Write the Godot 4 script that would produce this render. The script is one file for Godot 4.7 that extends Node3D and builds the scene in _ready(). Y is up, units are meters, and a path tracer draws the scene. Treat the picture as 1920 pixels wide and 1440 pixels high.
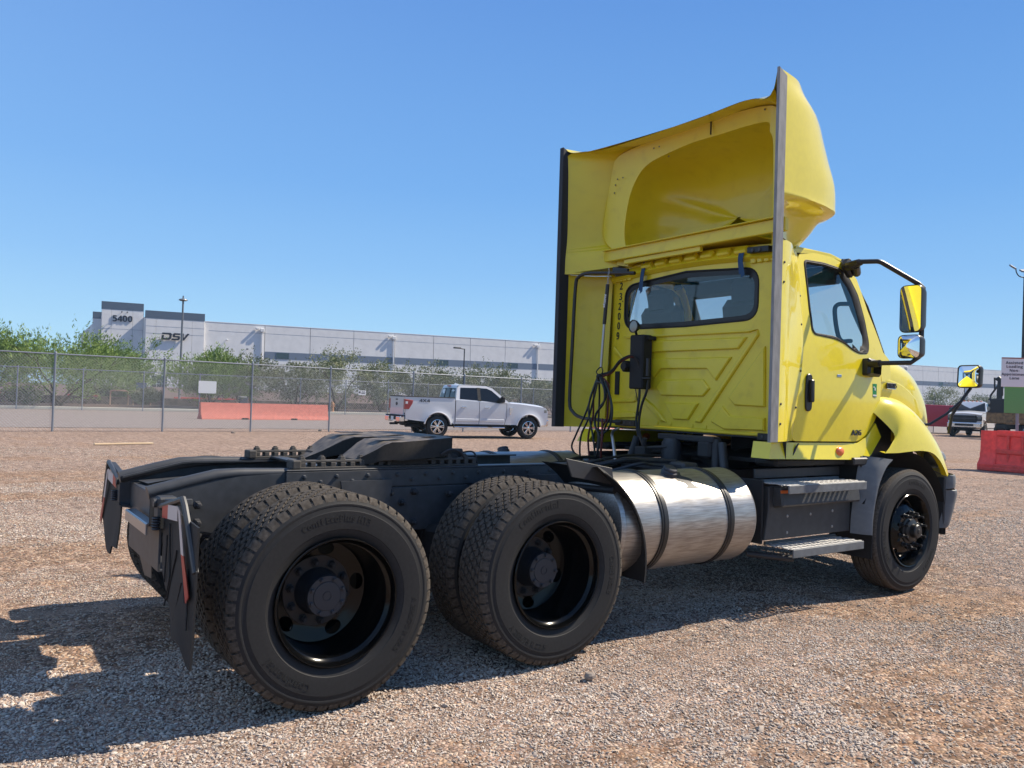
extends Node3D
# A yellow day cab tractor unit on a gravel lot, a pickup behind it, fences, trees and a long warehouse.
# x runs forward along the tractor, z to its right-hand side, y up; the origin lies under the rearmost axle.

const CAM_POS := Vector3(-1.5212, 1.4686, 4.7247)
const CAM_ROT := Vector3(0.0195, -0.6110, 0.0328)
const FOCAL := 1507.67          # in pixels of the 1920 x 1440 photograph
var CB := Basis.from_euler(CAM_ROT, EULER_ORDER_YXZ)
var M := {}
var used := {}
var rng := RandomNumberGenerator.new()

# ---------- a triangle collector ----------
class B:
	var v := PackedVector3Array()
	func tri(a: Vector3, b: Vector3, c: Vector3) -> void:
		v.push_back(a); v.push_back(b); v.push_back(c)
	func quad(a: Vector3, b: Vector3, c: Vector3, d: Vector3) -> void:
		tri(a, b, c); tri(a, c, d)
	func quad2(a: Vector3, b: Vector3, c: Vector3, d: Vector3) -> B:
		quad(a, d, c, b); return self
	func tri2(a: Vector3, b: Vector3, c: Vector3) -> B:
		tri(a, b, c); tri(a - Vector3(0, .008, 0), c - Vector3(0, .008, 0), b - Vector3(0, .008, 0)); return self
	func oquad(a: Vector3, b: Vector3, c: Vector3, d: Vector3, o: Vector3) -> void:
		if (c - a).cross(b - a).dot((a + b + c + d) * 0.25 - o) < 0: quad(a, d, c, b)
		else: quad(a, b, c, d)
	func box(o: Vector3, s: Vector3, bev := 0.0, bs := Basis.IDENTITY) -> B:
		var h := s * 0.5
		bev = minf(bev, minf(h.x, minf(h.y, h.z)) * 0.9)
		var P = func(sg: Vector3, ax: int) -> Vector3:
			var q := h - Vector3(bev, bev, bev); q[ax] = h[ax]
			return o + bs * (q * sg)
		for ax in 3:
			var b1 := (ax + 1) % 3; var b2 := (ax + 2) % 3
			for sg in [-1.0, 1.0]:
				var q := []
				for st in [[-1, -1], [1, -1], [1, 1], [-1, 1]]:
					var w := Vector3.ZERO; w[ax] = sg; w[b1] = st[0]; w[b2] = st[1]
					q.append(P.call(w, ax))
				oquad(q[0], q[1], q[2], q[3], o)
				if bev > 0:
					for sg2 in [-1.0, 1.0]:
						var w1 := Vector3.ZERO; w1[ax] = sg; w1[b1] = sg2; w1[b2] = -1
						var w2 := w1; w2[b2] = 1
						oquad(P.call(w1, ax), P.call(w2, ax), P.call(w2, b1), P.call(w1, b1), o)
		if bev > 0:
			for i in 8:
				var w := Vector3(1 if i & 1 else -1, 1 if i & 2 else -1, 1 if i & 4 else -1)
				var a: Vector3 = P.call(w, 0); var b: Vector3 = P.call(w, 1); var c: Vector3 = P.call(w, 2)
				if (c - a).cross(b - a).dot(bs * w) < 0: tri(a, c, b)
				else: tri(a, b, c)
		return self
	func tube(p, r, seg := 8, caps := true, closed := false) -> B:
		var n: int = p.size()
		var t0: Vector3 = (p[1] - p[0]).normalized()
		var up := Vector3.UP if absf(t0.y) < 0.9 else Vector3.RIGHT
		var nx := t0.cross(up).normalized()
		var rings := []
		for i in n:
			var ta: Vector3 = ((p[(i + 1) % n] if (closed or i < n - 1) else p[i]) - (p[(i + n - 1) % n] if (closed or i > 0) else p[i])).normalized()
			nx = (nx - ta * nx.dot(ta)).normalized()
			var ny := ta.cross(nx)
			var ri: float = r[i] if typeof(r) == TYPE_ARRAY else r
			var ring := PackedVector3Array()
			for k in seg:
				var a := TAU * k / seg
				ring.push_back(p[i] + (nx * cos(a) + ny * sin(a)) * ri)
			rings.append(ring)
		grid(rings, true, closed)
		if caps and not closed:
			for e in [0, n - 1]:
				for k in range(1, seg - 1):
					if e == 0: tri(rings[e][0], rings[e][k + 1], rings[e][k])
					else: tri(rings[e][0], rings[e][k], rings[e][k + 1])
		return self
	func bar(a: Vector3, b: Vector3, r: float, seg := 8) -> B:
		return tube([a, b], r, seg)
	func grid(rows, close_u := false, close_v := false) -> B:
		var n: int = rows.size()
		for i in (n if close_v else n - 1):
			var a: PackedVector3Array = rows[i]; var b: PackedVector3Array = rows[(i + 1) % n]
			var m := a.size()
			for k in (m if close_u else m - 1):
				var k2 := (k + 1) % m
				quad(a[k], b[k], b[k2], a[k2])
		return self
	func lathe(prof, xf := Transform3D.IDENTITY, seg := 32, a0 := 0.0, a1 := TAU) -> B:
		var rows := []
		var full := absf(a1 - a0 - TAU) < 1e-4
		for q in prof:
			var ring := PackedVector3Array()
			for k in (seg if full else seg + 1):
				var a := a0 + (a1 - a0) * k / seg
				ring.push_back(xf * Vector3(q.x * cos(a), q.x * sin(a), q.y))
			rows.append(ring)
		return grid(rows, full)
	func disc(r: float, h: float, xf: Transform3D, seg := 24) -> B:
		return lathe([Vector2(r, h), Vector2(0.0001, h)], xf, seg)
	func prism(poly, z0: float, z1: float, xf := Transform3D.IDENTITY, bev := 0.0) -> B:
		var p := PackedVector2Array(poly)
		if Geometry2D.is_polygon_clockwise(p): p.reverse()
		var n := p.size()
		var q := p.duplicate()
		if bev > 0:
			for i in n:
				var d1 := (p[i] - p[(i + n - 1) % n]).normalized(); var d2 := (p[(i + 1) % n] - p[i]).normalized()
				var nn := (Vector2(d1.y, -d1.x) + Vector2(d2.y, -d2.x))
				nn = nn / maxf(0.3, nn.length_squared()) * 2.0
				q[i] = p[i] - nn * bev * minf(1.0, 1.0)
		var idx := Geometry2D.triangulate_polygon(q)
		var sg := signf(z1 - z0)
		for t in range(0, idx.size(), 3):
			var a := q[idx[t]]; var b := q[idx[t + 1]]; var c := q[idx[t + 2]]
			if ((b - a).cross(c - a) > 0) == (sg > 0):
				var s := b; b = c; c = s
			tri(xf * Vector3(a.x, a.y, z1), xf * Vector3(b.x, b.y, z1), xf * Vector3(c.x, c.y, z1))
		idx = Geometry2D.triangulate_polygon(p)
		for t in range(0, idx.size(), 3):
			var a := p[idx[t]]; var b := p[idx[t + 1]]; var c := p[idx[t + 2]]
			if ((b - a).cross(c - a) > 0) != (sg > 0):
				var s := b; b = c; c = s
			tri(xf * Vector3(a.x, a.y, z0), xf * Vector3(b.x, b.y, z0), xf * Vector3(c.x, c.y, z0))
		var zb := z1 - sg * bev
		for i in n:
			var j := (i + 1) % n
			var a := xf * Vector3(p[i].x, p[i].y, z0); var b := xf * Vector3(p[j].x, p[j].y, z0)
			var c := xf * Vector3(p[j].x, p[j].y, zb); var d := xf * Vector3(p[i].x, p[i].y, zb)
			if sg > 0: quad(a, d, c, b)
			else: quad(a, b, c, d)
			if bev > 0:
				var e := xf * Vector3(q[j].x, q[j].y, z1); var f := xf * Vector3(q[i].x, q[i].y, z1)
				if sg > 0: quad(d, f, e, c)
				else: quad(d, c, e, f)
		return self
	func ball(o: Vector3, r: Vector3, seg := 12, rings := 8) -> B:
		var rows := []
		for i in rings + 1:
			var t := PI * i / rings
			var row := PackedVector3Array()
			for k in seg:
				var a := TAU * k / seg
				row.push_back(o + Vector3(r.x * sin(t) * cos(a), r.y * cos(t), r.z * sin(t) * sin(a)))
			rows.append(row)
		return grid(rows, true)
	func add(o: B, xf := Transform3D.IDENTITY) -> B:
		for p in o.v: v.push_back(xf * p)
		return self
	func addz(o: B) -> B:                     # the mirror image across the centre plane
		for i in range(0, o.v.size(), 3):
			for k in [0, 2, 1]:
				var p := o.v[i + k]; v.push_back(Vector3(p.x, p.y, -p.z))
		return self
	func mesh(crease := 35.0) -> ArrayMesh:
		var n := v.size() / 3
		var fn := PackedVector3Array(); fn.resize(n)
		var ar := PackedFloat32Array(); ar.resize(n)
		for i in n:
			var w := (v[i * 3 + 2] - v[i * 3]).cross(v[i * 3 + 1] - v[i * 3])
			ar[i] = w.length(); fn[i] = w / maxf(ar[i], 1e-12)
		var nr := PackedVector3Array(); nr.resize(n * 3)
		if crease <= 0:
			for i in n:
				nr[i * 3] = fn[i]; nr[i * 3 + 1] = fn[i]; nr[i * 3 + 2] = fn[i]
		else:
			var cc := cos(deg_to_rad(crease))
			var at := {}
			var keys := []; keys.resize(n * 3)
			for i in n * 3:
				var k := Vector3i((v[i] * 8000.0).round())
				keys[i] = k
				if at.has(k): at[k].append(i / 3)
				else: at[k] = [i / 3]
			for i in n * 3:
				var f := fn[i / 3]; var s := Vector3.ZERO
				for j in at[keys[i]]:
					if fn[j].dot(f) > cc: s += fn[j] * ar[j]
				nr[i] = s.normalized() if s.length_squared() > 1e-20 else f
		var arr := []; arr.resize(Mesh.ARRAY_MAX)
		arr[Mesh.ARRAY_VERTEX] = v; arr[Mesh.ARRAY_NORMAL] = nr
		var m := ArrayMesh.new(); m.add_surface_from_arrays(Mesh.PRIMITIVE_TRIANGLES, arr)
		return m

# ---------- curves and outlines ----------
func rp(pts, r: Variant = 0.05, n := 5) -> PackedVector2Array:          # a polygon with rounded corners
	var out := PackedVector2Array()
	var m: int = pts.size()
	for i in m:
		var p: Vector2 = pts[i]; var a: Vector2 = pts[(i + m - 1) % m]; var b: Vector2 = pts[(i + 1) % m]
		var ri: float = r[i] if typeof(r) == TYPE_ARRAY else r
		if ri <= 0.0: out.push_back(p); continue
		var d := minf(ri, minf(p.distance_to(a), p.distance_to(b)) * 0.49)
		var s := p + (a - p).normalized() * d; var e := p + (b - p).normalized() * d
		for k in n + 1:
			var t := float(k) / n
			out.push_back(s.lerp(p, t).lerp(p.lerp(e, t), t))
	return out
func cr(pts, n := 6, closed := false) -> PackedVector3Array:     # a smooth curve through points
	var out := PackedVector3Array()
	var m: int = pts.size()
	for i in (m if closed else m - 1):
		var p0: Vector3 = pts[(i + m - 1) % m] if (closed or i > 0) else pts[0] * 2.0 - pts[1]
		var p1: Vector3 = pts[i]; var p2: Vector3 = pts[(i + 1) % m]
		var p3: Vector3 = pts[(i + 2) % m] if (closed or i < m - 2) else pts[m - 1] * 2.0 - pts[m - 2]
		for k in n:
			out.push_back(p1.cubic_interpolate(p2, p0, p3, float(k) / n))
	if not closed: out.push_back(pts[m - 1])
	return out
func resample(pts, n: int) -> PackedVector3Array:
	var L := [0.0]
	for i in range(1, pts.size()): L.append(L[-1] + pts[i].distance_to(pts[i - 1]))
	var out := PackedVector3Array(); var j := 0
	for k in n:
		var d: float = L[-1] * k / (n - 1)
		while j < pts.size() - 2 and L[j + 1] < d: j += 1
		out.push_back(pts[j].lerp(pts[j + 1], clampf((d - L[j]) / maxf(L[j + 1] - L[j], 1e-9), 0, 1)))
	return out
func surf(rows, nu := 5, nv := 5) -> Array:                     # a smooth sheet through a net of points
	var r1 := []
	for r in rows: r1.append(cr(r, nu))
	var out := []
	var cols := []
	for k in r1[0].size():
		var c := []
		for r in r1: c.append(r[k])
		cols.append(cr(c, nv))
	for i in cols[0].size():
		var row := PackedVector3Array()
		for c in cols: row.push_back(c[i])
		out.append(row)
	return out
func cast2(o: Vector2, d: Vector2, poly: PackedVector2Array) -> Vector2:
	var best := INF
	for i in poly.size():
		var a := poly[i]; var e := poly[(i + 1) % poly.size()] - a
		var den := d.cross(e)
		if absf(den) < 1e-12: continue
		var t := (a - o).cross(e) / den; var s := (a - o).cross(d) / den
		if t > 0 and s > -1e-6 and s < 1.000001: best = minf(best, t)
	return o + d * (best if best < INF else 0.0)
func ringpatch(b: B, o: Vector2, outer: PackedVector2Array, inner: PackedVector2Array, steps: int, f: Callable) -> B:
	var an := []
	for q in outer: an.append((q - o).angle())
	for q in inner: an.append((q - o).angle())
	for k in 72: an.append(-PI + TAU * k / 72.0)
	an.sort()
	var rows := []
	for s in steps + 1: rows.append(PackedVector3Array())
	var last := -99.0
	for a in an:
		if a - last < 1e-4: continue
		last = a
		var d := Vector2(cos(a), sin(a))
		var p := cast2(o, d, inner); var q := cast2(o, d, outer)
		for s in steps + 1:
			var w := p.lerp(q, float(s) / steps)
			rows[s].push_back(f.call(w))
	return b.grid(rows, true)
func sheet(rows, th: Vector3) -> B:                              # a sheet given a thickness
	var b := B.new(); b.grid(rows)
	var r2 := []
	for r in rows:
		var q := PackedVector3Array()
		for p in r: q.push_back(p + th)
		r2.append(q)
	var c := B.new(); c.grid(r2)
	for i in range(0, c.v.size(), 3): b.tri(c.v[i], c.v[i + 2], c.v[i + 1])
	var n: int = rows.size(); var m: int = rows[0].size()
	for i in n - 1:
		b.quad(rows[i][0], r2[i][0], r2[i + 1][0], rows[i + 1][0])
		b.quad(rows[i][m - 1], rows[i + 1][m - 1], r2[i + 1][m - 1], r2[i][m - 1])
	for k in m - 1:
		b.quad(rows[0][k], rows[0][k + 1], r2[0][k + 1], r2[0][k])
		b.quad(rows[n - 1][k], r2[n - 1][k], r2[n - 1][k + 1], rows[n - 1][k + 1])
	return b

# ---------- where a point of the photograph lies on a known plane ----------
func ray(u: float, v: float) -> Vector3:
	return CB * Vector3((u - 960.0) / FOCAL, (720.0 - v) / FOCAL, -1.0)
func ux(u: float, v: float, x: float) -> Vector3:
	var d := ray(u, v); return CAM_POS + d * ((x - CAM_POS.x) / d.x)
func uy(u: float, v: float, y: float) -> Vector3:
	var d := ray(u, v); return CAM_POS + d * ((y - CAM_POS.y) / d.y)
func uz(u: float, v: float, z: float) -> Vector3:
	var d := ray(u, v); return CAM_POS + d * ((z - CAM_POS.z) / d.z)

# ---------- nodes ----------
func numbered(called: String) -> String:
	var k: int = used.get(called, 0); used[called] = k + 1
	return called if k == 0 else "%s_%03d" % [called, k]
func meta(o: Node, label: String, category: String, group := "") -> void:
	o.set_meta("label", label); o.set_meta("category", category)
	if group != "": o.set_meta("group", group)
func thing(called: String, label: String, category: String, at := Vector3.ZERO, turn := 0.0, group := "") -> Node3D:
	var o := Node3D.new(); o.name = numbered(called); add_child(o)
	o.position = at; o.rotation.y = turn
	meta(o, label, category, group)
	return o
func obj(called: String, shape, mat: Material, parent: Node = null, crease := 35.0) -> MeshInstance3D:
	var o := MeshInstance3D.new()
	o.mesh = shape.mesh(crease) if shape is B else shape
	o.material_override = mat
	if parent == null:
		o.name = numbered(called); add_child(o)
	else:
		o.name = called; parent.add_child(o, true)
	return o
func sub(called: String, parent: Node) -> Node3D:
	var o := Node3D.new(); o.name = called; parent.add_child(o, true); return o
func struct(called: String, shape, mat: Material, crease := 35.0) -> MeshInstance3D:
	var o := obj(called, shape, mat, null, crease); o.set_meta("kind", "structure"); return o

func mat(key: String, col: Color, rough := 0.6, metal := 0.0, extra := {}) -> StandardMaterial3D:
	var m := StandardMaterial3D.new()
	m.resource_name = key; m.albedo_color = col; m.roughness = rough; m.metallic = metal
	for k in extra: m.set(k, extra[k])
	M[key] = m
	return m
func noise_tex(size: int, freq: float, cols: Array, sd := 1, oct := 4, nt := FastNoiseLite.TYPE_SIMPLEX_SMOOTH, offs := []) -> ImageTexture:
	var n := FastNoiseLite.new(); n.seed = sd; n.frequency = freq; n.fractal_octaves = oct; n.noise_type = nt
	var im := n.get_seamless_image(size, size)
	var g := Gradient.new()
	if offs.is_empty():
		for i in cols.size(): offs.append(float(i) / maxf(1, cols.size() - 1))
	g.offsets = PackedFloat32Array(offs); g.colors = PackedColorArray(cols)
	var lut := []
	for i in 256: lut.append(g.sample(i / 255.0))
	var src := im.get_data(); var dst := PackedByteArray(); dst.resize(size * size * 3)
	for i in size * size:
		var c: Color = lut[src[i]]
		dst[i * 3] = int(c.r * 255); dst[i * 3 + 1] = int(c.g * 255); dst[i * 3 + 2] = int(c.b * 255)
	return ImageTexture.create_from_image(Image.create_from_data(size, size, false, Image.FORMAT_RGB8, dst))
func tri_map(m: StandardMaterial3D, sc: Vector3, world := true) -> StandardMaterial3D:
	m.uv1_triplanar = true; m.uv1_world_triplanar = world; m.uv1_scale = sc; return m
var FONT: SystemFont
func font(weight := 700) -> SystemFont:
	var f := SystemFont.new(); f.font_names = PackedStringArray(["Droid Sans"]); f.font_weight = weight; return f
func text_b(s: String, height: float, depth := 0.004, bold := true) -> B:   # lettering centred on the origin in the xy plane
	var t := TextMesh.new(); t.text = s; t.font = font(700 if bold else 400); t.font_size = 64; t.pixel_size = height / 47.0; t.depth = depth; t.curve_step = 2.0
	var b := B.new()
	var arr := t.get_mesh_arrays()
	if arr.is_empty() or arr[0] == null: return b
	var vs: PackedVector3Array = arr[Mesh.ARRAY_VERTEX]
	var ix = arr[Mesh.ARRAY_INDEX]
	if ix == null or ix.is_empty(): b.v.append_array(vs)
	else:
		for i in ix: b.v.push_back(vs[i])
	return b
func arc_text(b: B, s: String, r: float, mid_deg: float, h: float, z: float, outward := true, stretch := 1.0) -> void:   # round a wheel that faces +z
	var f := font(700)
	var w := []; var tot := 0.0
	for i in s.length():
		var cw := f.get_string_size(s[i], HORIZONTAL_ALIGNMENT_LEFT, -1, 64).x * h / 47.0 * stretch
		w.append(cw); tot += cw
	var run := -tot / 2
	for i in s.length():
		var a: float = deg_to_rad(mid_deg) - (run + w[i] / 2) / r if outward else deg_to_rad(mid_deg) + (run + w[i] / 2) / r
		run += w[i]
		if s[i] == " ": continue
		var g := text_b(s[i], h, 0.0025)
		var rot: float = a - PI / 2 if outward else a + PI / 2
		b.add(g, Transform3D(Basis(Vector3(0, 0, 1), rot) * Basis.from_scale(Vector3(stretch, 1, 1)), Vector3(cos(a) * r, sin(a) * r, z)))

func _ready() -> void:
	var t0 := Time.get_ticks_msec()
	setup()
	materials()
	var t1 := Time.get_ticks_msec()
	build_ground(); print("ground ", Time.get_ticks_msec() - t1); t1 = Time.get_ticks_msec()
	build_truck(); print("truck ", Time.get_ticks_msec() - t1); t1 = Time.get_ticks_msec()
	build_back(); print("back ", Time.get_ticks_msec() - t1); t1 = Time.get_ticks_msec()
	build_vehicles(); print("vehicles ", Time.get_ticks_msec() - t1)
	print("total ", Time.get_ticks_msec() - t0)

func setup() -> void:
	rng.seed = 7
	var cam := Camera3D.new(); cam.name = "camera"; add_child(cam)
	cam.position = CAM_POS; cam.basis = CB
	cam.fov = rad_to_deg(2.0 * atan(720.0 / FOCAL)); cam.near = 0.05; cam.far = 2000.0; cam.current = true
	var to_sun := Vector3(0.92, 1.0, 0.26).normalized()
	var exposure := 1.65
	# clear sky: deep blue overhead, pale at the horizon, a broad bright zone round the sun
	var keys := [[0.0, Vector3(.52, .80, .97)], [.03, Vector3(.48, .77, .96)], [.08, Vector3(.375, .665, .95)], [.15, Vector3(.265, .54, .92)], [.25, Vector3(.180, .43, .86)], [.45, Vector3(.112, .305, .74)], [1.0, Vector3(.06, .19, .53)]]
	var si := Image.create(512, 256, false, Image.FORMAT_RGBF)
	for j in 256:
		var up := cos(PI * (j + .5) / 256.0); var y := maxf(up, 0.0); var c: Vector3 = keys[6][1]
		for k in 6:
			if y <= keys[k + 1][0]:
				c = keys[k][1].lerp(keys[k + 1][1], (y - keys[k][0]) / (keys[k + 1][0] - keys[k][0])); break
		for i in 512:
			var az := TAU * ((i + .5) / 512.0 - .5); var s := sqrt(maxf(0.0, 1.0 - up * up))
			var g := acos(clampf(Vector3(sin(az) * s, up, -cos(az) * s).dot(to_sun), -1, 1))
			var q := (c + Vector3(.85, .85, .70) * exp(-g / .40)) / exposure
			if up < 0: q = Vector3(.36, .33, .30) / exposure
			si.set_pixel(i, j, Color(q.x, q.y, q.z))
	var sky := PanoramaSkyMaterial.new(); sky.panorama = ImageTexture.create_from_image(si)
	var e := Environment.new(); e.background_mode = Environment.BG_SKY
	e.sky = Sky.new(); e.sky.sky_material = sky
	e.tonemap_mode = Environment.TONE_MAPPER_LINEAR; e.tonemap_exposure = exposure
	e.sdfgi_enabled = true; e.ssao_enabled = true; e.ssil_enabled = true
	e.fog_enabled = true; e.fog_density = 0.0004; e.fog_light_color = Color(0.72, 0.84, 0.95)
	var we := WorldEnvironment.new(); we.name = "world"; we.environment = e; add_child(we)
	var sun := DirectionalLight3D.new(); sun.name = "sun"; add_child(sun)
	sun.look_at_from_position(Vector3.ZERO, -to_sun, Vector3.UP)
	sun.light_energy = 1.55; sun.light_color = Color(1.0, 0.95, 0.87); sun.light_angular_distance = 0.55; sun.shadow_enabled = true

func materials() -> void:
	var sp := noise_tex(512, 0.02, [Color(0.80, 0.80, 0.80), Color(1, 1, 1)], 3, 5)
	var grime := noise_tex(512, 0.012, [Color(0.55, 0.52, 0.50), Color(0.85, 0.84, 0.83), Color(1, 1, 1)], 5, 5, FastNoiseLite.TYPE_SIMPLEX_SMOOTH, [0.15, 0.42, 0.62])
	M.sp = sp; M.grime = grime
	tri_map(mat("yellow", Color(0.90, 0.825, 0.09), 0.38, 0.0, {clearcoat_enabled = true, clearcoat = 0.9, clearcoat_roughness = 0.05, metallic_specular = 0.5}), Vector3(0.9, 0.9, 0.9))
	M.yellow.albedo_texture = noise_tex(512, 0.03, [Color(0.965, 0.96, 0.95), Color(1, 1, 1)], 9, 4)
	tri_map(mat("yellow_inner", Color(0.875, 0.785, 0.12), 0.42, 0.0, {clearcoat_enabled = true, clearcoat = 0.5, clearcoat_roughness = 0.15}), Vector3(0.8, 0.8, 0.8))
	M.yellow_inner.albedo_texture = noise_tex(512, 0.012, [Color(0.95, 0.94, 0.92), Color(0.99, 0.985, 0.98), Color(1, 1, 1)], 12, 6, FastNoiseLite.TYPE_SIMPLEX_SMOOTH, [0.12, 0.30, 0.5])
	tri_map(mat("rubber", Color(0.165, 0.166, 0.171), 0.66, 0.0, {metallic_specular = 0.35}), Vector3(2.5, 2.5, 2.5), false)
	M.rubber.albedo_texture = noise_tex(512, 0.03, [Color(0.86, 0.855, 0.85), Color(1, 1, 1)], 21, 5)
	tri_map(mat("tread", Color(0.40, 0.385, 0.37), 0.9, 0.0, {metallic_specular = 0.2}), Vector3(3, 3, 3), false)
	M.tread.albedo_texture = noise_tex(512, 0.03, [Color(0.55, 0.53, 0.51), Color(1, 0.98, 0.95)], 22, 5)
	mat("letter", Color(0.065, 0.065, 0.067), 0.8)
	mat("rim", Color(0.03, 0.031, 0.034), 0.15, 0.0, {metallic_specular = 0.36})
	mat("lip", Color(0.42, 0.41, 0.40), 0.22, 0.95)
	mat("hub", Color(0.19, 0.20, 0.225), 0.5, 0.1)
	mat("flange", Color(0.25, 0.215, 0.195), 0.6, 0.2)
	tri_map(mat("frame", Color(0.255, 0.26, 0.272), 0.48, 0.0, {metallic_specular = 0.5}), Vector3(1.2, 1.2, 1.2))
	M.frame.albedo_texture = sp
	mat("iron", Color(0.17, 0.17, 0.182), 0.6, 0.1)
	tri_map(mat("grease", Color(0.44, 0.415, 0.385), 0.62, 0.1, {metallic_specular = 0.5}), Vector3(1.6, 1.6, 1.6))
	M.grease.albedo_texture = noise_tex(512, 0.014, [Color(0.55, 0.53, 0.51), Color(0.80, 0.77, 0.74), Color(1, 0.96, 0.9)], 31, 5, FastNoiseLite.TYPE_SIMPLEX_SMOOTH, [0.2, 0.45, 0.75])
	tri_map(mat("rail_dust", Color(0.30, 0.285, 0.27), 0.8), Vector3(4, 4, 4)); M.rail_dust.albedo_texture = sp
	tri_map(mat("dirt", Color(0.22, 0.205, 0.19), 0.95), Vector3(4, 4, 4))
	M.dirt.albedo_texture = sp
	tri_map(mat("alu", Color(0.76, 0.755, 0.745), 0.48, 0.88), Vector3(0.5, 7.0, 7.0))
	M.alu.albedo_texture = noise_tex(512, 0.02, [Color(0.72, 0.70, 0.68), Color(1, 1, 1)], 41, 5)
	M.alu.roughness_texture = noise_tex(512, 0.02, [Color(0.7, 0.7, 0.7), Color(1, 1, 1)], 42, 5)
	tri_map(mat("tread_plate", Color(0.80, 0.79, 0.77), 0.45, 0.15), Vector3(2, 2, 2))
	M.tread_plate.albedo_texture = sp
	tri_map(mat("plastic", Color(0.42, 0.435, 0.45), 0.62), Vector3(1, 1, 1)); M.plastic.albedo_texture = sp
	tri_map(mat("dark_plastic", Color(0.22, 0.225, 0.235), 0.55), Vector3(1, 1, 1)); M.dark_plastic.albedo_texture = sp
	mat("black", Color(0.10, 0.10, 0.105), 0.42)
	mat("matte_black", Color(0.10, 0.10, 0.108), 0.75)
	tri_map(mat("strip", Color(0.56, 0.56, 0.56), 0.6), Vector3(2, 0.6, 2)); M.strip.albedo_texture = sp
	mat("rubber_strip", Color(0.14, 0.15, 0.18), 0.7)
	mat("hose_red", Color(0.34, 0.09, 0.08), 0.55)
	mat("hose_black", Color(0.11, 0.11, 0.115), 0.5)
	mat("hose_green", Color(0.11, 0.145, 0.13), 0.5)
	mat("steel", Color(0.62, 0.63, 0.65), 0.32, 0.9)
	mat("chrome", Color(0.86, 0.87, 0.88), 0.12, 1.0)
	mat("mirror", Color(0.94, 0.95, 0.95), 0.015, 1.0)
	mat("orange", Color(0.88, 0.40, 0.06), 0.25, 0.0, {clearcoat_enabled = true})
	mat("red_tape", Color(0.62, 0.07, 0.09), 0.4)
	mat("white_tape", Color(0.72, 0.70, 0.70), 0.4)
	mat("blue_strap", Color(0.16, 0.30, 0.45), 0.85)
	mat("sticker_green", Color(0.08, 0.50, 0.25), 0.4)
	mat("white", Color(0.85, 0.85, 0.85), 0.5)
	mat("interior", Color(0.24, 0.245, 0.25), 0.8)
	mat("seat", Color(0.18, 0.19, 0.21), 0.85)
	mat("glass", Color(0.03, 0.26, 0.29), 0.02, 0.0, {transparency = BaseMaterial3D.TRANSPARENCY_ALPHA, metallic_specular = 0.5})
	M.glass.albedo_color.a = 0.18
	mat("dark_glass", Color(0.015, 0.025, 0.03), 0.03, 0.0, {transparency = BaseMaterial3D.TRANSPARENCY_ALPHA})
	M.dark_glass.albedo_color.a = 0.86
	mat("lens", Color(0.55, 0.55, 0.52), 0.2, 0.3)
	mat("sticker_orange", Color(0.75, 0.36, 0.08), 0.5)
	mat("sticker_silver", Color(0.55, 0.62, 0.72), 0.3, 0.6)

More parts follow.
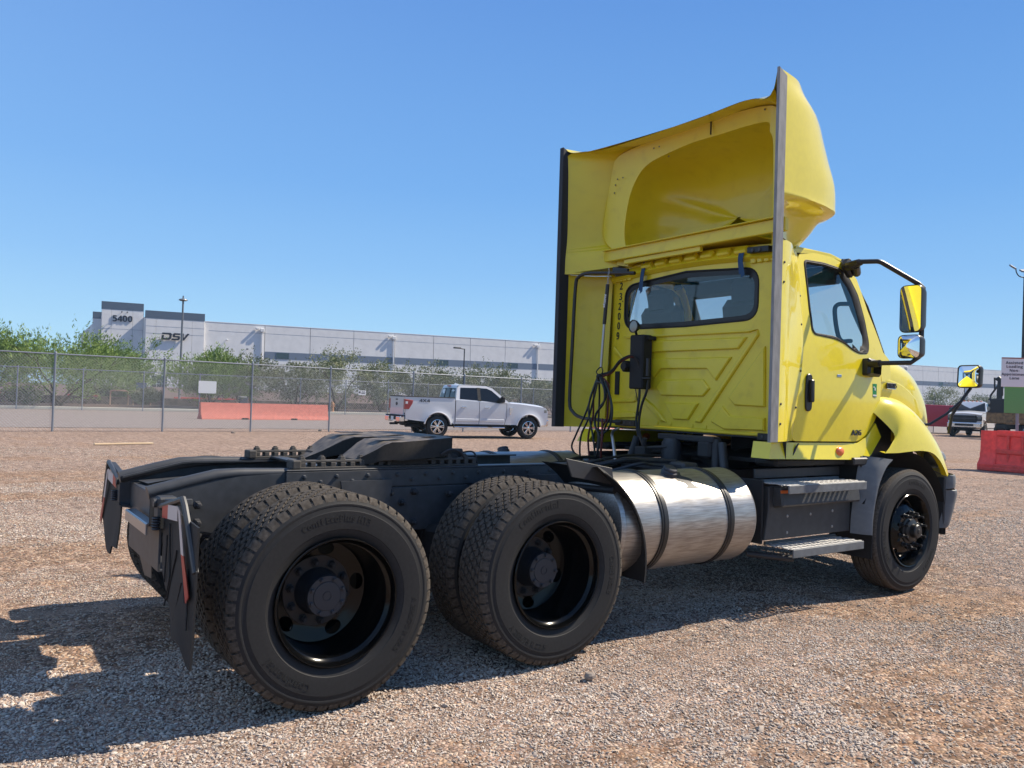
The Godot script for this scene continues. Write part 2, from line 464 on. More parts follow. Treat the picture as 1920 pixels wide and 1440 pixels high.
# ---------- wheels ----------
func tyre_shape(drive: bool) -> Array:
	var side := B.new(); var tr := B.new()
	var sw := [Vector2(.292, .100), Vector2(.300, .118), Vector2(.312, .126), Vector2(.330, .1325), Vector2(.338, .1345), Vector2(.341, .1375), Vector2(.375, .1405), Vector2(.425, .1405), Vector2(.429, .1378), Vector2(.447, .1355), Vector2(.451, .1372), Vector2(.458, .1365), Vector2(.462, .1335), Vector2(.474, .1285), Vector2(.482, .123)]
	var rev := []
	for q in sw: rev.push_front(Vector2(q.x, -q.y))
	side.lathe(sw, Transform3D.IDENTITY, 96); side.lathe(rev, Transform3D.IDENTITY, 96)
	if drive:
		tr.lathe([Vector2(.482, .123), Vector2(.489, .110), Vector2(.491, .085), Vector2(.492, 0), Vector2(.491, -.085), Vector2(.489, -.110), Vector2(.482, -.123)], Transform3D.IDENTITY, 96)
		var S := [Vector2(.488, .090), Vector2(.5035, .0905), Vector2(.5045, .100), Vector2(.5025, .108), Vector2(.494, .1185), Vector2(.480, .1265), Vector2(.471, .1305)]
		var N := [Vector2(.488, .090), Vector2(.5035, .0905), Vector2(.5043, .0985), Vector2(.490, .0992), Vector2(.486, .1135), Vector2(.476, .123), Vector2(.470, .128)]
		for sg in [1.0, -1.0]:
			var rows := []
			var n := 54
			for i in n:
				var w := TAU / n
				for e in [[0.0, S], [0.4, S], [0.775, S], [0.776, N], [0.999, N]]:
					var a: float = (i + e[0]) * w * sg
					var row := PackedVector3Array()
					for q in e[1]: row.push_back(Vector3(q.x * cos(a), q.x * sin(a), q.y * sg))
					rows.append(row)
			tr.grid(rows, false, true)
		for c in 5:
			var z0 := (c - 2) * 0.0355
			for i in 58:
				var s0 := TAU * (i + (0.5 if c % 2 else 0.0)) / 58
				var top := []; var bot := []
				for q in [[-.0262, .0], [-.0125, -.0168], [.0125, -.0168], [.0262, .0], [.0125, .0168], [-.0125, .0168]]:
					var a: float = s0 + (q[0] * 0.86 + q[1] * 0.25) / 0.505
					top.append(Vector3(.505 * cos(a), .505 * sin(a), z0 + q[1] * .94)); bot.append(Vector3(.4905 * cos(a), .4905 * sin(a), z0 + q[1]))
				for k in range(1, 5): tr.tri(top[0], top[k], top[k + 1])
				for k in 6: tr.quad(top[k], bot[k], bot[(k + 1) % 6], top[(k + 1) % 6])
	else:
		var p := [Vector2(.482, .123), Vector2(.492, .119), Vector2(.500, .110)]
		for g in [.085, .045, 0.0, -.045, -.085]:
			p.append_array([Vector2(.504, g + .006), Vector2(.490, g + .0045), Vector2(.490, g - .0045), Vector2(.504, g - .006)])
		p.append_array([Vector2(.500, -.110), Vector2(.492, -.119), Vector2(.482, -.123)])
		tr.lathe(p, Transform3D.IDENTITY, 96)
	return [side, tr]
func holed_disc(b: B, r0: float, r1: float, n: int, rc: float, ra: float, rb: float, zf: Callable) -> void:
	for i in n:
		var c := TAU * i / n; var w := PI / n
		var ang := []
		for k in 32: ang.append(-PI + TAU * k / 32.0)
		for s in [Vector2(w, r1 - rc), Vector2(-w, r1 - rc), Vector2(w, r0 - rc), Vector2(-w, r0 - rc)]: ang.append(Vector2(s.x, s.y * 6.0).angle())
		ang.sort()
		var rows := [PackedVector3Array(), PackedVector3Array(), PackedVector3Array(), PackedVector3Array()]
		for t in ang:
			var d := Vector2(cos(t), sin(t) / 6.0)       # x is the turn, y the radius
			var k := minf(w / maxf(absf(d.x), 1e-6), ((r1 - rc) if d.y > 0 else (rc - r0)) / maxf(absf(d.y), 1e-6))
			var k0 := 1.0 / sqrt(pow(d.x * rc / rb, 2) + pow(d.y / ra, 2))
			for j in 3:
				var kk := lerpf(k0, k, j / 2.0)
				var rr := rc + d.y * kk; var aa := c + d.x * kk
				rows[j + 1].push_back(Vector3(rr * cos(aa), rr * sin(aa), zf.call(rr)))
			var q: Vector3 = rows[1][rows[1].size() - 1]
			rows[0].push_back(q - Vector3(0, 0, 0.012))
		b.grid(rows, true)
var WH := {}
func wheel_parts() -> void:
	for d in [true, false]:
		var t := tyre_shape(d)
		WH["side%s" % d] = t[0].mesh(30); WH["tread%s" % d] = t[1].mesh(30)
	var r := B.new()
	r.lathe([Vector2(.288, .100), Vector2(.297, .118), Vector2(.300, .130), Vector2(.3005, .1365), Vector2(.297, .141), Vector2(.292, .1405), Vector2(.288, .134)], Transform3D.IDENTITY, 72)
	r.lathe([Vector2(.288, .134), Vector2(.2855, .120), Vector2(.284, .105), Vector2(.276, .094), Vector2(.268, .088), Vector2(.266, .06), Vector2(.264, .055), Vector2(.260, .0), Vector2(.256, -.07), Vector2(.252, -.105), Vector2(.246, -.120)], Transform3D.IDENTITY, 72)
	holed_disc(r, .118, .246, 5, .208, .032, .042, func(q): return lerpf(-.138, -.120, clampf((q - .17) / .076, 0, 1)))
	WH.rear_rim = r.mesh(30)
	WH.fl = B.new().lathe([Vector2(.172, -.1375), Vector2(.172, -.132), Vector2(.170, -.130), Vector2(.108, -.130)], Transform3D.IDENTITY, 48).mesh(30)
	WH.rear_hub = B.new().lathe([Vector2(.115, -.135), Vector2(.115, -.120), Vector2(.108, -.105), Vector2(.100, -.045), Vector2(.090, -.030), Vector2(.090, -.022), Vector2(.099, -.020), Vector2(.099, -.004), Vector2(.096, .0), Vector2(.070, .0), Vector2(.068, .0035), Vector2(.064, .005), Vector2(.024, .005), Vector2(.023, .008), Vector2(.018, .008), Vector2(.017, .005), Vector2(.0001, .005)], Transform3D.IDENTITY, 48).mesh(30)
	WH.nut = B.new().lathe([Vector2(.023, -.004), Vector2(.023, .004), Vector2(.0175, .006), Vector2(.0165, .026), Vector2(.0105, .030), Vector2(.0105, .040), Vector2(.0001, .041)], Transform3D.IDENTITY, 6).mesh(20)
	WH.bolt = B.new().lathe([Vector2(.0125, .0), Vector2(.0125, .003), Vector2(.0095, .004), Vector2(.0090, .013), Vector2(.0001, .0145)], Transform3D.IDENTITY, 6).mesh(20)
	WH.stud = B.new().lathe([Vector2(.022, .0), Vector2(.022, .006), Vector2(.0165, .008), Vector2(.0160, .036), Vector2(.0105, .040), Vector2(.0100, .072), Vector2(.0001, .073)], Transform3D.IDENTITY, 6).mesh(20)
	var f := B.new()
	f.lathe([Vector2(.288, .100), Vector2(.297, .118), Vector2(.300, .130), Vector2(.3005, .1365), Vector2(.297, .141), Vector2(.290, .139), Vector2(.284, .125), Vector2(.272, .100), Vector2(.266, .060), Vector2(.262, .035), Vector2(.256, .030)], Transform3D.IDENTITY, 72)
	holed_disc(f, .105, .256, 5, .224, .024, .036, func(q): return .030 + .092 * (1.0 - pow(clampf((q - .150) / .106, 0, 1), 1.6)))
	WH.front_rim = f.mesh(30)
	WH.front_hub = B.new().lathe([Vector2(.108, .118), Vector2(.108, .130), Vector2(.092, .134), Vector2(.088, .150), Vector2(.070, .156), Vector2(.058, .160), Vector2(.056, .196), Vector2(.050, .204), Vector2(.020, .206), Vector2(.018, .212), Vector2(.0001, .213)], Transform3D.IDENTITY, 40).mesh(30)
	WH.back = B.new().lathe([Vector2(.292, -.100), Vector2(.262, -.092), Vector2(.258, -.09)], Transform3D.IDENTITY, 48).mesh(30)
	WH.drum = B.new().lathe([Vector2(.205, -.40), Vector2(.205, -.55), Vector2(.10, -.56)], Transform3D.IDENTITY, 40).disc(.205, -.40, Transform3D.IDENTITY, 40).mesh(30)
func wheel(parent: Node, at: Vector3, turn: float, kind: String, roll := 0.0, text := []) -> Node3D:
	var w := sub("wheel", parent)
	w.position = at; w.basis = Basis(Vector3.UP, turn) * Basis(Vector3(0, 0, 1), roll)
	var d := kind != "front"
	obj("tyre", WH["side%s" % d], M.rubber, w); obj("tread", WH["tread%s" % d], M.tread, w)
	obj("rim", WH.front_rim if not d else WH.rear_rim, M.rim, w)
	obj("rim_barrel", WH.back, M.rim, w)
	if kind == "inner":
		return w
	if d:
		obj("hub_flange", WH.fl, M.flange, w)
		obj("hub", WH.rear_hub, M.hub, w)
		for k in 10:
			var n := obj("lug_nut", WH.nut, M.iron, w); var a := TAU * (k + .5) / 10
			n.position = Vector3(cos(a) * .1425, sin(a) * .1425, -.128)
		for k in 8:
			var n := obj("hub_bolt", WH.bolt, M.hub, w); var a := TAU * (k + .3) / 8
			n.position = Vector3(cos(a) * .0835, sin(a) * .0835, .0)
	else:
		obj("hub", WH.front_hub, M.black, w)
		for k in 10:
			var n := obj("lug_nut", WH.stud, M.black, w); var a := TAU * k / 10
			n.position = Vector3(cos(a) * .1427, sin(a) * .1427, .121)
	if kind != "front": obj("brake_drum", WH.drum, M.iron, w)
	if text.size() > 0:
		var b := B.new()
		for t in text: arc_text(b, t[0], t[1], t[2] - rad_to_deg(roll), t[3], .1408, t[4])
		obj("lettering", b, M.letter, w, 0.0)
	return w

# ---------- the tractor unit ----------
func zside(x: float, y: float) -> float:
	return 1.055 - 0.135 * pow(clampf((y - 1.93) / 0.70, 0, 1.2), 1.25) - 0.10 * pow(maxf(0.0, x - 4.25), 1.5) + 0.02 * sin(clampf((y - 1.2) / 0.75, 0, 1) * PI)
func side_pt(p: Vector2) -> Vector3:
	return Vector3(p.x, p.y, zside(p.x, p.y))
func panel(b: B, poly, f: Callable, th: float, cell := 0.09) -> B:      # a side panel cut from the curved side of the cab
	var p := PackedVector2Array(poly)
	var lo := p[0]; var hi := p[0]
	for q in p: lo = lo.min(q); hi = hi.max(q)
	var nx := int(ceil((hi.x - lo.x) / cell)); var ny := int(ceil((hi.y - lo.y) / cell))
	for i in nx:
		for j in ny:
			var a := lo + Vector2(i, j) * cell
			var c := PackedVector2Array([a, a + Vector2(cell, 0), a + Vector2(cell, cell), a + Vector2(0, cell)])
			for r in Geometry2D.intersect_polygons(p, c):
				var ix := Geometry2D.triangulate_polygon(r)
				for t in range(0, ix.size(), 3):
					var q := [r[ix[t]], r[ix[t + 1]], r[ix[t + 2]]]
					if (q[1] - q[0]).cross(q[2] - q[0]) > 0: q = [q[0], q[2], q[1]]
					b.tri(f.call(q[0]), f.call(q[1]), f.call(q[2]))
	for i in p.size():
		var a: Vector3 = f.call(p[i]); var c: Vector3 = f.call(p[(i + 1) % p.size()])
		b.quad(a, c, c - Vector3(0, 0, th), a - Vector3(0, 0, th))
	return b
func V2(a: Array) -> PackedVector2Array:
	var o := PackedVector2Array()
	for i in range(0, a.size(), 2): o.push_back(Vector2(a[i], a[i + 1]))
	return o
func both(called: String, b: B, m: Material, parent: Node, crease := 35.0) -> Array:
	var r := obj(called, b, m, parent, crease)
	var l := obj(called, B.new().addz(b), m, parent, crease)
	return [r, l]

const RW := 3.55                # the cab's rear wall
func build_truck() -> void:
	wheel_parts()
	var T := thing("semi_truck", "yellow day cab tractor unit with tall roof fairing and black wheels", "truck")
	truck_running_gear(T)
	truck_chassis(T)
	truck_cab(T)
	truck_fairing(T)
	truck_front(T)
	truck_rear_wall(T)
	truck_mirrors(T)
	truck_tank_steps(T)
	truck_hoses(T)

func truck_running_gear(T: Node3D) -> void:
	var FX := 5.014
	wheel(T, Vector3(0, .500, 1.070), 0, "outer", 0.13, [["Conti EcoPlus HT3", .392, 93.0, .030, true], ["A 295/75 R 22.5", .396, -22.0, .028, true], ["Continental", .392, -128.0, .034, true]])
	wheel(T, Vector3(1.302, .500, 1.070), 0, "outer", -0.35, [["Continental", .396, 113.0, .038, true], ["Conti HSL3", .396, -5.0, .032, true], ["A 295/75 R 22.5", .396, -122.0, .030, false]])
	wheel(T, Vector3(FX, .500, 1.050), 0, "front", 0.25, [["Continental", .396, 78.0, .034, true], ["Conti HSL3", .396, -42.0, .032, true], ["295/75 R 22.5", .396, -165.0, .030, true]])
	for x in [0.0, 1.302]:
		wheel(T, Vector3(x, .500, .735), PI, "inner", x)
		wheel(T, Vector3(x, .500, -1.070), PI, "outer", x + .2)
		wheel(T, Vector3(x, .500, -.735), 0, "inner", x + .5)
	wheel(T, Vector3(FX, .500, -1.050), PI, "front", .7)
	for x in [0.0, 1.302]:
		var ax := B.new()
		ax.tube([Vector3(x, .5, -.62), Vector3(x, .5, -.2), Vector3(x, .5, .2), Vector3(x, .5, .62)], [.065, .10, .10, .065], 14)
		ax.ball(Vector3(x, .5, 0), Vector3(.20, .20, .17), 18, 12)
		ax.lathe([Vector2(.12, .17), Vector2(.12, .30), Vector2(.06, .34), Vector2(.05, .40)], Transform3D(Basis(Vector3.UP, PI / 2), Vector3(x, .55, 0)), 16)
		obj("axle", ax, M.iron, T)
		for s in [-1.0, 1.0]:
			var bg := B.new()                                    # air spring and its trailing beam
			bg.lathe([Vector2(.0001, .0), Vector2(.11, .0), Vector2(.125, .05), Vector2(.135, .10), Vector2(.12, .15), Vector2(.135, .20), Vector2(.11, .24), Vector2(.0001, .24)], Transform3D(Basis(Vector3.RIGHT, -PI / 2), Vector3(x - .30, .46, s * .44)), 20)
			obj("air_spring", bg, M.matte_black, T)
			obj("suspension_beam", B.new().box(Vector3(x + .07, .44, s * .44), Vector3(.86, .07, .09), .012, Basis(Vector3(0, 0, 1), .05)), M.iron, T)
			var hg := B.new()
			hg.prism(V2([.30, .98, .62, .98, .56, .55, .48, .38, .40, .38, .36, .55]), .02, .0, Transform3D(Basis.IDENTITY, Vector3(x, 0, s * .47)), .004)
			obj("spring_hanger", hg, M.frame, T)
			obj("shock_absorber", B.new().tube([Vector3(x - .12, .42, s * .53), Vector3(x - .02, .62, s * .52), Vector3(x - .02, .62, s * .52) + Vector3(.001, .002, 0), Vector3(x + .08, .86, s * .50)], [.026, .026, .034, .034], 12), M.iron, T)
			obj("brake_chamber", B.new().lathe([Vector2(.0001, 0), Vector2(.07, .0), Vector2(.085, .05), Vector2(.085, .07), Vector2(.075, .13), Vector2(.085, .15), Vector2(.06, .22), Vector2(.0001, .22)], Transform3D(Basis(Vector3.UP, -PI / 2), Vector3(x - .12, .60, s * .34)), 18), M.iron, T)
	obj("drive_shaft", B.new().bar(Vector3(.4, .56, 0), Vector3(1.0, .58, 0), .05, 14).bar(Vector3(1.6, .58, 0), Vector3(4.0, .72, .0), .055, 14), M.iron, T)
	obj("axle", B.new().box(Vector3(FX, .44, 0), Vector3(.12, .13, 1.6), .02), M.iron, T)
	# flat panel-like torque plate and lower tail between the wheels
	obj("anti_roll_bar", B.new().tube(cr([Vector3(-.05, .38, -.55), Vector3(-.34, .38, -.5), Vector3(-.40, .38, -.3), Vector3(-.40, .38, .3), Vector3(-.34, .38, .5), Vector3(-.05, .38, .55)], 5), .024, 10), M.iron, T)

func rail_top(x: float) -> float:
	if x < -.34: return lerpf(.955, 1.035, clampf((x + .68) / .34, 0, 1))
	return lerpf(1.035, .966, smoothstep(.7, 1.9, x))
func truck_chassis(T: Node3D) -> void:
	for s in [-1.0, 1.0]:
		var xs := [-.68, -.5, -.36, -.30, 0.0, .4, .7, 1.0, 1.3, 1.6, 1.9, 3.0, 4.2, 5.2, 5.9]
		var rows := []
		for x in xs:
			var t := rail_top(x); var bt := (.70 if x > -.3 else lerpf(.78, .70, clampf((x + .68) / .38, 0, 1)))
			var row := PackedVector3Array()
			for q in [[.345, t - .010], [.345, t], [.415, t], [.427, t - .004], [.432, t - .016], [.432, bt + .014], [.427, bt + .003], [.415, bt], [.345, bt], [.345, bt + .010], [.412, bt + .012], [.421, bt + .022], [.421, t - .022], [.412, t - .011]]:
				row.push_back(Vector3(x, q[1], q[0] * s))
			rows.append(row)
		obj("frame_rail", B.new().grid(rows, true), M.frame, T, 25)
		# pressed tail gusset with a rolled upper edge
		var tl := B.new()
		tl.tube([Vector3(-.690, .945, s * .405), Vector3(-.50, .992, s * .405), Vector3(-.36, 1.023, s * .405), Vector3(-.25, 1.030, s * .405), Vector3(.1, 1.030, s * .405)], [.034, .034, .034, .030, .022], 14)
		obj("tail_edge", tl, M.frame, T)
		var pl := B.new()                                        # outer reinforcement plate with its holes for bolts
		pl.box(Vector3(1.05, .985, s * .441), Vector3(2.1, .10, .012), .003)
		pl.box(Vector3(1.05, 1.041, s * .40), Vector3(2.1, .010, .095), .003)
		pl.box(Vector3(.86, .80, s * .441), Vector3(.60, .26, .014), .004)
		obj("frame_plate", pl, M.frame, T)
		for k in 22:
			var x := .10 + k * .095
			var bo := obj("frame_bolt", WH.bolt, M.frame, T); bo.position = Vector3(x, 1.005 - .03 * (k % 2), s * .447); bo.basis = Basis(Vector3.UP, 0 if s > 0 else PI) * Basis.from_scale(Vector3(1.1, 1.1, 1.4))
		for q in [[.62, .90], [.70, .84], [.78, .90], [.78, .72], [1.02, .88], [1.10, .74], [.66, .74], [-.12, .80], [-.20, .72], [-.46, .88], [-.46, .79], [-.05, .70]]:
			var bo := obj("frame_bolt", WH.nut, M.iron, T); bo.position = Vector3(q[0], q[1], s * .450); bo.basis = Basis(Vector3.UP, 0 if s > 0 else PI) * Basis.from_scale(Vector3(1.0, 1.0, 1.3))
		# slide rail with square windows and bolts along its top
		var sl := sub("slide_rail", T)
		var sb := B.new()
		sb.box(Vector3(.66, 1.052, s * .395), Vector3(1.16, .012, .085), .002)
		sb.box(Vector3(.66, 1.088, s * .395), Vector3(1.16, .012, .055), .002)
		obj("rail_bar", sb, M.rail_dust, sl)
		for k in 20:
			var x := .10 + k * .0590
			obj("rail_tooth", B.new().box(Vector3(x, 1.070, s * .395), Vector3(.030, .026, .060), .003), M.rail_dust, sl)
			if k % 2 == 0:
				var bo := obj("rail_bolt", WH.nut, M.rail_dust, sl); bo.position = Vector3(x, 1.096, s * .395); bo.basis = Basis(Vector3.RIGHT, -PI / 2) * Basis.from_scale(Vector3(1.2, 1.2, .6))
		# cross strap of the slide
		obj("slide_end_stop", B.new().box(Vector3(.06, 1.072, s * .39), Vector3(.05, .05, .10), .006), M.rail_dust, T)
	for q in [[-.62, .73, .36], [.14, .86, .14], [.66, .86, .2], [1.9, .84, .18], [2.9, .83, .18], [4.0, .80, .16]]:
		var cm := B.new()
		cm.box(Vector3(q[0], q[1], 0), Vector3(.012, q[2], .80), .002).box(Vector3(q[0] + .04, q[1] + q[2] / 2, 0), Vector3(.09, .012, .80), .002).box(Vector3(q[0] + .04, q[1] - q[2] / 2, 0), Vector3(.09, .012, .80), .002)
		obj("crossmember", cm, M.frame, T)
	obj("slide_cross_bar", B.new().box(Vector3(.215, 1.052, 0), Vector3(.075, .014, .78), .003), M.frame, T)
	# tail shelf and light bracket between the rails
	for s in [-1.0, 1.0]: obj("tail_gusset", B.new().tri2(Vector3(-.60, .93, s * .34), Vector3(-.30, .95, s * .34), Vector3(-.58, .93, s * .16)), M.frame, T)
	obj("tail_angle", B.new().box(Vector3(-.665, .79, .14), Vector3(.05, .012, .56), .003).box(Vector3(-.69, .765, .14), Vector3(.010, .055, .56), .002), M.steel, T)
	fifth_wheel(T)
	for s in [-1.0, 1.0]: mud_flap(T, s)
	# dark plate with a round hole hung under the tail
	var tp := B.new()
	ringpatch(tp, Vector2(-0.08, .62), V2([-.32, .78, .10, .80, .10, .58, .05, .44, -.14, .42, -.32, .56]), rp([Vector2(-.12, .70), Vector2(-.03, .70), Vector2(-.03, .55), Vector2(-.12, .55)], .05, 5), 1, func(p): return Vector3(-.60 + (p.y - .6) * -.1, p.y, p.x))
	obj("tow_plate", tp, M.frame, T)
	# things under and behind the cab
	var gb := B.new()
	gb.lathe([Vector2(.16, 0), Vector2(.21, .15), Vector2(.24, .55), Vector2(.30, .80), Vector2(.31, .95)], Transform3D(Basis(Vector3.UP, PI / 2), Vector3(3.55, .80, 0)), 20)
	gb.box(Vector3(3.95, .98, .08), Vector3(.45, .16, .30), .03)
	obj("gearbox", gb, M.iron, T)
	obj("engine", B.new().box(Vector3(5.0, 1.05, 0), Vector3(1.0, .80, .62), .05), M.iron, T)
	obj("air_dryer", B.new().lathe([Vector2(.0001, 0), Vector2(.075, .0), Vector2(.082, .02), Vector2(.082, .17), Vector2(.06, .21), Vector2(.0001, .215)], Transform3D(Basis(Vector3.RIGHT, -PI / 2), Vector3(3.45, .98, -.02)), 20), M.hub, T)
	obj("cab_mount", B.new().box(Vector3(3.50, 1.20, .12), Vector3(.10, .05, .62), .01).box(Vector3(3.50, 1.12, .33), Vector3(.12, .14, .14), .02).bar(Vector3(3.46, .96, .46), Vector3(3.50, 1.20, .42), .04, 12), M.iron, T)
	obj("cab_shock", B.new().bar(Vector3(3.42, .93, .58), Vector3(3.47, 1.18, .50), .035, 12).bar(Vector3(3.42, .93, -.5), Vector3(3.47, 1.18, -.45), .035, 12), M.hub, T)
	obj("valve_block", B.new().box(Vector3(3.32, 1.06, -.22), Vector3(.10, .10, .12), .01).bar(Vector3(3.32, 1.06, -.22), Vector3(3.3, 1.18, -.18), .02).bar(Vector3(3.32, 1.10, -.2), Vector3(3.38, 1.12, .0), .014), M.iron, T)
	obj("rear_crossmember", B.new().box(Vector3(3.25, .975, .02), Vector3(.16, .10, .84), .02, Basis(Vector3.UP, -.12)), M.frame, T)
	var rg := RandomNumberGenerator.new(); rg.seed = 5
	for k in 7:
		var a := Vector3(2.0 + rg.randf() * .9, .93 + rg.randf() * .05, -.34 + rg.randf() * .6)
		var c := a + Vector3(.5 + rg.randf() * .5, .02 + rg.randf() * .06, rg.randf_range(-.25, .25))
		obj("air_line", B.new().tube(cr([a, a.lerp(c, .4) + Vector3(0, .05 * rg.randf(), .05), a.lerp(c, .7) + Vector3(0, .02, -.04), c], 6), .010 + .008 * rg.randf(), 8), [M.hose_black, M.hub, M.iron][k % 3], T)
	obj("battery_box", B.new().box(Vector3(3.6, .70, -.85), Vector3(1.0, .5, .5), .03), M.dark_plastic, T)
	obj("bay_floor", B.new().box(Vector3(4.35, 1.06, 0), Vector3(1.5, .03, 1.5), .005), M.matte_black, T)

func fifth_wheel(T: Node3D) -> void:
	var F := sub("fifth_wheel", T)
	# half outline of the plate seen from above (x forward, z), each with its height
	var X := .08
	var half := [[1.06, .0, 1.222], [1.06, .20, 1.221], [1.00, .38, 1.218], [.86, .465, 1.216], [.60, .475, 1.214], [.44, .450, 1.205], [.31, .385, 1.070], [.28, .340, 1.050], [.28, .240, 1.050], [.36, .165, 1.080], [.54, .078, 1.200], [.70, .045, 1.212], [.83, .045, 1.214], [.86, .0, 1.215]]
	var poly := PackedVector2Array(); var ys := {}
	for q in half: poly.push_back(Vector2(q[0] + X, q[1]))
	for k in range(half.size() - 2, 0, -1): poly.push_back(Vector2(half[k][0] + X, -half[k][1]))
	var yof = func(p: Vector2) -> float:
		var x := p.x - X
		if x > .52: return 1.196 + .022 * smoothstep(.52, .95, x)
		return lerpf(1.055, 1.196, clampf((x - .28) / .24, 0, 1))
	var b := B.new()
	var cell := .06
	for i in 22:
		for j in 20:
			var a := Vector2(.2, -.6) + Vector2(i, j) * cell
			for r in Geometry2D.intersect_polygons(poly, PackedVector2Array([a, a + Vector2(cell, 0), a + Vector2(cell, cell), a + Vector2(0, cell)])):
				var ix := Geometry2D.triangulate_polygon(r)
				for t in range(0, ix.size(), 3):
					var p := [r[ix[t]], r[ix[t + 1]], r[ix[t + 2]]]
					if (p[1] - p[0]).cross(p[2] - p[0]) < 0: p = [p[0], p[2], p[1]]
					b.tri(Vector3(p[0].x, yof.call(p[0]), p[0].y), Vector3(p[1].x, yof.call(p[1]), p[1].y), Vector3(p[2].x, yof.call(p[2]), p[2].y))
	var skirt := B.new()
	for i in poly.size():
		var p := poly[i]; var q := poly[(i + 1) % poly.size()]
		var n := maxi(1, int(p.distance_to(q) / .05))
		for k in n:
			var u := p.lerp(q, float(k) / n); var w := p.lerp(q, float(k + 1) / n)
			var du := .04 + .07 * smoothstep(.30, .60, u.x - X); var dw := .04 + .07 * smoothstep(.30, .60, w.x - X)
			var yu: float = yof.call(u); var yw: float = yof.call(w)
			skirt.quad(Vector3(u.x, yu, u.y), Vector3(w.x, yw, w.y), Vector3(w.x, yw - dw, w.y), Vector3(u.x, yu - du, u.y))
	obj("top_plate", b, M.grease, F, 25)
	obj("plate_skirt", skirt, M.dirt, F, 40)
	obj("wear_pad", B.new().box(Vector3(.68, 1.2165, .30), Vector3(.16, .004, .10), .001).box(Vector3(.68, 1.2165, -.30), Vector3(.16, .004, .10), .001).box(Vector3(.95, 1.222, .30), Vector3(.08, .004, .06), .001), M.iron, F)
	for s in [-1.0, 1.0]:
		obj("pivot_bracket", B.new().prism(V2([-.13, 0, .13, 0, .07, .11, -.07, .11]), -.03, .03, Transform3D(Basis.IDENTITY, Vector3(.76, 1.06, s * .40)), .004).lathe([Vector2(.0001, .05), Vector2(.024, .05), Vector2(.024, -.05)], Transform3D(Basis.IDENTITY if s > 0 else Basis(Vector3.UP, PI), Vector3(.76, 1.13, s * .42)), 14), M.dirt, F)
		obj("slide_base", B.new().box(Vector3(.72, 1.075, s * .33), Vector3(.62, .04, .14), .01), M.dirt, F)
	obj("release_cylinder", B.new().bar(Vector3(.96, 1.10, .22), Vector3(1.20, 1.10, .30), .045, 14).bar(Vector3(1.0, 1.10, -.1), Vector3(1.22, 1.08, -.2), .03, 12).box(Vector3(1.05, 1.09, .36), Vector3(.14, .05, .08), .012), M.dirt, F)
	obj("release_handle", B.new().tube(cr([Vector3(.95, 1.12, .47), Vector3(.99, 1.15, .50), Vector3(1.06, 1.14, .50), Vector3(1.10, 1.10, .50)], 5), .008, 8), M.iron, F)
	obj("release_line", B.new().tube(cr([Vector3(1.16, 1.12, .34), Vector3(1.22, 1.13, .40), Vector3(1.24, 1.08, .42), Vector3(1.25, 1.03, .41)], 6), .006, 6), M.iron, F)

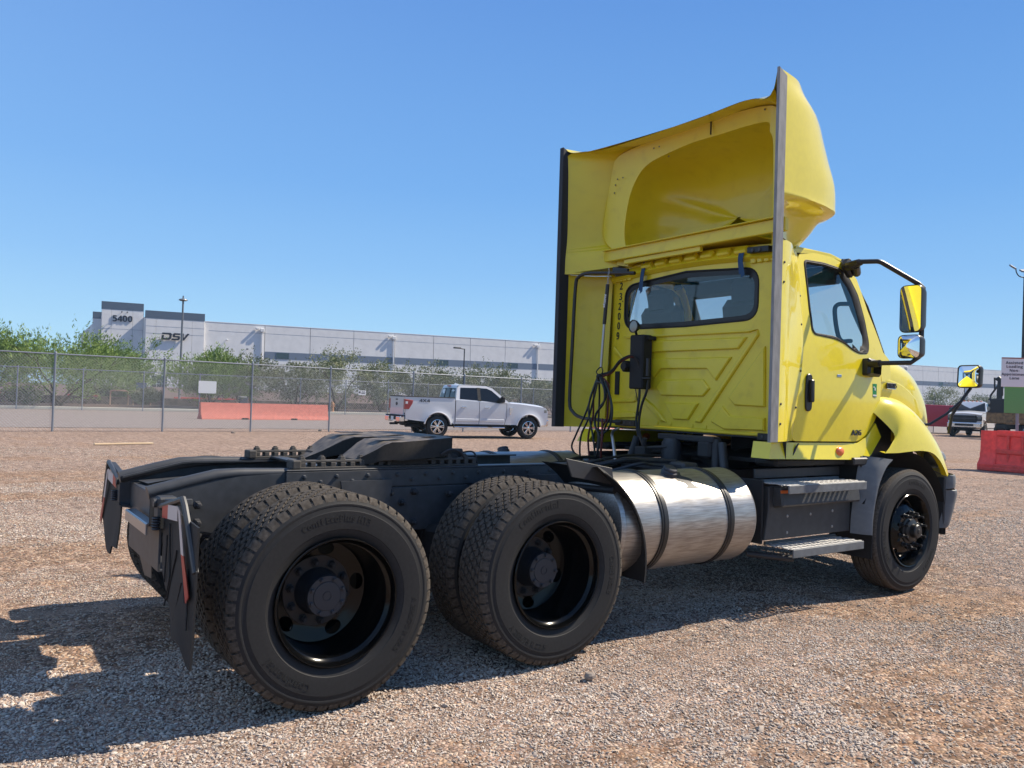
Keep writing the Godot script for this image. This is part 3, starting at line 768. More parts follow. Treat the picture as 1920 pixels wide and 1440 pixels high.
func mud_flap(T: Node3D, s: float) -> void:
	var F := sub("mud_flap", T)
	var X := -.645
	# rubber sheet, narrow outside, a little bowed and torn along its lower edge
	var rows := []
	var top := .90; 
	for j in 15:
		var t := j / 14.0
		var row := PackedVector3Array()
		for i in 13:
			var u := i / 12.0
			var z := lerpf(.58 + (.30 * smoothstep(.55, 1.0, t) if s > 0 else 0.0), 1.225, u)
			var bot := lerpf(.40, .305, u) - .02 * sin(u * 9.0)
			if s < 0: bot = lerpf(.44, .62, smoothstep(.35, 1.0, u)) if u > .2 else .50
			var y := lerpf(lerpf(top + .02, top - .01, u), bot, t)
			row.push_back(Vector3(X - .02 * t * t + .008 * sin(u * 5.0 + t * 3.0) * t, y, z * s))
		rows.append(row)
	obj("flap", sheet(rows, Vector3(.009, 0, 0)), M.rubber, F, 50)
	# moulded ridges of the sheet
	for q in [[.74, .84, .80, .60], [.80, .60, .74, .46], [.98, .80, 1.10, .55], [1.02, .62, .93, .44], [.90, .74, .78, .50], [1.12, .70, 1.16, .45], [.70, .78, .70, .56]]:
		var p := []
		for k in 5:
			var t := k / 4.0; p.append(Vector3(X - .006 - .02 * pow(1.0 - (lerpf(q[1], q[3], t) - .3) / .6, 2.0), lerpf(q[1], q[3], t), s * lerpf(q[0], q[2], t)))
		if s > 0: obj("ridge", B.new().tube(p, .004, 5), M.rubber, F)
	# spring hanger: bent bar and head bracket, with striped reflective tape
	var bar := B.new()
	bar.tube([Vector3(X - .01, .885, s * .50), Vector3(X - .012, .965, s * .90), Vector3(X - .012, .985, s * 1.0), Vector3(X - .01, .955, s * 1.03), Vector3(X - .005, .86, s * 1.10), Vector3(X, .70, s * 1.215)], .014, 8)
	obj("hanger_bar", bar, M.frame, F)
	obj("hanger_head", B.new().box(Vector3(X + .02, .86, s * .52), Vector3(.09, .16, .10), .01).bar(Vector3(X - .04, .91, s * .53), Vector3(X + .06, .91, s * .53), .022, 12), M.dark_plastic, F)
	for k in 5: obj("spring_coil", B.new().lathe([Vector2(.018, -.005), Vector2(.022, 0), Vector2(.018, .005)], Transform3D(Basis(Vector3.RIGHT, PI / 2), Vector3(X - .035, .845 - k * .013, s * .585)), 12), M.hub, F)
	var tp := [[.645, .92, .76, .93, .76, .865, .645, .855, 0], [.76, .93, .95, .945, .95, .88, .76, .865, 1], [.95, .945, .995, .93, 1.09, .75, 1.04, .75, 1], [1.04, .75, 1.09, .75, 1.20, .60, 1.15, .56, 0]]
	for q in tp:
		var c := B.new()
		c.quad(Vector3(X - .022, q[1], s * q[0]), Vector3(X - .022, q[3], s * q[2]), Vector3(X - .022, q[5], s * q[4]), Vector3(X - .022, q[7], s * q[6]))
		var c2 := B.new(); c2.add(c); c2.add(c, Transform3D(Basis.IDENTITY, Vector3(.004, 0, 0)))
		obj("reflective_tape", c2, M.red_tape if q[8] == 0 else M.white_tape, F)
	obj("top_angle", B.new().box(Vector3(X + .012, .945, s * .80), Vector3(.035, .03, .40), .004, Basis(Vector3.RIGHT, -.12 * s)), M.dark_plastic, F)

func truck_tank_steps(T: Node3D) -> void:
	for s in [1.0, -1.0]:
		var K := sub("fuel_tank", T)
		var xf := Transform3D(Basis(Vector3.UP, PI / 2), Vector3(0, .705, s * .855))
		var x0 := 1.80; var x1 := 3.06; var R := .325
		var b := B.new()
		b.lathe([Vector2(.0001, x0 - .03), Vector2(.18, x0 - .025), Vector2(.27, x0 - .010), Vector2(R - .012, x0 + .006), Vector2(R, x0 + .022), Vector2(R + .003, x0 + .03), Vector2(R, x0 + .04), Vector2(R, x1 - .04), Vector2(R + .003, x1 - .03), Vector2(R, x1 - .02), Vector2(R - .012, x1 - .006), Vector2(.27, x1 + .01), Vector2(.0001, x1 + .03)], xf, 64)
		obj("tank_shell", b, M.alu, K, 30)
		for x in [2.16, 2.78]:
			var st := B.new()
			st.lathe([Vector2(R + .002, x - .030), Vector2(R + .007, x - .028), Vector2(R + .007, x + .028), Vector2(R + .002, x + .030)], xf, 64)
			st.lathe([Vector2(R + .007, x - .012), Vector2(R + .011, x - .010), Vector2(R + .011, x + .010), Vector2(R + .007, x + .012)], xf, 64)
			obj("tank_strap", st, M.black, K)
			obj("tank_bracket", B.new().box(Vector3(x, .62, s * .50), Vector3(.07, .60, .12), .008).box(Vector3(x, .40, s * .66), Vector3(.07, .05, .34), .008), M.frame, K)
		var cp := Basis(Vector3.RIGHT, -PI / 2 + .35 * s)
		obj("filler_cap", B.new().lathe([Vector2(.055, .30), Vector2(.055, .345), Vector2(.048, .352), Vector2(.048, .368), Vector2(.042, .374), Vector2(.0001, .374)], Transform3D(cp, Vector3(2.40, .705, s * .855)), 24), M.hub, K)
		# fuel dribble below the filler, a thin dark film with its own outline
		var dr := []
		for i in 9:
			var w := .050 + .025 * sin(i * 1.7); var a := .22 + i * .075
			var row := PackedVector3Array()
			for k in 5: row.push_back(Vector3(2.44 + (k - 2) * w * .5 + .008 * i, .705 + cos(a) * (R + .0015), s * (.855 + sin(a) * (R + .0015))))
			dr.append(row)
		if s > 0: obj("fuel_stain", B.new().grid(dr), M.dark_plastic, K)
		# quarter fender ahead of the middle wheels
		var Q := sub("quarter_fender", T)
		var rows := []
		for i in 15:
			var a := deg_to_rad(lerpf(64, -10, i / 14.0)); var row := PackedVector3Array()
			for k in 9:
				var z := lerpf(.60, 1.215, k / 8.0); var r := .645 - (.02 if k == 8 else 0.0) + (.012 if k == 7 else 0.0)
				row.push_back(Vector3(1.345 + r * 1.01 * cos(a), .50 + r * sin(a), z * s))
			rows.append(row)
		obj("fender_shell", sheet(rows, Vector3(-.012, 0, 0)), M.matte_black, Q, 40)
		var fl := B.new()
		fl.prism(V2([1.42, 1.140, 1.78, 1.075, 1.80, .975, 1.47, 1.03]), -.006, .006, Transform3D(Basis.IDENTITY, Vector3(0, 0, s * 1.09)), .002)
		obj("fender_bracket", fl, M.dark_plastic, Q)
		obj("fender_arm", B.new().bar(Vector3(1.72, .92, s * .43), Vector3(1.80, .94, s * 1.1), .02, 10), M.iron, Q)
		# steps between tank and front wheel
		var S := sub("step_box", T)
		var face := B.new()
		face.prism(V2([3.30, .52, 4.36, .52, 4.36, .74, 4.30, .90, 3.34, .90, 3.34, .74]), .0, .05, Transform3D(Basis.IDENTITY, Vector3(0, 0, s * 1.0 - (.05 if s < 0 else 0.0))), .004)
		obj("box_panel", face, M.dark_plastic, S)
		obj("upper_cover", B.new().box(Vector3(3.88, .83, s * 1.075), Vector3(.98, .15, .10), .012, Basis(Vector3.RIGHT, -.16 * s)), M.dark_plastic, S)
		obj("box_end", B.new().box(Vector3(3.30, .72, s * .86), Vector3(.02, .46, .34), .004).box(Vector3(3.22, .60, s * .74), Vector3(.18, .34, .30), .04), M.matte_black, S)
		for q in [[3.56, .68], [3.84, .68], [4.12, .69], [3.56, .56], [4.12, .57]]:
			var bo := obj("rivet", WH.bolt, M.steel, S); bo.position = Vector3(q[0], q[1], s * 1.05); bo.basis = Basis(Vector3.UP, 0 if s > 0 else PI) * Basis.from_scale(Vector3(.9, .9, .4))
		for q in [[.925, 3.36, 4.33, 1.20], [.470, 3.42, 4.30, 1.205]]:
			var st := S
			var y: float = q[0]; var xa: float = q[1]; var xb: float = q[2]; var zo: float = q[3]
			var sb := B.new()
			sb.box(Vector3((xa + xb) / 2, y - .030, s * zo), Vector3(xb - xa, .060, .012), .003)
			sb.box(Vector3((xa + xb) / 2, y + .004, s * (zo - .245)), Vector3(xb - xa, .030, .02), .003)
			obj("step_edge", sb, M.plastic, st)
			# perforated tread: bars with round-ended openings between them
			var tb := B.new()
			var nc := 16
			for r in 4:
				var z1 := zo - .012 - r * .058
				tb.box(Vector3((xa + xb) / 2, y, s * (z1 - .009)), Vector3(xb - xa, .006, .018), .001)
				for c in nc + 1:
					var x := lerpf(xa, xb, c / float(nc)) + (.5 * (xb - xa) / nc if r % 2 else 0.0)
					if x < xb: tb.box(Vector3(x, y, s * (z1 - .038)), Vector3(.030, .006, .042), .001)
			tb.box(Vector3((xa + xb) / 2, y, s * (zo - .235)), Vector3(xb - xa, .006, .014), .001)
			obj("step_tread", tb, M.tread_plate, st)
		obj("warning_sticker", B.new().box(Vector3(3.42, .872, s * 1.128), Vector3(.10, .022, .004), .0005, Basis(Vector3.RIGHT, -.16 * s)), M.sticker_orange, S)
		obj("step_tube", B.new().bar(Vector3(3.30, .40, s * .9), Vector3(3.52, .385, s * 1.14), .022, 10), M.iron, S)
		obj("sill_plate", B.new().box(Vector3(3.85, .985, s * .93), Vector3(1.05, .07, .02), .004), M.dark_plastic, S)

func truck_hoses(T: Node3D) -> void:
	var H := sub("air_line_set", T)
	var X := 3.02
	# tender spring: bracket, chain, sleeve with lettering, spring and hook
	obj("bracket", B.new().box(ux(1164, 507, 3.20), Vector3(.03, .045, .19), .004, Basis(Vector3.RIGHT, .18)).box(ux(1166, 514, 3.20), Vector3(.02, .03, .16), .004), M.black, H)
	var ch := B.new()
	for k in 6:
		var c := ux(1142 - k * .5, 506 + k * 5.2, X); var ring := []
		for i in 10:
			var a := TAU * i / 10; var q := Vector3(0, sin(a) * .014, cos(a) * .007) if k % 2 else Vector3(cos(a) * .007, sin(a) * .014, 0)
			ring.append(c + q)
		ch.tube(ring, .0022, 5, false, true)
	obj("chain", ch, M.steel, H)
	var s0 := ux(1139.5, 533, X); var s1 := ux(1133, 608, X); var s2 := ux(1127, 688, X)
	obj("sleeve", B.new().bar(s0, s1, .016, 14), M.black, H)
	obj("spring", B.new().bar(s1, s2, .011, 12), M.steel, H)
	var dirv := (s1 - s0).normalized()
	var lt := B.new()
	lt.add(text_b("Phillips", .024, .002), Transform3D(Basis(dirv, Vector3(-1, 0, 0).cross(dirv).normalized(), Vector3(-1, 0, 0)), s0.lerp(s1, .42) + Vector3(-.0165, 0, 0)))
	obj("sleeve_lettering", lt, M.white, H, 0.0)
	obj("clamp", B.new().tube(cr([ux(1127, 688, X), ux(1130, 697, X), ux(1124, 703, X), ux(1118, 697, X)], 4, true), .005, 6, false, true).ball(ux(1124, 706, X), Vector3(.03, .025, .03), 12, 8), M.matte_black, H)
	var lines := [
		[M.hose_black, .0085, [[1121, 706], [1112, 730], [1100, 770], [1080, 815], [1072, 838], [1083, 856], [1092, 862]], 0.0],
		[M.hose_black, .0085, [[1122, 708], [1115, 740], [1103, 785], [1090, 815], [1087, 845], [1090, 866]], -.02],
		[M.hose_red, .0085, [[1117, 716], [1113, 745], [1112, 780], [1104, 812], [1103, 835], [1106, 866]], .02],
		[M.hose_green, .0085, [[1120, 712], [1107, 745], [1104, 775], [1112, 820], [1117, 866]], -.03],
		[M.hose_black, .009, [[1125, 708], [1133, 730], [1132, 755], [1118, 775], [1115, 795], [1124, 820], [1120, 850], [1114, 868]], -.035],
		[M.hose_black, .0085, [[1127, 706], [1140, 735], [1146, 760], [1143, 785], [1135, 800], [1128, 830], [1124, 866]], .0],
		[M.hose_red, .0085, [[1128, 706], [1141, 722], [1140, 750], [1138, 785], [1130, 800], [1127, 835], [1127, 868]], .03],
		[M.hose_green, .009, [[1117, 718], [1121, 716], [1132, 722], [1136, 745], [1124, 765], [1116, 782], [1118, 805], [1130, 812], [1143, 800], [1148, 770], [1143, 740], [1134, 715]], -.015],
		[M.hose_black, .0085, [[1123, 708], [1124, 745], [1122, 790], [1121, 830], [1118, 868]], .05],
		[M.hose_red, .0085, [[1129, 785], [1129, 815], [1127, 845], [1126, 870]], -.05],
	]
	for l in lines:
		var p := []
		for i in l[2].size(): p.append(ux(l[2][i][0], l[2][i][1], X + l[3] * (1.0 if i > 0 and i < l[2].size() - 1 else .3)))
		obj("hose", B.new().tube(cr(p, 6), l[1], 8), l[0], H)
	# pair from the clamp to the bulkhead box
	for q in [[M.hose_black, 0.0, .0], [M.hose_red, 3.0, .02]]:
		obj("hose", B.new().tube(cr([ux(1125, 703 + q[1], X), ux(1146, 696 + q[1], 3.12), ux(1163, 676 + q[1], 3.25), ux(1185, 667 + q[1] * .5, 3.36), ux(1197, 680, 3.40 + q[2]), ux(1199, 702, 3.42)], 6), .011, 8), q[0], H)
	# the box on the rear wall, its lamp, glad hands and drop lines
	obj("bulkhead_box", B.new().box(ux(1201, 679, 3.46), Vector3(.12, .475, .17), .012).box(ux(1221, 634, 3.49), Vector3(.10, .035, .03), .004), M.matte_black, H)
	obj("side_socket", B.new().box(ux(1176, 687, 3.45), Vector3(.10, .10, .05), .012).lathe([Vector2(.035, 0), Vector2(.035, .05), Vector2(.0001, .052)], Transform3D(Basis(Vector3.UP, -PI / 2), ux(1176, 687, 3.40)), 14), M.matte_black, H)
	obj("glad_hand", B.new().bar(ux(1199, 702, 3.42), ux(1199, 692, 3.42), .015, 10).bar(ux(1214, 705, 3.42), ux(1215, 672, 3.42), .015, 10).box(ux(1206, 709, 3.42), Vector3(.03, .012, .17), .003), M.hub, H)
	for q in [[[1216, 713], [1212, 735], [1203, 760], [1198, 790], [1199, 815], [1206, 836]], [[1199, 713], [1199, 740], [1196, 765], [1193, 790], [1197, 818]], [[1191, 728], [1196, 755], [1198, 790], [1204, 822], [1222, 850]]]:
		var p := []
		for i in q.size(): p.append(ux(q[i][0], q[i][1], 3.43 - .05 * i / q.size()))
		obj("drop_line", B.new().tube(cr(p, 6), .011 if q[0][0] != 1191 else .004, 8), M.hose_black, H)
	obj("air_fitting", B.new().bar(ux(1148, 818, 3.05), ux(1155, 870, 2.95), .014, 10).tube(cr([ux(1147, 818, 3.05), ux(1150, 808, 3.05), ux(1160, 803, 3.05)], 4), .012, 10), M.steel, H)
	var L := sub("work_lamp", T)
	var lx := Transform3D(Basis(Vector3.UP, -PI / 2), ux(1190, 612, 3.40))
	obj("lamp_housing", B.new().lathe([Vector2(.0001, -.04), Vector2(.035, -.035), Vector2(.055, 0), Vector2(.058, .02), Vector2(.053, .023), Vector2(.050, .016)], lx, 24), M.black, L)
	obj("lamp_lens", B.new().lathe([Vector2(.050, .016), Vector2(.03, .019), Vector2(.0001, .020)], lx, 24), M.lens, L)
	obj("lamp_stem", B.new().bar(ux(1192, 622, 3.42), ux(1195, 634, 3.45), .012, 8), M.black, L)
const DOOR := [3.576, 1.231, 4.441, 1.225, 4.567, 1.276, 4.704, 1.400, 4.768, 1.540, 4.791, 1.736, 4.780, 1.850, 4.725, 1.935, 4.672, 2.02, 4.645, 2.21, 4.59, 2.41, 4.505, 2.58, 4.405, 2.668, 4.25, 2.697, 4.03, 2.702, 3.85, 2.688, 3.787, 2.640, 3.762, 2.474, 3.705, 2.139, 3.682, 1.881, 3.648, 1.714, 3.610, 1.549]
const WIN := [3.862, 2.622, 4.116, 2.630, 4.334, 2.612, 4.452, 2.552, 4.542, 2.420, 4.585, 2.216, 4.604, 2.020, 4.580, 1.940, 4.446, 1.931, 4.334, 1.954, 4.222, 2.003, 4.113, 2.027, 3.851, 2.042, 3.822, 2.071, 3.822, 2.241, 3.848, 2.511]
func truck_cab(T: Node3D) -> void:
	var win := rp(Array(V2(WIN)), .035, 3)
	var door := rp(Array(V2(DOOR)), .05, 3)
	for s in [1.0, -1.0]:
		var D := sub("door", T)
		var mir = func(b: B) -> B: return b if s > 0 else B.new().addz(b)
		var b := B.new()
		ringpatch(b, Vector2(4.15, 2.30), door, win, 8, side_pt)
		# door edge and window reveal
		for pq in [door, win]:
			for i in pq.size():
				var a := side_pt(pq[i]); var c := side_pt(pq[(i + 1) % pq.size()])
				b.quad(a, c, c - Vector3(0, 0, .035), a - Vector3(0, 0, .035))
		obj("door_skin", mir.call(b), M.yellow, D, 30)
		var fr := PackedVector3Array()
		for q in win: fr.push_back(side_pt(q) - Vector3(0, 0, .002))
		var wf := B.new()
		var inn := PackedVector2Array(); var cen := Vector2(4.16, 2.28)
		for q in win: inn.push_back(q + (cen - q).normalized() * (.080 if q.x > 4.40 and q.y > 1.935 else .022))
		var rows := [PackedVector3Array(), PackedVector3Array(), PackedVector3Array()]
		for i in win.size():
			rows[0].push_back(side_pt(win[i]) + Vector3(0, 0, .004)); rows[1].push_back(side_pt(win[i].lerp(inn[i], .5)) + Vector3(0, 0, .006)); rows[2].push_back(side_pt(inn[i]) - Vector3(0, 0, .012))
		wf.grid(rows, true); wf.tube(fr, .008, 6, false, true)
		obj("window_seal", mir.call(wf), M.matte_black, D)
		var gl := B.new(); panel(gl, win, func(p): return side_pt(p) - Vector3(0, 0, .014), .0)
		obj("window_glass", mir.call(gl), M.glass, D)
		# inner trim keeps the cab dark below the glass
		var tr := B.new(); panel(tr, V2([3.62, 1.25, 4.42, 1.25, 4.69, 1.45, 4.74, 1.75, 4.60, 1.90, 4.44, 1.908, 4.33, 1.93, 4.22, 1.98, 4.10, 2.0, 3.85, 2.015, 3.72, 2.015]), func(p): return side_pt(p) - Vector3(0, 0, .06), .0)
		obj("door_trim", mir.call(tr), M.interior, D)
		# black pull handle in its cup
		var hb := B.new()
		hb.prism(rp([Vector2(-.036, -.125), Vector2(.036, -.125), Vector2(.044, .0), Vector2(.036, .13), Vector2(-.032, .13), Vector2(-.042, 0)], .035, 5), .0, .012, Transform3D(Basis.from_scale(Vector3(1, 1.1, 1)), Vector3(3.738, 1.592, side_pt(Vector2(3.738, 1.6)).z)), .005)
		hb.prism(rp([Vector2(-.018, -.070), Vector2(.022, -.070), Vector2(.024, .10), Vector2(-.016, .10)], .014, 4), .0, .032, Transform3D(Basis(Vector3(0, 0, 1), .03), Vector3(3.748, 1.592, side_pt(Vector2(3.738, 1.6)).z + .006)), .008)
		obj("handle", mir.call(hb), M.black, D)
		if s > 0:
			var zz := zside(4.36, 1.72)
			obj("reflector_sticker", B.new().box(Vector3(4.135, 1.738, zside(4.135, 1.738) + .002), Vector3(.055, .018, .003), .0005), M.sticker_silver, D)
			obj("emblem", B.new().add(text_b("A26", .044, .006), Transform3D(Basis.IDENTITY * Basis.from_scale(Vector3(1.3, 1, 1)), Vector3(4.40, 1.295, zside(4.40, 1.295) + .006))), M.hub, D)
			var gs := obj("green_sticker", B.new().box(Vector3(4.665, 1.640, zside(4.665, 1.64) + .002), Vector3(.060, .110, .003), .0005), M.sticker_green, D)
			obj("sticker_print", B.new().box(Vector3(4.665, 1.600, zside(4.665, 1.6) + .0045), Vector3(.050, .014, .002)).box(Vector3(4.668, 1.652, zside(4.665, 1.65) + .0045), Vector3(.014, .024, .002)).box(Vector3(4.652, 1.668, zside(4.665, 1.65) + .0045), Vector3(.014, .012, .002)), M.white, D)
		# body side round the door: pillar to the windscreen, roof rail and sill
		var pil := B.new()
		panel(pil, V2([4.803, 1.79, 4.815, 1.72, 4.985, 1.72, 4.985, 1.90, 4.87, 1.965, 4.685, 2.30, 4.595, 2.555, 4.44, 2.695, 4.25, 2.728, 3.80, 2.728, 3.775, 2.665, 3.845, 2.699, 4.03, 2.714, 4.25, 2.709, 4.412, 2.680, 4.515, 2.588, 4.602, 2.415, 4.657, 2.212, 4.684, 2.025, 4.735, 1.943, 4.791, 1.856]), func(p): return side_pt(p) - Vector3(0, 0, .006), .03)
		obj("cab_pillar", mir.call(pil), M.yellow, T, 30)
		var sl := B.new()
		var sill := V2([3.36, 1.222, 4.443, 1.213, 4.578, 1.262, 4.700, 1.372, 4.725, 1.335, 4.785, 1.262, 4.60, 1.121, 4.52, 1.085, 4.40, 1.083, 3.30, 1.105])
		panel(sl, sill, func(p): return Vector3(p.x, p.y, 1.045 + .03 * smoothstep(1.22, 1.10, p.y)), .16)
		obj("sill", mir.call(sl), M.yellow, T, 30)
		var cowl := B.new()
		panel(cowl, V2([4.77, 1.80, 4.71, 1.50, 4.74, 1.46, 4.60, 1.20, 4.78, 1.10, 4.92, 1.2, 4.95, 1.74]), func(p): return Vector3(p.x, p.y, .985), .02)
		obj("cowl_side", mir.call(cowl), M.black, T)
		obj("side_lamp", mir.call(B.new().ball(Vector3(4.18, 1.148, 1.062), Vector3(.050, .036, .022), 18, 10)), M.orange, T)
		if s > 0: obj("sill_emblem", B.new().prism(V2([-.05, -.055, -.01, -.02, .04, .055, .0, .02]), .0, .012, Transform3D(Basis.IDENTITY, Vector3(3.615, 1.160, 1.056)), .003), M.hub, T)
		obj("sill_seam", mir.call(B.new().box(Vector3(3.49, 1.160, 1.060), Vector3(.004, .125, .03))), M.black, T)
		obj("floor_edge", mir.call(B.new().box(Vector3(4.05, 1.07, .92), Vector3(1.2, .06, .2), .02)), M.matte_black, T)
	# roof
	var rr := []
	for q in [[3.555, 2.650, .930, 2.735], [3.70, 2.690, .925, 2.775], [4.0, 2.718, .903, 2.79], [4.25, 2.718, .898, 2.785], [4.44, 2.688, .885, 2.745]]:
		var row := []
		for k in 9:
			var u := (k - 4) / 4.0; var e := pow(absf(u), 5.0)
			row.append(Vector3(q[0] + .16 * (1.0 - u * u) * (1.0 if q[0] > 4.3 else .0) * 1.0, lerpf(q[3], q[1], e * .6 + .4 * u * u), q[2] * signf(u) * pow(absf(u), .8)))
		rr.append(row)
	obj("roof", sheet(surf(rr, 3, 3), Vector3(0, -.03, 0)), M.yellow, T, 40)
	# windscreen with its dark border
	var up := []; var lo := []
	for k in 9:
		var u := (k - 4) / 4.0
		up.append(Vector3(4.62 - .17 * u * u, 2.735 - .05 * u * u, .880 * u)); lo.append(Vector3(5.26 - .29 * u * u, 1.935 - .01 * u * u, .945 * u))
	var mid := []
	for k in 9: mid.append(up[k].lerp(lo[k], .5) + Vector3(.035, .035, 0))
	obj("windscreen", B.new().grid(surf([up, mid, lo], 2, 5)), M.glass, T, 60)
	var ed := PackedVector3Array(cr(up, 3)); 
	obj("windscreen_seal", B.new().tube(cr(up, 3), .016, 6).tube([up[0], mid[0], lo[0]], .018, 6).tube([up[8], mid[8], lo[8]], .018, 6).tube(cr(lo, 3), .02, 6), M.matte_black, T)
	# cab interior
	var I := sub("cab_interior", T)
	obj("headliner", B.new().box(Vector3(4.05, 2.69, 0), Vector3(.86, .02, 1.72), .005), M.interior, I)
	obj("header_trim", B.new().box(Vector3(4.50, 2.60, 0), Vector3(.10, .16, 1.66), .03), M.interior, I)
	obj("dashboard", B.new().box(Vector3(4.86, 1.80, 0), Vector3(.44, .32, 1.72), .06).box(Vector3(4.72, 1.88, -.45), Vector3(.22, .16, .62), .05).box(Vector3(4.78, 1.5, 0), Vector3(.4, .5, 1.6), .04), M.interior, I)
	obj("floor", B.new().box(Vector3(4.2, 1.25, 0), Vector3(1.28, .03, 1.9), .005), M.interior, I)
	for z in [-.48, .48]:
		var st := B.new()
		st.box(Vector3(4.02, 1.72, z), Vector3(.52, .16, .52), .05).box(Vector3(3.80, 2.05, z), Vector3(.15, .62, .50), .06, Basis(Vector3(0, 0, 1), .16)).box(Vector3(3.74, 2.40, z), Vector3(.11, .22, .30), .045, Basis(Vector3(0, 0, 1), .16)).box(Vector3(4.0, 1.45, z), Vector3(.36, .4, .4), .03)
		obj("seat", st, M.seat, I)
	var sw := []
	var sb := Basis(Vector3(0, 0, 1), .95)
	for k in 28:
		var a := TAU * k / 28; sw.append(Vector3(4.50, 1.98, -.48) + sb * Vector3(0, cos(a) * .235, sin(a) * .235))
	obj("steering_wheel", B.new().tube(sw, .015, 8, false, true).bar(Vector3(4.50, 1.98, -.48), Vector3(4.80, 1.76, -.48), .03).bar(sw[7], sw[21], .014).ball(Vector3(4.50, 1.98, -.48), Vector3(.05, .06, .06)), M.seat, I)
	obj("grab_handle", B.new().tube(cr([Vector3(4.60, 2.36, .84), Vector3(4.47, 2.34, .82), Vector3(4.44, 2.26, .82), Vector3(4.50, 2.06, .83), Vector3(4.62, 2.05, .86)], 5), .018, 8), M.seat, I)
	for s in [-1.0, 1.0]: obj("pillar_trim", B.new().tube([Vector3(4.46, 2.67, s * .83), Vector3(4.66, 2.32, s * .86), Vector3(4.93, 1.93, s * .90)], .035, 8), M.interior, I)
	obj("seat_belt", B.new().tube([Vector3(3.62, 2.50, .86), Vector3(3.80, 2.52, .80), Vector3(3.66, 2.0, .86)], .014, 6), M.seat, I)

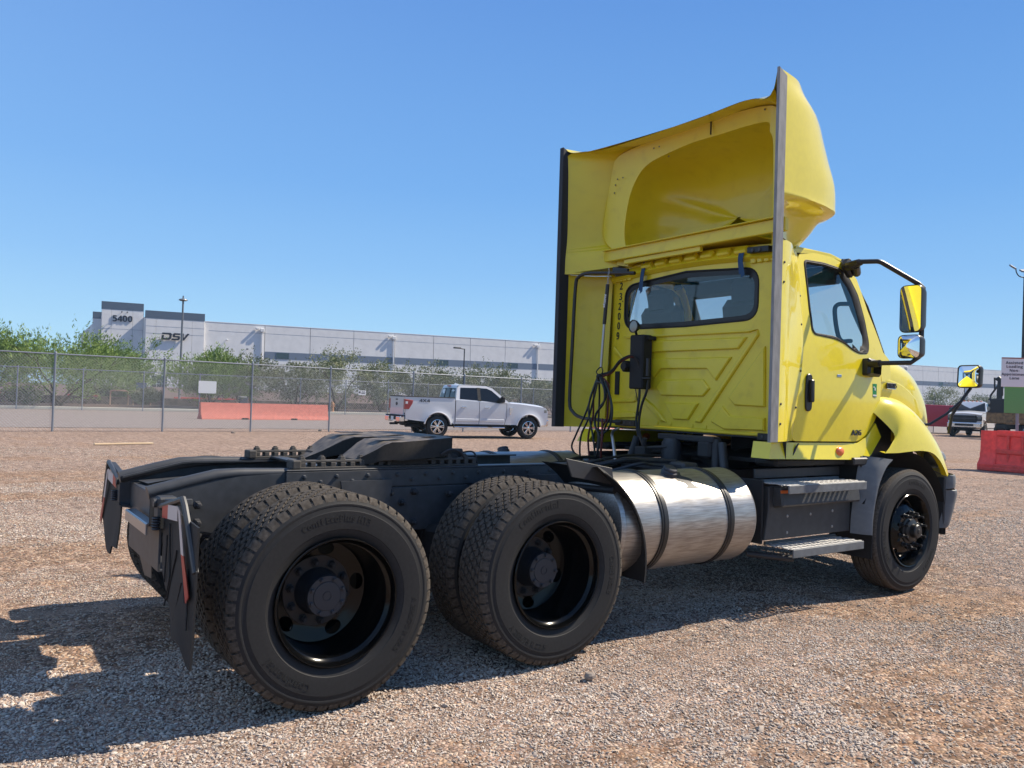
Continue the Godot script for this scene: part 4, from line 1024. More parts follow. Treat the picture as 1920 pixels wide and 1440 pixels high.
func truck_rear_wall(T: Node3D) -> void:
	var W := sub("rear_wall", T)
	var outer := rp([Vector2(-1.0, 1.28), Vector2(1.0, 1.28), Vector2(1.03, 1.75), Vector2(1.0, 2.35), Vector2(.93, 2.72), Vector2(-.93, 2.72), Vector2(-1.0, 2.35), Vector2(-1.03, 1.75)], [.04, .04, .05, .2, .16, .16, .2, .05], 5)
	var hole := rp([Vector2(-.745, 2.150), Vector2(0, 2.135), Vector2(.745, 2.150), Vector2(.745, 2.548), Vector2(0, 2.600), Vector2(-.745, 2.548)], [.13, 0, .13, .13, 0, .13], 7)
	var bulge = func(p: Vector2) -> Vector3:
		return Vector3(RW + .10 * pow(clampf((absf(p.x) - .78) / .26, 0, 1), 2.2), p.y, p.x)
	var b := B.new()
	ringpatch(b, Vector2(0, 2.34), outer, hole, 14, bulge)
	obj("wall_panel", b, M.yellow_inner, W, 30)
	# side returns of the wall
	for s in [-1.0, 1.0]:
		var rt := B.new()
		rt.grid([PackedVector3Array([Vector3(RW + .06, 1.28, s * .98), Vector3(RW + .06, 2.68, s * .93)]), PackedVector3Array([Vector3(RW + .14, 1.28, s * 1.03), Vector3(RW + .14, 2.68, s * .93)])])
		obj("wall_return", rt, M.yellow_inner, W)
	# window: printed black border on the glass
	var rim := B.new()
	var h2 := PackedVector2Array()
	for q in hole: h2.push_back(Vector2(q.x * .945, 2.345 + (q.y - 2.345) * .80))
	ringpatch(rim, Vector2(0, 2.34), hole, h2, 1, func(p): return Vector3(RW + .006, p.y, p.x))
	obj("window_border", rim, M.black, W)
	var g := B.new(); g.prism(hole, RW + .009, RW + .013, Transform3D(Basis(Vector3(0, 0, 1), Vector3(0, 1, 0), Vector3(1, 0, 0)), Vector3.ZERO))
	obj("window_glass", g, M.glass, W)
	var wt := PackedVector3Array()
	for q in hole: wt.push_back(Vector3(RW + .002, q.y, q.x))
	obj("window_seal", B.new().tube(wt, .009, 6, false, true), M.matte_black, W)
	# stiffening panels pressed into the sheet; their outlines lie on the wall
	var k := 460.0 / 1440.0
	var shapes := [
		[520, 628, 1195, 602, 1143, 672, 560, 694], [630, 728, 1105, 718, 1012, 856, 962, 788, 690, 788, 650, 840, 600, 780],
		[690, 852, 935, 848, 976, 903, 938, 950, 692, 944, 662, 896], [712, 985, 910, 990, 850, 1088, 764, 1084],
		[1302, 655, 1300, 1012, 1124, 1002, 1088, 956], [985, 1098, 1050, 1008, 1092, 1062, 1298, 1076, 1296, 1152, 1062, 1144],
		[470, 600, 1258, 556, 1206, 575, 500, 612], [1258, 560, 1232, 600, 935, 1040, 888, 1100, 925, 1104, 1265, 588],
		[405, 1030, 530, 1040, 560, 1075, 400, 1078], [415, 655, 470, 720, 470, 735, 412, 690], [590, 955, 645, 1000, 720, 1098, 690, 1095, 600, 1000],
		[405, 965, 520, 968, 545, 940, 545, 975, 530, 985, 402, 985]]
	for s in shapes:
		var p := PackedVector2Array()
		for i in range(0, s.size(), 2):
			var w := ux(1020 + s[i] * k, 440 + s[i + 1] * k, RW); p.push_back(Vector2(w.z, w.y))
		var q := B.new(); q.prism(p, RW + .004, RW - .019, Transform3D(Basis(Vector3(0, 0, 1), Vector3(0, 1, 0), Vector3(1, 0, 0)), Vector3.ZERO), .009)
		obj("pressed_panel", q, M.yellow_inner, W, 20)
	# black louvre
	var lv := ux(1158, 718, RW)
	obj("vent", B.new().box(Vector3(RW - .006, lv.y, lv.z), Vector3(.014, .215, .055), .003), M.matte_black, W)
	for q in [[1232, 793], [1256, 795], [1297, 798], [1322, 801]]:
		var c := ux(q[0], q[1], RW - .002)
		obj("plug", B.new().lathe([Vector2(.017, .0), Vector2(.017, .004), Vector2(.0001, .005)], Transform3D(Basis(Vector3.UP, -PI / 2), c), 14), M.yellow_inner, W)
	obj("lower_flange", B.new().box(Vector3(RW + .02, 1.265, 0), Vector3(.05, .03, 1.96), .008), M.yellow_inner, W)
	for q in [[-.66, 1.293], [.93, 1.250]]:
		obj("hinge_bracket", B.new().box(Vector3(RW - .025, q[1], q[0]), Vector3(.035, .055, .26), .006), M.black, W)
		for j in 3: 
			var bo := obj("bracket_bolt", WH.bolt, M.frame, W); bo.position = Vector3(RW - .043, q[1], q[0] - .08 + j * .08); bo.basis = Basis(Vector3.UP, -PI / 2) * Basis.from_scale(Vector3(1.1, 1.1, .5))
	# fleet number running down the left edge
	for q in [["2", 1165, 537], ["3", 1164, 556.5], ["2", 1162, 575], ["0", 1161, 593.5], ["0", 1160, 611.5], ["9", 1158.5, 630]]:
		var c := ux(q[1], q[2], RW - .001)
		obj("number", B.new().add(text_b(q[0], .068, .002), Transform3D(Basis(Vector3(0, 0, 1), Vector3(0, 1, 0), Vector3(-1, 0, 0)) * Basis.from_scale(Vector3(.82, 1, 1)), Vector3(RW - .0015, c.y, c.z))), M.black, W, 0.0)
	var dt := ux(1168, 565, RW); obj("number", B.new().lathe([Vector2(.007, 0), Vector2(.0001, .001)], Transform3D(Basis(Vector3.UP, -PI / 2), Vector3(RW - .002, dt.y, dt.z)), 12), M.black, W)
	# ribbed ledge under the roof fairing
	var lg := B.new()
	var row0 := []; var row1 := []; var row2 := []
	for i in 21:
		var z := lerpf(-.90, .90, i / 20.0); var y := 2.66 - .045 * pow(absf(z) / .9, 2)
		row0.append(Vector3(RW - .005, y - .03, z)); row1.append(Vector3(RW - .045, y, z)); row2.append(Vector3(RW + .02, y + .10, z))
	lg.grid([PackedVector3Array(row0), PackedVector3Array(row1), PackedVector3Array(row2)])
	obj("roof_ledge", lg, M.yellow_inner, W, 20)
	for i in 7:
		var z := lerpf(-.44, .60, i / 6.0)
		obj("ledge_rib", B.new().box(Vector3(RW - .028, 2.705 - .03 * z * z, z), Vector3(.05, .07, .125), .012, Basis(Vector3(0, 0, 1), -.6)), M.yellow_inner, W)
	for i in 4:
		obj("ledge_tab", B.new().box(Vector3(RW - .012, 2.615, -.86 + i * .058), Vector3(.02, .045, .045), .006), M.yellow_inner, W)
		obj("ledge_tab", B.new().box(Vector3(RW - .012, 2.605, .70 + i * .062), Vector3(.02, .045, .050), .006), M.yellow_inner, W)
	# cloth straps and mounting brackets
	for q in [[[1211, 488], [1207, 500], [1204, 515], [1200, 545], .030], [[1397, 461], [1390, 475], [1388, 490], [1390, 514], .034]]:
		var p := []
		for i in 4: p.append(ux(q[i][0], q[i][1], RW - [.03, .055, .045, .03][i]))
		var rows := []
		var c := cr(p, 5)
		for i in c.size(): rows.append(PackedVector3Array([c[i] + Vector3(0, .004, -q[4] * .7), c[i] + Vector3(.002, 0, 0), c[i] + Vector3(0, -.004, q[4] * .7)]))
		obj("strap", sheet(rows, Vector3(.003, 0, 0)), M.blue_strap, W)
		obj("strap", sheet([PackedVector3Array([c[9] + Vector3(-.004, 0, -.004), c[9] + Vector3(-.004, 0, .022)]), PackedVector3Array([c[15] + Vector3(-.012, -.03, .01), c[15] + Vector3(-.012, -.01, .04)])], Vector3(.003, 0, 0)), M.blue_strap, W)
	var rb := ux(1424, 468, RW - .06)
	obj("fairing_bracket", B.new().box(rb, Vector3(.05, .045, .20), .004, Basis(Vector3.RIGHT, .05)), M.black, W)
	for j in 2:
		var c := ux(1411 + j * 13, 469 - j * 1.5, RW - .088)
		obj("bracket_bolt", B.new().lathe([Vector2(.013, 0), Vector2(.013, .004), Vector2(.009, .005), Vector2(.0001, .005)], Transform3D(Basis(Vector3.UP, -PI / 2), c), 12), M.frame, W)

func door_rear(y: float) -> float:
	var k := [[1.0, 3.56], [1.231, 3.576], [1.549, 3.61], [1.714, 3.648], [1.881, 3.682], [2.139, 3.705], [2.474, 3.762], [2.80, 3.80]]
	for i in 7:
		if y <= k[i + 1][0]: return lerpf(k[i][1], k[i + 1][1], (y - k[i][0]) / (k[i + 1][0] - k[i][0]))
	return 3.80
func truck_fairing(T: Node3D) -> void:
	var F := sub("roof_fairing", T)
	# plan outlines at several heights, from the right trailing edge round the nose to the centre line
	var lv := [
		[2.665, [3.13, 1.20, 3.30, 1.13, 3.46, 1.035, 3.62, .930, 3.82, .80, 3.96, .50, 4.00, 0.0]],
		[2.74, [3.13, 1.20, 3.30, 1.130, 3.44, 1.020, 3.62, .930, 3.88, .86, 4.08, .56, 4.14, 0.0]],
		[2.86, [3.13, 1.20, 3.30, 1.130, 3.44, 1.025, 3.66, .965, 3.95, .92, 4.19, .62, 4.25, 0.0]],
		[2.94, [3.13, 1.20, 3.31, 1.140, 3.47, 1.050, 3.72, 1.020, 4.00, .960, 4.22, .65, 4.29, 0.0]],
		[2.985, [3.13, 1.20, 3.35, 1.180, 3.58, 1.155, 3.86, 1.110, 4.10, 1.005, 4.29, .66, 4.36, 0.0]],
		[3.03, [3.13, 1.20, 3.36, 1.182, 3.60, 1.160, 3.87, 1.115, 4.11, 1.010, 4.30, .67, 4.37, 0.0]],
		[3.20, [3.13, 1.20, 3.36, 1.184, 3.60, 1.162, 3.87, 1.115, 4.10, 1.005, 4.29, .67, 4.36, 0.0]],
		[3.36, [3.13, 1.20, 3.36, 1.184, 3.60, 1.158, 3.84, 1.100, 4.04, .985, 4.22, .65, 4.30, 0.0]],
		[3.52, [3.13, 1.20, 3.36, 1.183, 3.59, 1.150, 3.81, 1.085, 3.99, .960, 4.15, .63, 4.22, 0.0]],
		[3.68, [3.13, 1.20, 3.35, 1.180, 3.57, 1.140, 3.78, 1.060, 3.95, .930, 4.09, .60, 4.15, 0.0]],
		[3.79, [3.13, 1.20, 3.32, 1.170, 3.51, 1.118, 3.69, 1.025, 3.83, .880, 3.94, .56, 3.98, 0.0]],
		[3.845, [3.13, 1.20, 3.29, 1.172, 3.46, 1.122, 3.62, 1.030, 3.74, .880, 3.84, .55, 3.87, 0.0]],
		[3.85, [3.13, 1.19, 3.17, 1.12, 3.22, 1.0, 3.26, .90, 3.27, .750, 3.27, .40, 3.27, 0.0]]]
	var tops := [0.0, 0.0, .006, .002, -.008, -.025, -.035]
	var tops2 := [-.01, -.145, -.15, -.11, -.088, -.098, -.098]
	var tops3 := [-.01, -.055, -.062, -.070, -.085, -.095, -.098]
	var rows := []
	for l in lv:
		var row := []
		for i in 7: row.append(Vector3(l[1][i * 2], l[0] + ((tops2[i] if l[0] > 3.847 else tops[i]) if l[0] > 3.8 else 0.0), l[1][i * 2 + 1]))
		for i in range(5, -1, -1): row.append(Vector3(row[i].x, row[i].y + ((tops3[i] - tops2[i]) if l[0] > 3.847 else 0.0), -row[i].z))
		rows.append(row)
	var net := surf(rows.slice(0, rows.size() - 1), 5, 3)
	var sk := B.new(); sk.grid(net)
	sk.grid([cr(rows[rows.size() - 2], 5), cr(rows[rows.size() - 1], 5)])
	obj("outer_skin", sk, M.yellow, F, 50)
	# the rear: trailing edge, sloping return, flange with its opening and the hollow nose
	var edge := [Vector3(3.15, 2.66, -1.185), Vector3(3.15, 2.80, -1.185), Vector3(3.15, 2.95, -1.185), Vector3(3.15, 3.15, -1.185), Vector3(3.15, 3.42, -1.185), Vector3(3.15, 3.68, -1.18), Vector3(3.165, 3.785, -1.14), Vector3(3.24, 3.782, -.92), Vector3(3.27, 3.765, -.33), Vector3(3.27, 3.748, .28), Vector3(3.27, 3.757, .62), Vector3(3.265, 3.752, .86), Vector3(3.23, 3.70, 1.03), Vector3(3.165, 3.695, 1.15), Vector3(3.15, 3.2, 1.185), Vector3(3.15, 2.66, 1.185)]
	var FX := 3.49
	var fo := []; var fi := []
	for q in [[1160, 500], [1157, 477], [1137, 453], [1135, 420], [1143, 367], [1152, 316], [1160, 297], [1187, 280], [1267, 247], [1333, 225], [1393, 208], [1440, 198]]: fo.append(ux(q[0], q[1], FX))
	for q in [[1178, 500], [1175, 470], [1171, 448], [1172, 417], [1181, 367], [1196, 331], [1216, 307], [1253, 287], [1300, 267], [1350, 252], [1405, 235], [1440, 229]]: fi.append(ux(q[0], q[1], FX))
	fo.append_array([Vector3(FX, 3.72, .95), Vector3(FX, 3.62, 1.0), Vector3(FX, 3.2, 1.0), Vector3(FX, 2.66, .98)])
	fi.append_array([Vector3(FX, 3.56, .86), Vector3(FX, 3.48, .89), Vector3(FX, 3.2, .90), Vector3(FX, 2.70, .90)])
	var e2 := cr(edge, 5); var o2 := cr(fo, 5); var i2 := cr(fi, 5)
	obj("inner_return", B.new().grid([e2, o2]), M.yellow_inner, F, 40)
	var lip := PackedVector3Array()
	for p in o2: lip.push_back(p + Vector3(-.032, 0, 0) + Vector3(0, 3.2 - p.y, -p.z).normalized() * .014)
	obj("flange", B.new().grid([o2, lip, i2, (func():
		var q := PackedVector3Array()
		for p in i2: q.push_back(p + Vector3(.05, 0, 0))
		return q).call()]), M.yellow_inner, F, 30)
	var bowl := []
	var cen := Vector3(FX, 3.12, .10)
	for l in [[.05, 1.0], [.16, 1.01], [.34, .95], [.47, .83], [.57, .60], [.61, .35], [.62, .02]]:
		var row := PackedVector3Array()
		for p in i2:
			var d := p - cen; d.x = 0
			var q: Vector3 = cen + d * l[1] + Vector3(l[0], 0, 0)
			var g1: float = (q.y - 3.25) + .42 * (q.z + .3); var g2: float = (q.y - 3.02) + .42 * (q.z + .3)
			q.x -= (.05 * exp(-g1 * g1 * 260.0) + .04 * exp(-g2 * g2 * 260.0)) * smoothstep(.1, .45, l[0])
			row.push_back(q)
		bowl.append(row)
	obj("inner_shell", B.new().grid(bowl), M.yellow_inner, F, 60)
	obj("side_shelf", B.new().prism(V2([3.16, -1.175, 3.30, -1.12, 3.44, -1.03, 3.52, -.92, 3.52, -.72, 3.42, -.72]), -2.670, -2.658, Transform3D(Basis(Vector3.RIGHT, PI / 2), Vector3.ZERO)), M.yellow_inner, F)
	obj("shell_floor", B.new().box(Vector3(3.66, 2.785, .0), Vector3(.38, .01, 1.5)), M.yellow_inner, F)
	obj("cross_bar", B.new().box(Vector3(3.425, 2.815, .09), Vector3(.04, .10, 1.98), .006, Basis(Vector3.RIGHT, .004)).box(Vector3(3.40, 2.868, .09), Vector3(.06, .008, 1.94), .002), M.yellow_inner, F)
	obj("bar_stiffener", B.new().box(Vector3(3.45, 2.745, -.20), Vector3(.04, .04, .9), .004), M.yellow_inner, F)
	var seam := B.new().box(ux(1333, 238, FX - .035), Vector3(.012, .125, .006))
	obj("flange_seam", seam, M.matte_black, F)
	for q in [[1158, 336], [1168, 333], [1154, 347], [1152, 362], [1226, 278], [1236, 275], [1254, 293], [1434, 205]]:
		obj("rivet", B.new().lathe([Vector2(.008, .0), Vector2(.006, .003), Vector2(.0001, .004)], Transform3D(Basis(Vector3.UP, -PI / 2), ux(q[0], q[1], FX - .033)), 8), M.frame, F)
	# side extenders with rubber trailing edges, screws and hem
	for s in [1.0, -1.0]:
		var E := sub("side_extender", T)
		var rr := []
		for y in [1.235, 1.5, 1.9, 2.3, 2.66]:
			var xf: float = door_rear(y)
			rr.append([Vector3(3.13, y, s * 1.20), Vector3(3.24, y, s * 1.190), Vector3(3.34, y, s * 1.165), Vector3(3.42, y, s * 1.130), Vector3(lerpf(3.42, xf, .55), y, s * lerpf(1.130, zside(xf, y) + .012, .62)), Vector3(xf - .012, y, s * (zside(xf, y) + .012)), Vector3(xf - .008, y, s * (zside(xf, y) - .03))])
		obj("outer_panel", B.new().grid(surf(rr, 4, 3)), M.yellow, E, 50)
		var ir := []
		for y in [1.235, 2.66]:
			ir.append(PackedVector3Array([Vector3(3.15, y, s * 1.185), Vector3(3.22, y, s * 1.17), Vector3(3.34, y, s * 1.13), Vector3(3.46, y, s * 1.05), Vector3(3.56, y, s * (.99 if y < 2 else .93))]))
		obj("inner_panel", B.new().grid(ir), M.yellow_inner, E, 50)
		var st := B.new()
		var tip := 3.845
		if s > 0:
			st.prism(V2([3.118, 1.232, 3.205, 1.232, 3.205, 3.80, 3.118, tip]), 1.194, 1.216, Transform3D.IDENTITY, .003)
		else:
			st.prism(V2([3.105, 1.232, 3.215, 1.232, 3.215, 3.80, 3.105, tip]), -1.216, -1.165, Transform3D.IDENTITY, .003)
		obj("edge_strip", st, M.strip if s > 0 else M.rubber_strip, E)
		for y in [1.36, 1.50, 2.36, 2.50]:
			obj("screw", B.new().lathe([Vector2(.010, .0), Vector2(.008, .006), Vector2(.0001, .007)], Transform3D(Basis.IDENTITY if s > 0 else Basis(Vector3.UP, PI), Vector3(3.262, y, s * 1.186)), 8), M.frame, E)
		for y in [1.48, 1.75, 2.10, 2.32]:
			obj("screw", B.new().lathe([Vector2(.009, .0), Vector2(.007, .005), Vector2(.0001, .006)], Transform3D(Basis.IDENTITY if s > 0 else Basis(Vector3.UP, PI), Vector3(door_rear(y) - .04, y, s * (zside(3.6, y) + .022))), 8), M.frame, E)
		obj("extender_joint", B.new().tube([Vector3(3.13, 2.662, s * 1.202), Vector3(3.24, 2.662, s * 1.193), Vector3(3.33, 2.655, s * 1.160)], .004, 5), M.matte_black, E)
	# grab tube along the left extender
	var gt := []
	for q in [[1190, 512], [1130, 512], [1100, 513], [1085, 520], [1079, 540], [1073, 650], [1068, 750], [1074, 772], [1090, 783], [1120, 787], [1165, 792]]: gt.append(ux(q[0], q[1], 3.17))
	obj("grab_tube", B.new().tube(cr(gt, 4), .016, 10), M.black, T)

func truck_front(T: Node3D) -> void:
	# bonnet: sections from the scuttle to the nose
	var rows := []
	for q in [[4.80, 2.00, 1.000, 1.88], [4.98, 1.985, .998, 1.865], [5.20, 1.965, .985, 1.835], [5.42, 1.93, .960, 1.78], [5.62, 1.87, .925, 1.69], [5.80, 1.78, .880, 1.57], [5.97, 1.63, .81, 1.40], [6.10, 1.44, .72, 1.2], [6.17, 1.15, .66, 1.0]]:
		var row := []
		var x: float = q[0]; var yt: float = q[1]; var w: float = q[2]; var ys: float = q[3]
		row.append_array([Vector3(x, 1.22 if x < 5.7 else 1.0, w * .985), Vector3(x, lerpf(1.22 if x < 5.7 else 1.0, ys, .5), w * 1.0), Vector3(x, ys - .10, w), Vector3(x, ys, w * .975), Vector3(x, lerpf(ys, yt, .55), w * .90), Vector3(x, lerpf(ys, yt, .86), w * .70), Vector3(x, lerpf(ys, yt, .97), w * .38), Vector3(x, yt, 0)])
		for i in range(6, -1, -1): row.append(Vector3(row[i].x, row[i].y, -row[i].z))
		rows.append(row)
	var H := sub("bonnet", T)
	obj("bonnet_skin", B.new().grid(surf(rows, 3, 4)), M.yellow, H, 60)
	obj("grille", B.new().box(Vector3(6.10, 1.1, 0), Vector3(.1, .6, 1.2), .04), M.black, H)
	# crease that divides the upper bonnet from its side
	for s in [1.0, -1.0]:
		var ln := []; var ln2 := []
		for q in [[4.81, 1.755, 1.003], [5.0, 1.735, 1.002], [5.2, 1.695, .990], [5.42, 1.61, .965], [5.62, 1.50, .932], [5.80, 1.34, .888]]: ln.append(Vector3(q[0], q[1], s * (q[2] + .002)))
		for q in ln: ln2.append(q + Vector3(0, -.018, s * .010))
		var a := cr(ln, 6); var b2 := cr(ln2, 6)
		var low := PackedVector3Array()
		for p in b2: low.push_back(p + Vector3(0, -.16, s * -.008))
		obj("side_crease", B.new().grid([a, b2, low]), M.yellow, H, 40)
		if s > 0:
			obj("badge", B.new().box(Vector3(4.955, 1.690, 1.022), Vector3(.125, .046, .012), .003).add(text_b("LT625", .040, .004), Transform3D(Basis.from_scale(Vector3(1.05, 1, 1)), Vector3(4.955, 1.690, 1.030))), M.hub, H)
			obj("badge_edge", B.new().box(Vector3(4.955, 1.664, 1.024), Vector3(.13, .008, .014), .002), M.chrome, H)
		# front wing
		var W := sub("front_wing", T)
		var net := []
		for q in [
			[4.64, 1.51, .985, 4.675, 1.44, 1.065, 4.800, 1.295, 1.145, 4.73, 1.21, 1.166, 4.635, 1.138, 1.170],
			[4.78, 1.600, .98, 4.81, 1.535, 1.09, 4.87, 1.40, 1.152, 4.85, 1.27, 1.180, 4.80, 1.14, 1.188],
			[4.95, 1.61, .975, 4.96, 1.535, 1.09, 4.97, 1.42, 1.155, 4.97, 1.28, 1.185, 4.96, 1.15, 1.197],
			[5.18, 1.575, .965, 5.19, 1.49, 1.08, 5.20, 1.385, 1.15, 5.18, 1.27, 1.185, 5.14, 1.155, 1.20],
			[5.40, 1.48, .94, 5.41, 1.38, 1.06, 5.41, 1.29, 1.135, 5.37, 1.205, 1.18, 5.31, 1.135, 1.197],
			[5.60, 1.34, .90, 5.61, 1.23, 1.03, 5.60, 1.155, 1.115, 5.53, 1.105, 1.165, 5.45, 1.075, 1.187],
			[5.78, 1.17, .84, 5.78, 1.07, .99, 5.74, 1.02, 1.085, 5.66, 1.00, 1.145, 5.56, .995, 1.175],
			[5.90, 1.00, .78, 5.88, .94, .95, 5.82, .925, 1.06, 5.73, .925, 1.13, 5.63, .925, 1.165]]:
			var row := []
			for i in 5: row.append(Vector3(q[i * 3], q[i * 3 + 1], s * q[i * 3 + 2]))
			net.append(row)
		var sm := surf(net, 5, 5)
		var lipr := []
		for r in sm: lipr.append(PackedVector3Array([r[r.size() - 1], r[r.size() - 1] + Vector3(0, .012, -s * .05)]))
		obj("wing_skin", B.new().grid(sm).grid(lipr), M.yellow, W, 50)
		var tri_b := B.new()
		panel(tri_b, V2([4.56, 1.10, 4.96, 1.10, 4.96, 1.52, 4.68, 1.52, 4.64, 1.40]), func(p): return Vector3(p.x, p.y, 1.03), .02)
		obj("wing_inner", tri_b if s > 0 else B.new().addz(tri_b), M.black, W)
		# wheel arch liner and grey splash guard behind the wheel
		var arc := []
		for i in 17:
			var aa := deg_to_rad(lerpf(-8, 158, i / 16.0))
			arc.append(PackedVector3Array([Vector3(5.02 + .66 * cos(aa), .50 + .64 * sin(aa), s * .55), Vector3(5.02 + .66 * cos(aa), .50 + .64 * sin(aa), s * 1.14)]))
		obj("arch_liner", B.new().grid(arc), M.matte_black, W, 60)
		var g0 := [[4.735, 1.085], [4.64, 1.02], [4.555, .90], [4.505, .76], [4.475, .62], [4.468, .495]]
		var g1 := [[4.47, 1.115], [4.435, 1.02], [4.405, .90], [4.375, .76], [4.355, .62], [4.35, .505]]
		var gr := []
		for i in 6:
			gr.append([Vector3(g0[i][0] + .02, g0[i][1], s * 1.05), Vector3(g0[i][0], g0[i][1], s * 1.165), Vector3(g0[i][0] - .02, g0[i][1] + .004, s * 1.182), Vector3(lerpf(g0[i][0], g1[i][0], .55), lerpf(g0[i][1], g1[i][1], .55), s * 1.150), Vector3(g1[i][0], g1[i][1], s * 1.06)])
		obj("splash_guard", B.new().grid(surf(gr, 2, 4)), M.plastic, W, 40)
		obj("guard_flap", B.new().box(Vector3(4.50, .42, s * .97), Vector3(.012, .24, .38), .002), M.rubber, W)
		obj("guard_inner", B.new().box(Vector3(4.46, .80, s * .88), Vector3(.02, .62, .40), .004), M.matte_black, W)
		obj("wing_filler", B.new().box(Vector3(4.55, 1.07, s * 1.0), Vector3(.46, .06, .20), .01), M.black, W)
	# bumper: two tiers round the corner
	var P := sub("bumper", T)
	for q in [[.815, .935, 0.0, M.plastic], [.47, .805, .012, M.plastic]]:
		var rr := []
		for y in [q[0], lerpf(q[0], q[1], .12), lerpf(q[0], q[1], .88), q[1]]:
			var e: float = (.0 if (y > q[0] + .001 and y < q[1] - .001) else .018) + .06 * smoothstep(.7, .47, y)
			var row := []
			for c in [[5.655, 1.130], [5.69, 1.175], [5.76, 1.172], [5.87, 1.11], [6.03, .95], [6.18, .65], [6.24, .3], [6.25, 0]]: row.append(Vector3(c[0] - e * .7 + q[2], y, c[1] - e * .7 + q[2]))
			for i in range(6, -1, -1): row.append(Vector3(row[i].x, row[i].y, -row[i].z))
			rr.append(row)
		obj("bumper_tier", B.new().grid(surf(rr, 3, 2)), q[3], P, 40)
	obj("bumper_back", B.new().box(Vector3(5.80, .68, 0), Vector3(.3, .42, 2.0), .04).box(Vector3(5.66, .70, 1.08), Vector3(.03, .42, .12), .008).box(Vector3(5.66, .70, -1.08), Vector3(.03, .42, .12), .008), M.dark_plastic, P)
	for s in [1.0, -1.0]: obj("headlamp", B.new().ball(Vector3(5.86, 1.06, s * .93), Vector3(.10, .09, .10), 14, 8), M.lens, T)

